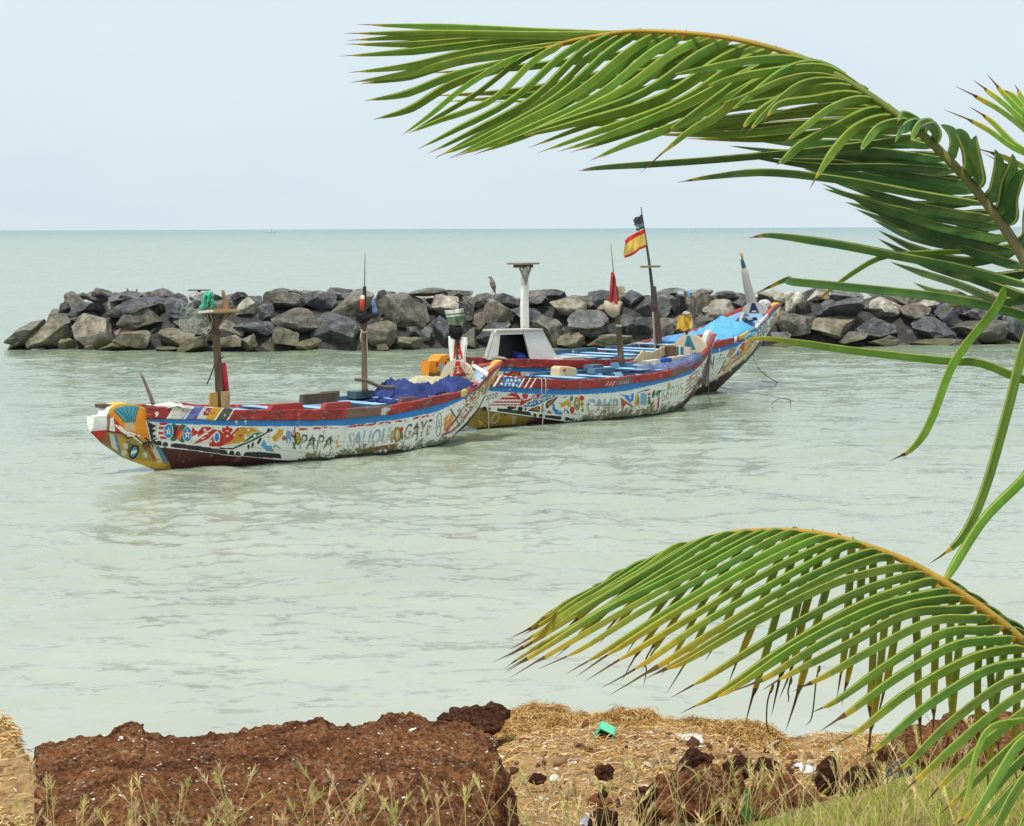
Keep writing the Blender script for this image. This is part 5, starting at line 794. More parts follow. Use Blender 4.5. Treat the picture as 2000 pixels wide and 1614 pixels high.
md = M.mast([(1287, 680), (1284, 640), (1279, 600), (1276, 560)], (.11, .085), (.13, .065, .05), .3); m = MB(); m.tube(crv([M.pt(1278, 600, .25), M.pt(1269, 521, .25), M.pt(1260, 460, .25), M.pt(1252, 405, .25)], 12), np.linspace(.055, .012, 12), (.09, .085, .075), 8); M.part(m, 'flag_pole', 'wood', md, 0)
m = MB(); c = M.pt(1270, 521, .2); m.box(c, M.u * .40, M.n * .05, np.array([0, 0, .03]), (.28, .25, .17)); M.part(m, 'crossbar', 'wood', md)
m = MB(); m.tube([M.pt(1279, 684, .15), M.pt(1277, 640, .15), M.pt(1275, 610, .15)], .03, (.42, .36, .26), 6); M.part(m, 'brace', 'wood', md, 0)
pn = M.A + M.n * .2
flagcloth('tricolour_flag', 'bright red and yellow flag flying on the tall leaning pole', 'flag', pn, -M.n, [(1257.5, 447), (1217, 469), (1222, 505), (1263, 481)], [(0, (.82, .06, .04)), (.24, (.95, .64, .14)), (.86, (.72, .07, .05))], 1, .05, hem=1)
flagcloth('dark_flag', 'tattered charcoal and grey green flag above the red yellow one', 'flag', pn, -M.n, [(1253, 419), (1243, 425), (1236, 440), (1256, 436)], [(0, (.09, .09, .10))], 4, .08); 
flagcloth('grey_pennant', 'grey green cloth between the charcoal and the red yellow flags', 'flag', pn + M.n * .03, -M.n, [(1256, 434), (1236, 439), (1244, 451), (1258, 446)], [(0, (.30, .38, .36)), (.7, (.06, .09, .07))], 6, .06)
SKY = (.10, .40, .72)
drape(M, 'tarpaulin', 'bright sky blue tarpaulin stretched over the rear pirogue bow', 'tarpaulin', 1322, 1428, [(1322, 662), (1345, 652), (1368, 641), (1390, 626), (1404, 614), (1414, 617), (1422, 626), (1428, 636)], (-1.1, .6), .16, SKY, 21, fold=.08, n=(90, 50), tent=1.25)
drape(M, 'blue_sheet', 'crumpled mixed blue sheet left of the sky blue tarpaulin', 'sheet', 1296, 1352, [(1296, 674), (1306, 662), (1325, 657), (1340, 652), (1352, 655)], (-.5, .9), .03, (.10, .32, .60), 25, fold=.06, n=(50, 30), col2=(.35, .48, .52))
st = M.bow_arch(1474, 591, .80, (.42, .41, .38), None, [([(1463, 611), (1468, 592), (1474, 592), (1482, 611)], (.012, .022, .075), 0), ([(1468, 610), (1469, 607), (1476, 607), (1477, 610)], (.5, .5, .48), .012)])
M.head([(1508, 604), (1512, 595), (1521, 591), (1525, 594), (1523, 606), (1524, 617), (1517, 622), (1513, 630), (1511, 612)], (.76, .40, .05), .10)
m = MB(); m.prism([(1456, 622), (1478, 620), (1480, 626), (1452, 629)], M.A + M.n * .1, -M.n, .3, (.03, .04, .09)); m.prism([(1461, 620), (1470, 619), (1470, 625), (1461, 626)], M.A + M.n * .09, -M.n, .1, (.66, .65, .6)); M.part(m, 'bow_thwart')
blob(M, 1494, 593, .1, .2, .16, .13, (.72, .72, .68), 'white_buoy', 'rounded white buoy lying behind the yellow bow tip', 'buoy', 'plastic', 63, 4)
m = MB(); m.tube(crv([M.pt(1452, 612, .3), M.pt(1448, 622, .3), M.pt(1446, 628, .2)], 8), .05, (.52, .46, .34), 7); prop(m.build('rope_hank', MT['rope'], None, None, True), 'hank of tan rope hung beside the navy bow panel', 'rope')
m = MB(); m.tube(crv([M.pt(1470, 600, .5), M.pt(1464, 575, .5), M.pt(1458, 550, .5), M.pt(1454, 528, .5), M.pt(1452, 518, .5)], 24), np.concatenate([np.linspace(.17, .10, 18), np.linspace(.08, .05, 6)]), (.47, .44, .40), 10); prop(m.build('net_bundle', MT['rope'], None, None, True), 'tapering pale net wrapped up a pole at the rear bow', 'net')
m = MB(); m.tube(crv([M.pt(1454, 527, .5), M.pt(1451, 515, .5), M.pt(1449, 506, .5)], 8), [.06, .07, .07, .06, .06, .05, .05, .03], (.10, .12, .18), 8); prop(m.build('dark_wrapping', MT['cloth'], None, None, True), 'dark blue cloth wrapping at the neck of the net pole', 'cloth')
m = MB()
for x in (1444, 1448, 1450): m.tube([M.pt(1451, 508, .5), M.pt(x, 492 + (x % 3), .5)], .016, (.62, .36, .06), 6)
prop(m.build('pole_tips', MT['wood'], None, None, True), 'three short orange stick ends above the net wrapped pole', 'sticks')
rope('anchor_rope', 'dark anchor rope sagging from the yellow tipped bow into the sea', [M.pt(1470, 690, 0), W(1480, 718, 1.0), W(1498, 735, .45), W(1523, 750, -.1)], .013, (.12, .12, .11))
rope('mooring_line', 'long grey mooring line running right from the rear waterline', [M.pt(1402, 756, 0), W(1440, 763, .25), W(1500, 773, .2), W(1552, 784, .02), W(1580, 790, -.05)], .012, (.26, .25, .22))
rope('rope_twig', 'crooked dark stick caught on the grey mooring line', [W(1506, 790, .02), W(1522, 779, .22), W(1542, 780, .22), W(1544, 791, -.03)], .010, (.14, .13, .11))
# ================================================================== COCONUT PALM (crown stands just right of the frame)
GR = np.array((.135, .26, .034)); GRD = np.array((.055, .145, .042)); YG = np.array((.30, .36, .05)); LY = np.array((.62, .40, .035)); LBR = np.array((.16, .075, .035)); RACH = np.array((.62, .36, .05))
class Leaves:
    def __init__(s): s.v = []; s.f = []; s.c = []; s.n = 0
    def leaf(s, px, d0, d1, w, seed=0, yel=.3, dry=.12, twist=.5, base=None, green=None, tipw=.0, sag=0.0, n=22, fold=.55, rib=True):
        """px: photo points base to tip; d0..d1: distance of base and tip; w: width in photo px at the widest"""
        r = random.Random(seed); px = [px[0]] + [(a + r.uniform(-4, 4), b + r.uniform(-3, 3)) for a, b in px[1:-1]] + [(px[-1][0] + r.uniform(-6, 6), px[-1][1] + r.uniform(-5, 5))]; w = w * .78; q = crv(px, n); t = np.linspace(0, 1, n); d = d0 + (d1 - d0) * t + sag * t * t
        p = np.array([P(x, y, k) for (x, y), k in zip(q, d)]); T = np.gradient(p, axis=0); T /= np.linalg.norm(T, axis=1)[:, None]
        vw = CAM - p; vw /= np.linalg.norm(vw, axis=1)[:, None]; side = np.cross(T, vw); side /= np.linalg.norm(side, axis=1)[:, None]; up = np.where(side[:, 2:] < 0, -1, 1); side = side * np.where(side[n // 3, 2] < 0, -1, 1); fc = np.cross(side, T); fc *= np.where((fc * vw).sum(1) < 0, -1, 1)[:, None]
        prof = np.clip(np.minimum(t * 9 + .35, 1), 0, 1) * np.clip((1 - t) * 3.0, 0, 1) ** .75 * (1 - .25 * t); tipm = t > 1 - dry
        prof = np.where(tipm, prof * .5, prof) + .015; W_ = (w * d / F * prof)[:, None]; a = twist * (1 + .6 * np.sin(t * 3 + seed))[:, None]
        s2 = side * np.cos(a * .5) - fc * np.sin(a * .5); f2 = fc * np.cos(a * .5) + side * np.sin(a * .5)
        ky = [.30, .16, .05, -.08, -.22, -.36, -.50, -.62]; kz = [-.5 * fold, .02, .05, -.10 * fold, -.24 * fold, -.42 * fold, -.60 * fold, -.75 * fold]; rows = [p + s2 * W_ * y_ + f2 * W_ * z_ for y_, z_ in zip(ky, kz)]; tint = [1, 1] + [r.uniform(.82, 1.16) for _ in range(5)]
        V = np.stack(rows, 1).reshape(-1, 3); i = np.arange(n * 8).reshape(n, 8) + s.n; f = np.stack([i[:-1, :-1], i[1:, :-1], i[1:, 1:], i[:-1, 1:]], -1).reshape(-1, 4)
        g = np.array(GR if green is None else green) * r.uniform(.75, 1.2) * np.array((r.uniform(.85, 1.25), 1, r.uniform(.8, 1.1))); tc = (t[:-1] + t[1:]) / 2; C = np.zeros((n - 1, 7, 3))
        for k, tt in enumerate(tc):
            c = g.copy(); y0 = 1 - dry - yel
            if tt > y0: a_ = min(1, (tt - y0) / max(yel, .01)); c = c * (1 - a_) + (YG * (1 - a_) + LY * a_) * a_
            b_ = LBR * r.uniform(.6, 1.2); c = b_ if tt > 1 - dry else c; cc = c * r.uniform(.93, 1.07)
            C[k] = cc * np.array(tint)[:, None]
            if rib and tt <= 1 - dry: C[k, 1] = cc * .3 + np.array((.56, .56, .11)) * .7
            if tt < .04 and base is not None: C[k] = base
        s.v.append(V); s.f.append(f); s.c.append(C.reshape(-1, 3)); s.n += n * 8
    def build(s, name, parent): return mesh_np(name, np.vstack(s.v), np.vstack(s.f), np.vstack(s.c), MT['leaf'], True, parent, None, parent.matrix_world if False else None)
def jit(p, r, a=4): return (p[0] + r.uniform(-a, a), p[1] + r.uniform(-a, a))
def along(pts, n=300):
    q = crv(pts, n); L = np.r_[0, np.cumsum(np.linalg.norm(np.diff(q, axis=0), axis=1))]; return q, L
def palm():
    base = P(2560, 1690, 5.8); root = empty('coconut_palm', tuple(base)); prop(root, 'young coconut palm whose arching fronds reach in from the right edge', 'palm tree'); Mi = Matrix.Translation(Vector(base))
    def mesh(name, L, parent): return mesh_np(name, np.vstack(L.v) - base, np.vstack(L.f), np.vstack(L.c), MT['leaf'], True, parent)
    def tube(name, px, ds, r, cols, parent, n=60):
        q = crv(px, n); dd = np.interp(np.linspace(0, 1, n), np.linspace(0, 1, len(ds)), ds); p = np.array([P(x, y, k) for (x, y), k in zip(q, dd)]); m = MB(); rr = np.interp(np.linspace(0, 1, n), np.linspace(0, 1, len(r)), r); cc = np.array([[np.interp(t, np.linspace(0, 1, len(cols)), np.array(cols)[:, k]) for k in range(3)] for t in np.linspace(0, 1, n)])
        m.tube(p, rr, cc, 8); m.v = [tuple(np.array(v) - base) for v in m.v]; return m.build(name, MT['leaf'], parent, None, True)
    m = MB(); m.tube([P(2560, 1980, 5.8), P(2562, 1800, 5.8), P(2560, 1690, 5.8), P(2556, 1560, 5.8)], [.2, .17, .14, .08], (.16, .12, .08), 14); m.v = [tuple(np.array(v) - base) for v in m.v]; m.build('trunk', MT['wood'], root, None, True)
    # ---------------- upper frond
    RU = [(985, 132), (1017, 114), (1068, 94), (1119, 79), (1187, 67), (1240, 61), (1330, 64), (1420, 74), (1500, 92), (1580, 119), (1660, 162), (1735, 212), (1800, 262), (1865, 325), (1925, 395), (1975, 465), (2020, 545), (2120, 760), (2260, 1080), (2420, 1430), (2545, 1640)]
    fr = tube('frond', RU, [6.3, 6.2, 6.0, 5.9, 5.8, 5.8], [.0025, .005, .0065, .0085, .0115, .014, .018, .022], [RACH, RACH, RACH, (.20, .26, .05), (.22, .22, .07), (.40, .32, .18), (.30, .26, .10)], root, 110)
    L = Leaves(); r = random.Random(21); ry = lambda x: float(np.interp(x, [p[0] for p in RU], [p[1] for p in RU])); rd = lambda x: float(np.interp(x, [985, 1240, 1660, 2020], [6.3, 6.2, 6.05, 5.9]))
    # far side leaflets pointing left along the top and behind
    for k, (bx, tx, ty) in enumerate([(1390, 697, 49), (1345, 672, 66), (1300, 673, 77), (1250, 672, 91), (1205, 670, 111), (1160, 678, 138), (1115, 690, 160), (1075, 703, 166), (1035, 716, 200), (1010, 734, 234)]):
        b = (bx, ry(bx)); mid = (bx * .55 + tx * .45, b[1] * .55 + ty * .45 - 4 - (6 if k > 4 else 0)); L.leaf([b, mid, (bx * .25 + tx * .75, b[1] * .2 + ty * .8 - 3), (tx, ty)], rd(bx), rd(bx) + .35, 25, k, .10, .05, .6, None, GR * 1.15)
    for k, (bx, tx, ty) in enumerate([(1430, 815, 142), (1465, 830, 187), (1500, 848, 199), (1535, 905, 185), (1565, 960, 205), (1590, 1055, 239), (1620, 1075, 249), (1650, 1100, 232), (1680, 1180, 232), (1705, 1240, 258), (1735, 1200, 245), (1760, 1255, 262), (1785, 1330, 272)]):
        b = (bx, ry(bx)); L.leaf([b, (bx * .7 + tx * .3, b[1] * .6 + ty * .4 - 6), (bx * .35 + tx * .65, b[1] * .2 + ty * .8), (tx, ty)], rd(bx) + .03, rd(bx) + .5, 24, 40 + k, .14, .07, .7, None, GR * .85)
    for k, (bx, by, q, w) in enumerate([(1800, 262, [(1640, 285), (1400, 305), (1188, 323), (1130, 334)], 22), (1825, 285, [(1700, 262), (1560, 258), (1430, 262)], 24), (1850, 310, [(1700, 290), (1560, 292), (1420, 282)], 24), (1870, 332, [(1740, 320), (1600, 322), (1440, 300)], 24), (1890, 355, [(1760, 335), (1640, 318), (1520, 312)], 25), (1905, 372, [(1780, 352), (1660, 335), (1560, 325)], 26), (1925, 397, [(1790, 378), (1650, 350), (1500, 335), (1388, 342), (1318, 354)], 25), (1945, 425, [(1820, 405), (1700, 372), (1600, 345)], 26), (1958, 442, [(1850, 425), (1740, 402), (1640, 372)], 26), (1975, 466, [(1850, 440), (1720, 405), (1600, 362)], 27), (1990, 492, [(1870, 462), (1760, 430), (1660, 388)], 28), (2005, 520, [(1890, 485), (1790, 450), (1700, 415)], 28), (2025, 560, [(1880, 520), (1747, 494), (1620, 468), (1506, 455), (1460, 466)], 27), (2040, 590, [(1900, 540), (1790, 500), (1720, 468)], 27), (2055, 625, [(1877, 583), (1704, 560), (1560, 546), (1530, 544), (1466, 572)], 27)]):
        L.leaf([(bx, by)] + q, rd(bx) + .05, rd(bx) + .55, w, 80 + k, .10 if len(q) > 3 else .02, .09 if len(q) > 3 else .0, .8, None, GRD * r.uniform(.85, 1.35))
    for k, (bx, by, q) in enumerate([(1690, 185, [(1560, 190), (1420, 205), (1310, 218)]), (1725, 206, [(1600, 214), (1450, 226), (1330, 238)]), (1755, 230, [(1640, 232), (1500, 240), (1380, 250)]), (1812, 274, [(1700, 278), (1560, 276), (1440, 272)]), (1838, 300, [(1720, 300), (1600, 305), (1480, 300)]), (1862, 324, [(1740, 312), (1620, 300), (1500, 290)]), (1882, 346, [(1770, 342), (1660, 338), (1570, 330)]), (1898, 364, [(1790, 366), (1690, 356), (1600, 348)]), (1916, 386, [(1800, 396), (1700, 386), (1610, 370)]), (1936, 412, [(1830, 420), (1730, 410), (1650, 392)]), (1952, 434, [(1850, 446), (1750, 432), (1670, 410)]), (1968, 458, [(1870, 474), (1780, 458), (1700, 432)]), (1986, 486, [(1890, 506), (1800, 486), (1720, 452)]), (2010, 530, [(1910, 540), (1820, 516), (1740, 484)]), (2030, 575, [(1930, 590), (1850, 574), (1780, 548)])]):
        L.leaf([(bx, by)] + q, rd(bx) + .12, rd(bx) + .75, 30, 700 + k, .04, .0, .5, None, GRD * r.uniform(.8, 1.2))
    L.leaf([(2110, 760), (2000, 736), (1921, 706), (1834, 698), (1660, 678), (1560, 663), (1484, 661), (1440, 668)], 5.9, 6.1, 25, 201, .25, .06, .6, None, GR * 1.1); L.leaf([(1960, 560), (1934, 604), (1860, 706), (1812, 819), (1779, 874), (1742, 901)], 5.9, 6.0, 26, 202, .12, .12, .5, None, GR * 1.2)
    L.leaf([(2040, 560), (1998, 670), (1964, 793), (1921, 941), (1884, 1030), (1850, 1072), (1816, 1106)], 5.85, 5.6, 29, 203, .05, .16, .6, None, GR * .75); L.leaf([(2120, 790), (2050, 862), (1998, 932), (1921, 1010), (1862, 1100), (1840, 1134), (1810, 1165)], 5.8, 5.4, 30, 204, .22, .10, .4, None, GR * 1.35)
    L.leaf([(2030, 470), (1900, 486), (1800, 492), (1721, 502), (1660, 532), (1610, 575), (1595, 590)], 6.1, 6.3, 16, 205, .25, .12, .5, None, GR * 1.4); L.leaf([(1960, 590), (1880, 555), (1800, 528), (1734, 507)], 6.0, 6.2, 22, 206, .0, .0, .5, None, (.16, .26, .10)); L.leaf([(2030, 650), (1960, 600), (1880, 590), (1820, 622)], 6.1, 6.3, 10, 207, .4, .1)
    # near side leaflets hanging to the lower left
    for k, (bx, mx, my, tx, ty, w) in enumerate([(1040, 900, 168, 788, 262, 18), (1095, 960, 190, 788, 264, 20), (1150, 1000, 190, 815, 289, 22), (1195, 1040, 192, 833, 303, 23), (1245, 1080, 190, 855, 311, 25), (1290, 1120, 180, 876, 309, 26), (1335, 1160, 185, 892, 311, 27), (1380, 1200, 182, 925, 305, 27), (1425, 1245, 185, 950, 292, 27), (1470, 1290, 185, 1000, 272, 27), (1510, 1320, 195, 1052, 301, 26), (1545, 1330, 205, 1090, 296, 27), (1580, 1350, 222, 1146, 311, 28)]):
        b = (bx + 7, ry(bx) - 5); L.leaf([b, (bx * .62 + mx * .38, b[1] * .66 + my * .34 - 3), (mx, my), (mx * .4 + tx * .6, my * .36 + ty * .64 - 4), (tx, ty)], rd(bx) - .02, rd(bx) - .35, w, 120 + k, .06, .05, .55, RACH * .8, GR * 1.2)
    for k, (bx, mx, my, tx, ty, w) in enumerate([(1070, 930, 178, 800, 262, 16), (1222, 1060, 188, 848, 306, 20), (1312, 1142, 178, 884, 306, 22), (1403, 1222, 178, 938, 296, 22), (1490, 1306, 186, 1030, 288, 22), (1562, 1346, 214, 1118, 300, 23)]):
        b = (bx + 7, ry(bx) - 5); L.leaf([b, (bx * .62 + mx * .38, b[1] * .66 + my * .34 - 3), (mx, my), (mx * .4 + tx * .6, my * .36 + ty * .64 - 4), (tx, ty)], rd(bx) - .01, rd(bx) - .2, w, 620 + k, .10, .06, .75, RACH * .8, GR * .95)
    for k, (q, w) in enumerate([([(1620, 140), (1560, 135), (1478, 160), (1400, 222), (1340, 258), (1252, 336)], 31), ([(1655, 160), (1560, 112), (1470, 112), (1380, 128), (1300, 148)], 26), ([(1665, 165), (1600, 128), (1500, 134), (1420, 152), (1355, 176)], 27), ([(1700, 190), (1640, 168), (1560, 172), (1500, 200), (1462, 230), (1440, 257)], 26), ([(1712, 200), (1660, 178), (1590, 188), (1520, 205), (1490, 240)], 26), ([(1750, 224), (1700, 212), (1630, 240), (1560, 280), (1530, 308), (1515, 325)], 29), ([(1770, 232), (1720, 225), (1670, 248), (1630, 290), (1602, 325), (1580, 372)], 29), ([(1785, 245), (1760, 235), (1720, 245), (1690, 275), (1685, 302)], 26), ([(1795, 255), (1790, 228), (1760, 222), (1752, 240)], 20), ([(1810, 262), (1820, 236), (1800, 235), (1782, 262), (1778, 285)], 22), ([(1600, 126), (1545, 112), (1480, 130), (1400, 185), (1330, 235), (1292, 262)], 24), ([(1640, 146), (1590, 120), (1530, 134), (1462, 186), (1410, 226)], 24), ([(1684, 176), (1630, 152), (1560, 166), (1490, 222), (1450, 268)], 24), ([(1728, 208), (1680, 190), (1620, 208), (1560, 252), (1528, 286)], 24), ([(1680, 172), (1610, 146), (1530, 152), (1450, 190), (1392, 214)], 22)]):
        q = [(q[0][0] + 12, q[0][1] - 2)] + q[1:]; L.leaf(q, rd(q[0][0]) - .03, rd(q[0][0]) - .4, w, 150 + k, .05, .10 if k != 1 else .04, .45, None, GR * 1.1)
    # leaflets that come towards the viewer and curl up beside the rachis
    for k, q in enumerate([[(1806, 268), (1802, 246), (1786, 236), (1764, 250), (1752, 276)], [(1826, 288), (1832, 262), (1818, 244), (1796, 244)], [(1850, 312), (1860, 284), (1852, 258), (1832, 244)], [(1874, 338), (1888, 326), (1884, 296), (1872, 266), (1860, 262)], [(1900, 368), (1914, 354), (1916, 320), (1908, 286), (1902, 266)], [(1920, 390), (1936, 376), (1942, 344), (1946, 312), (1942, 296)], [(1940, 414), (1956, 398), (1962, 360), (1970, 324), (1976, 300)], [(1962, 444), (1978, 426), (1982, 388), (1992, 352), (2002, 326)], [(1980, 474), (1996, 456), (2002, 416), (2012, 380), (2024, 352)], [(1998, 506), (2016, 486), (2024, 446), (2038, 410), (2052, 386)]]):
        L.leaf(q, rd(q[0][0]) - .03, rd(q[0][0]) - .42, 42 if k > 2 else 30, 170 + k, .0, .0, .25 + .2 * (k % 3), (.55, .34, .03), GRD * 1.25, fold=.35)
    mesh('leaflets', L, fr)
    # ---------------- lower frond
    RL = [(1085, 1195), (1110, 1181), (1170, 1148), (1230, 1113), (1290, 1085), (1350, 1061), (1428, 1041), (1532, 1036), (1618, 1046), (1689, 1066), (1760, 1092), (1817, 1122), (1869, 1156), (1918, 1190), (1959, 1222), (2000, 1258), (2080, 1335), (2180, 1430), (2320, 1545), (2540, 1680)]
    fl = tube('frond', RL, [5.5, 5.45, 5.4, 5.4, 5.5, 5.7], [.002, .004, .006, .008, .0105, .014, .018, .024], [RACH * (1, 1.1, 1), RACH * (1, 1.1, 1), RACH, RACH, RACH, RACH * .9, (.45, .34, .08)], root, 110)
    L = Leaves(); ryl = lambda x: float(np.interp(x, [p[0] for p in RL], [p[1] for p in RL])); rdl = lambda x: float(np.interp(x, [1085, 2000, 2300], [5.45, 5.4, 5.6]))
    # far side: hanging nearly straight down behind
    xs = np.arange(1190, 2120, 26.0)
    for k, bx in enumerate(xs):
        by = ryl(bx); a = math.radians(np.interp(bx, [1190, 1400, 1650, 1900], [214, 234, 262, 272]) + r.uniform(-5, 5)); ln = np.interp(bx, [1190, 1350, 1600, 2000], [210, 290, 380, 360]) * r.uniform(.8, 1.1)
        out = 26 if bx > 1800 else 10
        p1 = (bx - 10 + out, by + 22); tip = (bx + ln * math.cos(a), by - ln * math.sin(a)); mid = (bx * .5 + tip[0] * .5 + 6, by * .5 + tip[1] * .5 - 8)
        L.leaf([(bx, by), p1, mid, (mid[0] * .4 + tip[0] * .6, mid[1] * .4 + tip[1] * .6), tip], rdl(bx) + .03, rdl(bx) + .45, 23 if bx > 1500 else 17, 300 + k, .34, r.uniform(.16, .30), .5, None, np.array((.16, .24, .04)) * r.uniform(.7, 1.25))
    for k in range(8):                       # far side bases arching over to the right
        bx = 1830 + k * 34; by = ryl(bx); L.leaf([(bx, by), (bx + 26, by + 4), (bx + 62, by + 26), (bx + 90, by + 70)], rdl(bx) + .03, rdl(bx) + .3, 20, 340 + k, .0, .0, .6, None, GRD)
    # near side: long parallel leaflets to the lower left
    kb = [1190, 1250, 1290, 1340, 1400, 1470, 1530, 1570, 1610, 1650, 1690, 1730, 1765, 1800, 1840, 1880, 1925, 1947, 1970, 2000, 2022, 2048, 2074, 2100, 2130, 2165]
    tp = [(1060, 1216), (1018, 1240), (1010, 1247), (1000, 1258), (972, 1300), (978, 1312), (985, 1318), (1062, 1310), (1112, 1310), (1130, 1318), (1162, 1342), (1200, 1362), (1265, 1330), (1290, 1326), (1335, 1392), (1400, 1362), (1528, 1336), (1583, 1370), (1587, 1411), (1611, 1452), (1662, 1460), (1704, 1521), (1752, 1546), (1800, 1560), (1836, 1596), (1862, 1640)]
    bs = [1200, 1240, 1280] + list(np.arange(1320, 1830, 31.0)) + list(np.arange(1838, 2200, 24.5))
    for k, bx in enumerate(bs):
        by = ryl(bx); tx = np.interp(bx, kb, [t[0] for t in tp]) + r.uniform(-9, 9); ty = np.interp(bx, kb, [t[1] for t in tp]) + r.uniform(-9, 9); w = np.interp(bx, [1190, 1500, 1750, 2000], [14, 20, 24, 29]); ar = np.interp(bx, [1190, 1500, 1850, 2100], [4, 16, 40, 50])
        q1 = (bx - 40, by + np.interp(bx, [1190, 1700, 1850], [14, -2, 0])); q2 = (bx * .68 + tx * .32, by * .68 + ty * .32 - ar); q3 = (bx * .38 + tx * .62, by * .38 + ty * .62 - ar * .75); q4 = (bx * .14 + tx * .86, by * .14 + ty * .86 - ar * .25 + 2)
        L.leaf([(bx, by), q1, q2, q3, q4, (tx, ty)], rdl(bx) - .02, rdl(bx) - .42, w, 360 + k, np.interp(bx, [1190, 1700, 1950], [.44, .34, .16]) * r.uniform(.7, 1.3), np.interp(bx, [1190, 1700, 2100], [.13, .16, .12]) * r.uniform(.6, 1.4), .5, RACH * .9, GR * (1.15 if bx < 1700 else .9))
    for k, (x, y, q) in enumerate([(1510, 1335, [(1502, 1370), (1499, 1420), (1503, 1440)]), (1600, 1300, [(1592, 1330), (1582, 1400), (1572, 1420)]), (1290, 1236, [(1262, 1290), (1258, 1310), (1255, 1345)]), (1545, 1322, [(1540, 1350), (1538, 1362), (1536, 1370)])]): L.leaf([(x, y)] + q, 5.3, 5.35, 9, 420 + k, .1, .85, .3, None, LBR)
    mesh('leaflets', L, fl)
    # ---------------- frond behind, upper right
    R3 = [(2000, 205), (2060, 300), (2150, 520), (2300, 900), (2480, 1350), (2555, 1600)]
    f3 = tube('frond', R3, [7.0, 6.8, 6.4, 5.9], [.004, .01, .018, .026], [RACH, RACH, (.35, .3, .1), (.3, .26, .1)], root, 50); L = Leaves()
    for k, q in enumerate([[(2020, 240), (1975, 195), (1925, 146)], [(2030, 255), (1985, 190), (1955, 170)], [(2040, 270), (1960, 200), (1902, 153)], [(2050, 290), (1960, 215), (1869, 170)], [(2060, 310), (1990, 290), (1920, 245), (1846, 217)], [(2060, 320), (1990, 280), (1940, 235), (1895, 205)], [(2080, 360), (2010, 330), (1960, 305), (1900, 290)], [(2090, 380), (2020, 345), (1980, 330), (1923, 300)], [(2100, 420), (2040, 365), (1985, 340)], [(2010, 225), (1998, 190), (1985, 168)]]): L.leaf(q, 6.9, 7.1, 17, 500 + k, .3, .22, .5, None, GR * 1.5)
    mesh('leaflets', L, f3)
    # ---------------- low frond, bottom right corner
    R4 = [(2080, 1400), (2160, 1420), (2300, 1500), (2540, 1680)]
    f4 = tube('frond', R4, [5.0, 5.3, 5.7], [.008, .014, .024], [RACH, RACH, (.35, .3, .1)], root, 40); L = Leaves()
    for k, (q, w) in enumerate([([(2090, 1405), (2030, 1425), (1990, 1452), (1940, 1525), (1890, 1612), (1850, 1690)], 30), ([(2120, 1412), (2040, 1470), (1985, 1540), (1945, 1612), (1915, 1680)], 30), ([(2150, 1420), (2070, 1500), (2010, 1580), (1975, 1660)], 26), ([(2080, 1400), (1990, 1402), (1930, 1422), (1902, 1470), (1885, 1550), (1862, 1640)], 20), ([(2180, 1440), (2110, 1520), (2050, 1600), (2010, 1680)], 28)]): L.leaf(q, 5.1, 4.85, w, 540 + k, .22, .06, .4, None, GR * (.95, .85, .75, 1.0, .8)[k])
    mesh('leaflets', L, f4)
palm()
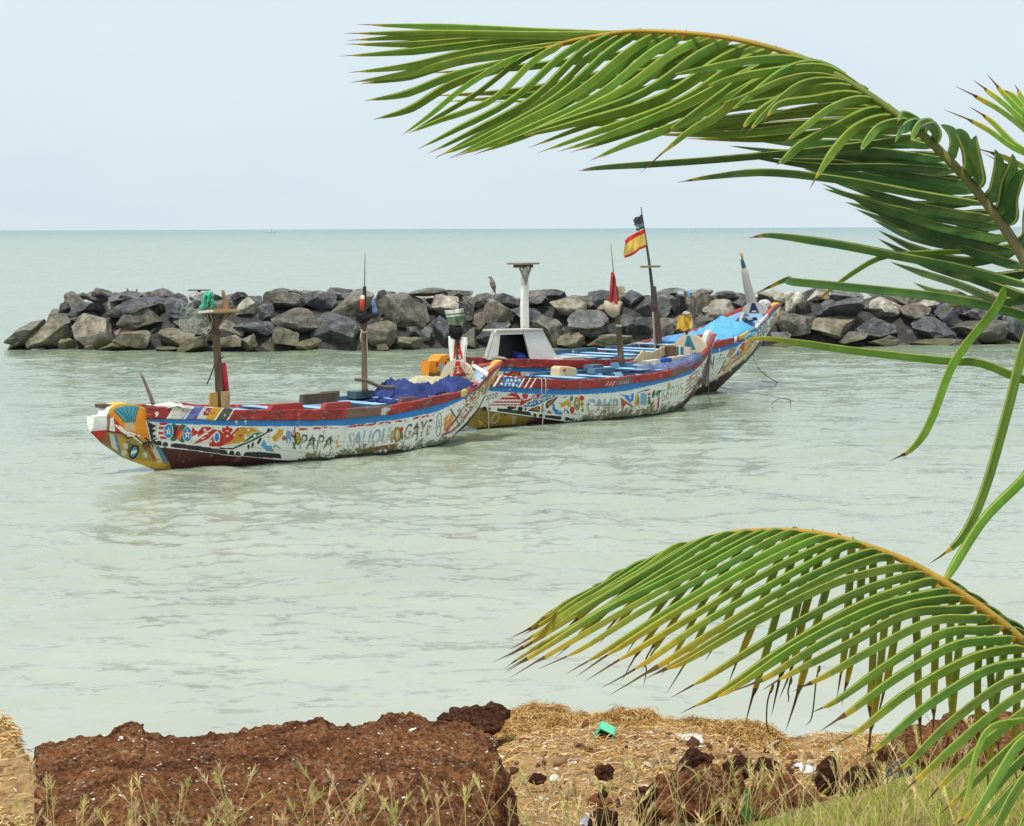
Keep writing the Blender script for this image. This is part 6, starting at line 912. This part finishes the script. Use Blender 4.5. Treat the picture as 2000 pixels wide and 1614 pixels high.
# ================================================================== FOREGROUND ROCKS, WRACK, LITTER, GRASS
def stone(name, label, x0, x1, ytop, ybot, d, seed, mat, cuts=6, rough=.07, sub=5, dk=.8, cat_='rock', group=None, soft=.3):
    """rock standing on the shore: spans x0..x1, top at ytop, at distance d"""
    v, f = rock_shape(seed, sub, cuts, rough, soft, .62); a = (x1 - x0) / 2 / F * d; c = P((x0 + x1) / 2, (ytop + ybot) / 2, d); h = (ybot - ytop) / 2 / F * d
    n = v / np.linalg.norm(v, axis=1)[:, None]; v = v * np.array([a, a * dk, h]); s_ = min(a, .35); v = v + n * (.05 * s_ / .35 * fbm(v * 9 + seed, 3) - .02 * np.abs(vnoise(v * 30)))[:, None]
    o = mesh_np(name, v + c, f, None, MT[mat], True, None, 'base'); return prop(o, label, cat_, group)
def big_rock():
    n = 230; nx, ny = 430, 300; u = np.linspace(-1, 1, nx); w = np.linspace(0, 1, ny)
    # rear crest and right flank are read off the photo at the rock's distances
    top = [(35, 1478), (60, 1466), (100, 1455), (150, 1444), (195, 1437), (207, 1426), (225, 1417), (260, 1414), (275, 1418), (283, 1432), (310, 1440), (340, 1444), (400, 1432), (460, 1428), (520, 1424), (600, 1420), (625, 1414), (640, 1424), (670, 1424), (715, 1412), (740, 1399), (790, 1394), (830, 1400), (870, 1408), (910, 1414), (945, 1430), (985, 1452), (1020, 1490), (1050, 1550)]
    tl = np.array(top, float); xs = np.linspace(-40, 1066, nx); V = []; dr = 10.9; df = 8.15
    rear = np.interp(xs, tl[:, 0], tl[:, 1]); zc = np.array([P(x, y, dr)[2] for x, y in zip(xs, rear)])
    kz = np.ones(61) / 61; zs = np.convolve(np.pad(zc, 30, mode='edge'), kz, 'valid')
    e = np.clip(np.minimum(xs + 40, 1066 - xs) / 60, 0, 1) ** .5; bulge = np.interp(xs, [22, 300, 900, 1034], [0, 0, .0, .0])
    prof_t = np.linspace(-.35, 1.12, ny); G = np.zeros((nx, ny, 3))
    for j, t in enumerate(prof_t):
        d = df + (dr - df) * t; xw = np.array([P(x, 1500, d)[0] for x in np.interp(xs, xs, xs)]) * (1.0)
        shrink = np.where(xs > 700, 1, 1)
        zk = np.clip((t - .72) / .24, 0, 1); zz = zs + (zc - zs) * zk * zk * (3 - 2 * zk) + (1 - t) * .17 - .62 * np.clip(.42 - t, 0, 1) ** 1.6; 
        front = np.clip((t + .35) / .25, 0, 1) ** .5; back = np.clip((1.12 - t) / .12, 0, 1) ** .5
        zb = 1.0; zz = zb + (zz - zb) * (front * back) ** .8
        fl = np.clip((1068 - xs) / 90, 0, 1) ** .4; fl2 = np.clip((xs + 36) / 80, 0, 1) ** .35; zz = .9 + (zz - .9) * fl * fl2
        G[:, j] = np.stack([xw, np.full(nx, d), zz], -1)
    p = G.reshape(-1, 3); k = np.gradient(G, axis=0), np.gradient(G, axis=1); nn = np.cross(k[0], k[1]).reshape(-1, 3); nn /= np.linalg.norm(nn, axis=1)[:, None] + 1e-9
    dd = .03 * fbm(p * 1.7, 3) + .015 * fbm(p * 6, 4, .6) - .018 * np.clip(np.abs(vnoise(p * 14)) * 2 - .5, 0, 1) - .018 * np.clip(vnoise(p * 33), 0, 1) + .013 * vnoise(p * 20) + .008 * vnoise(p * 47)
    p = p + nn * (dd - .03)[:, None]; i = np.arange(nx * ny).reshape(nx, ny); f = np.stack([i[:-1, :-1], i[1:, :-1], i[1:, 1:], i[:-1, 1:]], -1).reshape(-1, 4)
    prop(mesh_np('laterite_rock', p, f, None, MT['later'], True, None, 'base'), 'broad rust brown pitted rock slab filling the bottom left', 'rock')
    return p, nn
BR, BRN = big_rock()
stone('laterite_rock', 'dark brown rock humped behind the broad rust brown slab', 862, 1012, 1372, 1440, 16.6, 11, 'later_d', 5)
stone('laterite_rock', 'dark rock at the far left beside the straw wrack', -40, 58, 1446, 1530, 13.5, 12, 'later_d', 6)
stone('laterite_rock', 'tall rounded dark stone in the middle of the beach', 1318, 1390, 1455, 1545, 13.2, 43, 'later_d', 3, .05, 5, soft=.55)
stone('laterite_rock', 'dark stone just right of the tall rounded one', 1412, 1474, 1470, 1530, 13.6, 14, 'later_d', 3, .05, 5, soft=.55); stone('laterite_rock', 'flat dark stone left of the white plastic bag', 1472, 1530, 1482, 1530, 13.6, 15, 'later_d', 3, .05, 5, soft=.55)
stone('laterite_rock', 'dark stone half hidden by grass behind the white plastic bag', 1590, 1646, 1474, 1560, 13.4, 16, 'later_d', 3, .05, 5, soft=.55)
stone('laterite_rock', 'wide low reddish rock in front of the tall rounded stone', 1262, 1490, 1500, 1690, 11.8, 17, 'later', 6, .09, 6, .7); stone('laterite_rock', 'reddish rock among the grass stalks at the bottom', 1440, 1640, 1512, 1690, 11.4, 18, 'later', 6, .09, 6, .6)
stone('laterite_rock', 'low dark brown rock left of the wide reddish one', 1225, 1330, 1514, 1620, 12.1, 28, 'later_d', 6, .08, 5, .6)
stone('laterite_rock', 'small dark lump alone on the left of the beach', 1160, 1204, 1492, 1526, 13.7, 19, 'later_d', 3, .05, 5, soft=.55); stone('laterite_rock', 'small round dark lump near the bottom grass', 1164, 1188, 1536, 1562, 12.9, 20, 'later_d', 3, .05, 5, soft=.55); stone('laterite_rock', 'flat dark slab beside the green plastic tub', 1206, 1268, 1424, 1452, 16.8, 21, 'later_d', 3, .05, 5, soft=.55); stone('laterite_rock', 'flat brown lump next to the big slab flank', 1026, 1070, 1508, 1536, 13.4, 22, 'later_d', 3, .05, 5, soft=.55)
stone('laterite_rock', 'brown lump low among grass right of the big slab', 1150, 1215, 1572, 1640, 11.8, 27, 'later_d', 7, .08, 4)
stone('laterite_rock', 'big reddish rock behind the drooping palm leaflets on the right', 1700, 2130, 1395, 1700, 10.9, 23, 'later', 5, .12, 6, .6); stone('pitted_stone', 'grey pitted stone below the palm leaflets', 1716, 1800, 1468, 1600, 10.2, 24, 'later_g', 6, .10, 6, .5)
stone('laterite_rock', 'low dark stone by the grey pitted one', 1640, 1730, 1492, 1600, 11.0, 25, 'later_d', 6, .08, 5, .6)
# seaweed wrack heaps: a core with thousands of strands
def strands(name, pts, lens, cols, seed, w=(.002, .005), lift=.03, kind='stuff', label='', cat_=None):
    r = np.random.default_rng(seed); V = []; Fc = []; C = []; n = len(pts)
    ang = r.uniform(0, 2 * math.pi, n); ln = r.uniform(*lens, n); cv = r.normal(0, .9, n); el = r.uniform(-.15, .55, n)
    cs = np.array(cols)[r.integers(0, len(cols), n)] * r.uniform(.7, 1.2, (n, 1)); b = 0
    K = 5; t = np.linspace(-.5, .5, K); A = ang[:, None] + cv[:, None] * t[None] * 1.4; step = ln[:, None] / K; X = np.cumsum(np.cos(A) * step, 1); Y = np.cumsum(np.sin(A) * step, 1); Z = lift * (1 - (2 * t[None]) ** 2) * r.uniform(-.1, 1, (n, 1)) + el[:, None] * ln[:, None] * (t[None] + .5) * .35
    c = pts[:, None] + np.stack([X - X[:, 2:3], Y - Y[:, 2:3], Z], -1); wd = r.uniform(*w, n)[:, None, None]; side = np.stack([-np.sin(A), np.cos(A), 0.6 * np.ones_like(A)], -1) * wd
    V = np.stack([c - side, c + side], 2).reshape(-1, 3); i = (np.arange(n)[:, None, None] * K * 2 + np.arange(K)[None, :, None] * 2 + np.arange(2)[None, None]); f = np.stack([i[:, :-1, 0], i[:, 1:, 0], i[:, 1:, 1], i[:, :-1, 1]], -1).reshape(-1, 4)
    o = mesh_np(name, V, f, np.repeat(cs, K - 1, 0), MT['fibre']); return prop(o, label, cat_, None, kind)
STR = [(.58, .36, .12), (.46, .25, .07), (.68, .47, .22), (.30, .15, .045), (.60, .40, .16)]
def heap(label, x0, x1, ytop, d, h, dep, seed, dark=.0):
    a = (x1 - x0) / 2 / F * d; top = P((x0 + x1) / 2, ytop, d); cx, cy = top[0], top[1]; n = 150; u = np.linspace(-1.15, 1.15, n); X, Y = np.meshgrid(cx + u * a, cy + u * dep, indexing='ij'); q = np.stack([X, Y, 0 * X + seed], -1)
    rr = np.hypot((X - cx) / a, (Y - cy) / dep) + .18 * fbm(q * 2.2, 3); rr = np.maximum(rr, 0); k = np.clip(1 - rr ** 1.5, 0, 1) ** .8 * (.72 + .4 * vnoise(q * 1.6 + 3) + .15 * vnoise(q * 5)); base = gz2(X, Y) - .05; Z = base + (top[2] - base) * k * (1 + .22 * fbm(q * 3.5, 3)) + .04 * fbm(q * 16, 3) * (k > 0)
    v = np.stack([X, Y, Z], -1).reshape(-1, 3); i = np.arange(n * n).reshape(n, n); f = np.stack([i[:-1, :-1], i[1:, :-1], i[1:, 1:], i[:-1, 1:]], -1).reshape(-1, 4); nn = fbm(v[f].mean(1) * 7, 4); c = np.tile(np.array((.30, .17, .06)), (len(f), 1)); c[nn > .2] = (.46, .29, .12); c[nn < -.35] = (.12, .06, .025)
    o = mesh_np('seaweed_heap', v, f, c, MT['fibre'], True, None, None); prop(o, label, 'seaweed', 'wrack heaps on the shore')
    r = np.random.default_rng(seed); m = np.where(k.ravel() > .03)[0]; pts = v[r.choice(m, 9000)] + r.normal(0, .012, (9000, 3)); s = strands('strand_fuzz', pts, (.04, .2), STR, seed + 5, (.0010, .0030), .05, 'stuff', None); s.parent = o
heap('long straw brown seaweed heap behind the green plastic tub', 935, 1200, 1392, 17.6, .4, 1.0, 31); heap('highest straw brown seaweed mound, right of the red plastic scrap', 1150, 1312, 1384, 17.4, .4, .8, 32); heap('low straw seaweed bank at the right along the water', 1330, 1545, 1422, 18.3, .3, .6, 33); heap('pale straw wrack piled left of the big rust brown slab', -120, 45, 1462, 12.2, .4, .8, 34)
# loose straw over the beach
r = np.random.default_rng(50); n = 46000; X = r.uniform(-3.4, 4.4, n); Y = r.uniform(10.4, 19.2, n); lf = X < -2.0; Y[lf] = r.uniform(8.3, 12.5, lf.sum()); pts = np.stack([X, Y, gz2(X, Y) + .008], -1); keep = fbm(pts * .9, 3) + r.uniform(-.6, .6, n) > -.2
strands('beach_straw', pts[keep], (.03, .17), STR + [(.66, .52, .32)], 51, (.0014, .0042), .02, 'stuff', 'dry straw and weed strewn over the sand', 'straw')
# shells and pale flakes on rock and beach
def flakes():
    r = np.random.default_rng(8); V = []; Fc = []; C = []
    idx = r.choice(len(BR), 6000); sel = idx[(BRN[idx, 2] > .5)][:520]; big = r.random(len(sel)) < .025
    P1 = BR[sel] + BRN[sel] * .006; s1 = np.where(big, r.uniform(.014, .024, len(sel)), r.uniform(.003, .008, len(sel)))
    n2 = 800; X = r.uniform(-.2, 3.6, n2); Y = r.uniform(10.6, 18.5, n2); P2 = np.stack([X, Y, gz2(X, Y) + .012], -1); s2 = np.where(r.random(n2) < .08, r.uniform(.02, .045, n2), r.uniform(.006, .018, n2)); b = 0
    for p, s in zip(np.vstack([P1, P2]), np.r_[s1, s2]):
        k = 7; a = np.sort(r.uniform(0, 2 * math.pi, k)); rad = s * r.uniform(.55, 1.2, k); tl = r.normal(0, .35, 2); x, y = rad * np.cos(a) * 1.4, rad * np.sin(a); z = x * tl[0] + y * tl[1]
        V += [p + np.array([0, 0, s * .45])] + [p + np.array(q) for q in zip(x, y, z)]; Fc += [(b, b + 1 + j, b + 1 + (j + 1) % k) for j in range(k)]; C += [np.array([(.72, .68, .60), (.60, .50, .38), (.74, .73, .70)][r.integers(3)]) * r.uniform(.8, 1.1)] * k; b += k + 1
    prop(mesh_np('shell_flakes', np.array(V), Fc, np.array(C), MT['plastic']), 'white shell bits scattered over brown rock and straw sand', 'shells', None, 'stuff')
flakes()
def rubble():
    r = np.random.default_rng(77); v0, f0 = ico(1); n = 1500; X = r.uniform(-.3, 3.8, n); Y = r.uniform(10.4, 17.2, n); q = np.stack([X, Y, 0 * X], -1); k = fbm(q * 1.1 + 9, 3) + r.uniform(-.3, .3, n) > -.05; X, Y = X[k], Y[k]; n = len(X); S = .010 + .05 * r.random(n) ** 4; Z = gz2(X, Y) + S * .3
    D = r.uniform(.6, 1.3, (n, len(v0), 1)); V = v0[None] * D * S[:, None, None] * r.uniform(.7, 1.3, (n, 1, 3)) + np.stack([X, Y, Z], -1)[:, None]; Fc = f0[None] + (np.arange(n) * len(v0))[:, None, None]; C = np.repeat(np.array([(.17, .07, .035), (.10, .045, .028), (.28, .15, .07), (.40, .26, .13)])[r.integers(0, 4, n)] * r.uniform(.7, 1.2, (n, 1)), len(f0), 0)
    prop(mesh_np('shore_rubble', V.reshape(-1, 3), Fc.reshape(-1, 3), C, MT['fibre']), 'reddish brown crumbs of stone scattered through the sand', 'rubble', None, 'stuff')
rubble()
# litter
def litter():
    p = hit_ground(1180, 1452); p = P(1180, 1436, depth(p)); k = 1 / F * depth(p); m = MB(); R = Matrix.Rotation(.45, 3, 'Y') @ Matrix.Rotation(.3, 3, 'X'); g = (.10, .48, .30); X, Y, Z = [np.array(R @ Vector(v)) for v in ((1, 0, 0), (0, 1, 0), (0, 0, 1))]; a, h = 15 * k, 17 * k
    m.box(p - X * a, X * .006, Y * a, Z * h, g); m.box(p + X * a, X * .006, Y * a, Z * h, g); m.box(p + Z * h, X * a, Y * a, Z * .006, np.array(g) * 1.3); m.box(p - Z * h, X * a, Y * a, Z * .006, g); m.box(p + Y * a, X * a, Y * .006, Z * h, np.array(g) * .8); prop(m.build('plastic_tub', MT['plastic'], None, None, False, .004), 'sea green square plastic tub lying on its side', 'tub')
    def scrap(x, y, w, h, col, name, label, cat_, seed, mat='plastic'):
        q = hit_ground(x, y + h * .5); d = depth(q); s = d / F; n = 16; u = np.linspace(-1, 1, n); U, Vv = np.meshgrid(u, u, indexing='ij'); pp = np.stack([U * 2, Vv * 2, 0 * U + seed], -1); Z = .5 * h * s * (1.1 - .5 * (U ** 2 + Vv ** 2)) * (1 + .9 * fbm(pp, 3)); e = 1 + .25 * vnoise(pp * 1.5); c0 = np.array([q[0], q[1], q[2] + .01])
        v = np.stack([U * w / 2 * s * e, Vv * w / 2 * s * e, np.maximum(Z, -.02)], -1).reshape(-1, 3) + c0; i = np.arange(n * n).reshape(n, n); f = np.stack([i[:-1, :-1], i[1:, :-1], i[1:, 1:], i[:-1, 1:]], -1).reshape(-1, 4); prop(mesh_np(name, v, f, np.array(col), MT[mat], True, None, 'base'), label, cat_)
    scrap(1226, 1422, 34, 16, (.55, .05, .06), 'plastic_scrap', 'red plastic scrap against the seaweed mound', 'scrap', 3); scrap(1204, 1434, 22, 18, (.60, .34, .30), 'plastic_scrap', 'pinkish plastic scrap beside the green tub', 'scrap', 5); scrap(1340, 1441, 64, 14, (.62, .60, .52), 'plastic_bag', 'crumpled clear whitish bag at the water edge', 'bag', 7); scrap(1568, 1502, 54, 18, (.74, .75, .76), 'plastic_bag', 'white plastic bag lying between dark stones', 'bag', 9); scrap(1082, 1521, 20, 14, (.70, .66, .56), 'paper_cup', 'crushed pale cup on the straw sand', 'cup', 13); scrap(1282, 1488, 18, 12, (.72, .70, .64), 'plastic_scrap', 'white plastic crumb left of the tall dark stone', 'scrap', 15); scrap(1322, 1563, 26, 14, (.72, .68, .60), 'plastic_scrap', 'white scrap on the wide reddish rock', 'scrap', 17); scrap(1145, 1606, 30, 18, (.35, .36, .45), 'plastic_scrap', 'bluish grey plastic scrap in the bottom grass', 'scrap', 19); scrap(1085, 1604, 34, 16, (.66, .56, .30), 'plastic_scrap', 'yellowish plastic scrap in the bottom grass', 'scrap', 21)
    for k, (x0, y0, x1, y1) in enumerate([(1275, 1506, 1305, 1496), (1122, 1467, 1150, 1474), (1300, 1440, 1330, 1452), (1190, 1508, 1240, 1512), (1500, 1466, 1540, 1458)]):
        a, b = hit_ground(x0, y0), hit_ground(x1, y1); m = MB(); m.tube(crv([a + (0, 0, .02), (a + b) / 2 + (0, .05, .05), b + (0, 0, .02)], 8), .014, ((.10, .08, .07), (.12, .07, .05), (.45, .30, .16), (.5, .4, .26), (.55, .42, .26))[k], 6); prop(m.build('driftwood_stick', MT['wood'], None, None, True), ('dark stick left of the tall rounded dark stone', 'thin dark stick below the long seaweed heap', 'tan stick under the clear whitish bag', 'pale stick by the small dark lump', 'pale stick near the right seaweed bank')[k], 'stick')
litter()
# grass
def grass():
    r = np.random.default_rng(99); B = []; n = 34000
    X = r.uniform(-3.2, 3.6, n * 3); Y = r.uniform(7.0, 10.2, n * 3); edge = 8.5 + .7 * np.clip((X - 1.0) / 1.0, 0, 1); dens = np.clip(.14 + .07 * (X > -.05) + .95 * np.clip((X - .75) / .6, 0, 1), 0, 1) * (Y < edge + .25) * np.clip(.55 + fbm(np.stack([X * 1.7, Y * 1.7, 0 * X], -1), 3), .05, 1.2)
    k = r.random(n * 3) < dens * .62; X, Y = X[k], Y[k]
    inrock = (X < .12) & (Y > 8.05) & (X > -2.5); X, Y = X[~inrock], Y[~inrock]; n = len(X)
    right = X > .85; h = np.where(right, r.uniform(.05, .16, n), np.where((X < .15) & (Y < 8.1), r.uniform(.22, .42, n), r.uniform(.05, .18, n))); az = r.uniform(0, 6.28, n); ben = r.uniform(.1, .9, n) * h; w = r.uniform(.0016, .0036, n); K = 5; t = np.linspace(0, 1, K)[None]
    z0 = gz2(X, Y) - .01; c = np.stack([X[:, None] + np.cos(az)[:, None] * ben[:, None] * t ** 2, Y[:, None] + np.sin(az)[:, None] * ben[:, None] * t ** 2, z0[:, None] + h[:, None] * t * (1 - .2 * t)], -1); sd = r.uniform(0, 3.14, n); s = np.stack([np.cos(sd), np.sin(sd) * .3, 0 * sd], -1)[:, None] * (w[:, None] * (1.05 - t))[..., None]
    V = np.stack([c - s, c + s], 2).reshape(-1, 3); i = (np.arange(n)[:, None, None] * K * 2 + np.arange(K)[None, :, None] * 2 + np.arange(2)[None, None]); f = np.stack([i[:, :-1, 0], i[:, 1:, 0], i[:, 1:, 1], i[:, :-1, 1]], -1).reshape(-1, 4)
    pal = np.array([(.50, .56, .08), (.38, .52, .05), (.60, .50, .18), (.66, .52, .26), (.34, .42, .08)]); cc = pal[r.integers(0, 5, n)] * r.uniform(.8, 1.2, (n, 1)); Cs = np.repeat(cc, K - 1, 0)
    # seed stalks with bristly heads
    V2 = [V]; F2 = [f]; C2 = [Cs]; b = len(V); px = np.r_[r.uniform(-20, 1040, 130), r.uniform(1020, 1480, 120), r.uniform(1440, 1990, 150)]
    for x in px:
        d = r.uniform(7.6, 8.1) if x < 1040 else r.uniform(8.0, 9.4); xw = (x - 1000) / F * d; z = float(gz2(np.array([xw]), np.array([d]))[0]); hh = r.uniform(.10, .30) if x > 1000 else r.uniform(.30, .52); lean = r.normal(0, .35); q = crv([(xw, d, z), (xw + lean * hh * .4, d, z + hh * .55), (xw + lean * hh, d + r.normal(0, .03), z + hh)], 8); col = np.array([(.62, .50, .22), (.54, .52, .18), (.64, .48, .26)][r.integers(3)]) * r.uniform(.8, 1.15); m = MB(); m.tube(q, .0018, col, 3, False)
        if r.random() < .72:
            e = q[-1]; T = q[-1] - q[-2]; T /= np.linalg.norm(T); L_ = r.uniform(.05, .09)
            for g in range(16):
                u = g / 15; o = e + T * L_ * u * .8; dv = T * .9 + r.normal(0, .35, 3) * np.array([1, 1, .4]); tip = o + dv * .035 * (1.2 - .5 * u); sdv = np.array([.0034 * (1 - .4 * u), 0, 0]); bb = len(m.v); m.v += [tuple(o - sdv), tuple(o + sdv), tuple(tip)]; m.f.append((bb, bb + 1, bb + 2)); m.c.append(np.clip(col * r.uniform(.9, 1.35), 0, 1))
        v_ = np.array(m.v); q4 = np.array([list(q_) + [q_[-1]] * (4 - len(q_)) if len(q_) < 4 else list(q_) for q_ in m.f]); V2.append(v_); F2.append(('L', [tuple(i + b for i in q_) for q_ in m.f])); C2.append(np.array(m.c)); b += len(v_)
    fl = [tuple(q_) for q_ in f.tolist()]
    for x in F2[1:]: fl += x[1]
    prop(mesh_np('grass', np.vstack(V2), fl, np.vstack(C2), MT['grass']), 'yellow green dry grass with seed heads along the bank', 'grass', None, 'stuff')
grass()
def weed():
    p = P(1458, 1612, 9.0); m = MB()
    for k, (dx, h, w) in enumerate([(0, .17, .014), (.04, .10, .009), (-.05, .09, .009), (.07, .07, .008)]):
        q = crv([p, p + np.array([dx * .3, 0, h * .5]), p + np.array([dx, 0, h])], 10); t = np.linspace(0, 1, 10); ww = w * np.sin(np.pi * (t * .9 + .08)) ** .7; V = [v for a, b in zip(q, ww) for v in (a + np.array([-b, 0, 0]), a + np.array([0, -b * .4, 0]), a + np.array([b, 0, 0]))]; m.add(V, [(i * 3 + j, i * 3 + j + 1, i * 3 + j + 4, i * 3 + j + 3) for i in range(9) for j in range(2)], (.06, .19, .04))
    prop(m.build('weed_plant', MT['leaf'], None, None, True), 'single broad bright green leaf sprig in the dry grass', 'plant')
weed()
# ================================================================== BIRDS, FAR THINGS
def bird(x, y, s, d, label, face=-1, col=(.16, .12, .09)):
    f = lambda a, b: P(x + face * a * s, y + b * s, d); m = MB(); q = crv([f(-7, 24), f(-5, 14), f(-2, 4), f(1, -6), f(3, -13), f(4, -17), f(8, -18), f(11, -17)], 22); k = s * d / F; rr = np.interp(np.linspace(0, 1, 22), np.linspace(0, 1, 8), [1, 3.2, 7.2, 6.8, 3.6, 3.4, 2.6, .4]) * k; cc = [np.array(col) * (1 + .7 * (j % 3 == 0)) for j in range(22)]; m.tube(q, rr, np.array(cc), 10)
    for o in (-2, 1): m.tube([f(o, 8), f(o, 22)], .6 * k, (.12, .09, .05), 5)
    prop(m.build('bird', MT['feather'], None, None, True), label, 'bird')
cd = depth(slope_pt(962, 575)) + .5
bird(962, 556, .78, cd, 'brown hunched bird perched on the rocks left of the cabin pole'); bird(250, 570, .32, cd, 'small dark bird on the left part of the breakwater crest', -1, (.05, .05, .05)); bird(266, 571, .3, cd, 'small dark bird right of another on the breakwater crest', 1, (.06, .055, .05))
m = MB(); q = P(389, 567, cd + .6); m.box(q, np.array([.44, 0, .0]), np.array([0, .2, 0]), np.array([0, 0, .02]), (.04, .035, .03)); m.box(q - np.array([0, 0, .25]), np.array([.06, 0, 0]), np.array([0, .06, 0]), np.array([0, 0, .25]), (.05, .045, .04)); prop(m.build('perch_board', MT['wood']), 'dark T shaped board on a short post behind the boulders', 'board')
def ship(x, y, w, d, label):
    k = d / F; c = P(x, y, d); c[2] = 0; L = w / 2 * k; m = MB(); pts = [(-L, 0), (L * .9, 0), (L * 1.05, .35 * L), (-L * 1.05, .3 * L)]
    V = [c + np.array([a, o, b]) for o in (-.3 * L, .3 * L) for a, b in pts]; m.add(V, [(0, 1, 2, 3), (7, 6, 5, 4), (0, 4, 5, 1), (1, 5, 6, 2), (2, 6, 7, 3), (3, 7, 4, 0)], (.46, .54, .57)); m.box(c + np.array([-L * .35, 0, .55 * L]), np.array([L * .35, 0, 0]), np.array([0, .2 * L, 0]), np.array([0, 0, .25 * L]), (.55, .62, .65)); m.tube([c + np.array([0, 0, .3 * L]), c + np.array([0, 0, 1.1 * L])], .04 * L, (.46, .54, .57), 5); prop(m.build('distant_boat', MT['paint']), label, 'boat')  # colours paled towards the sea, distance haze put into the paint
ship(530, 446, 18, 2600, 'tiny hazy boat on the horizon above the breakwater left half'); ship(1355, 445, 9, 2600, 'faint speck of a boat on the horizon right of the flags')
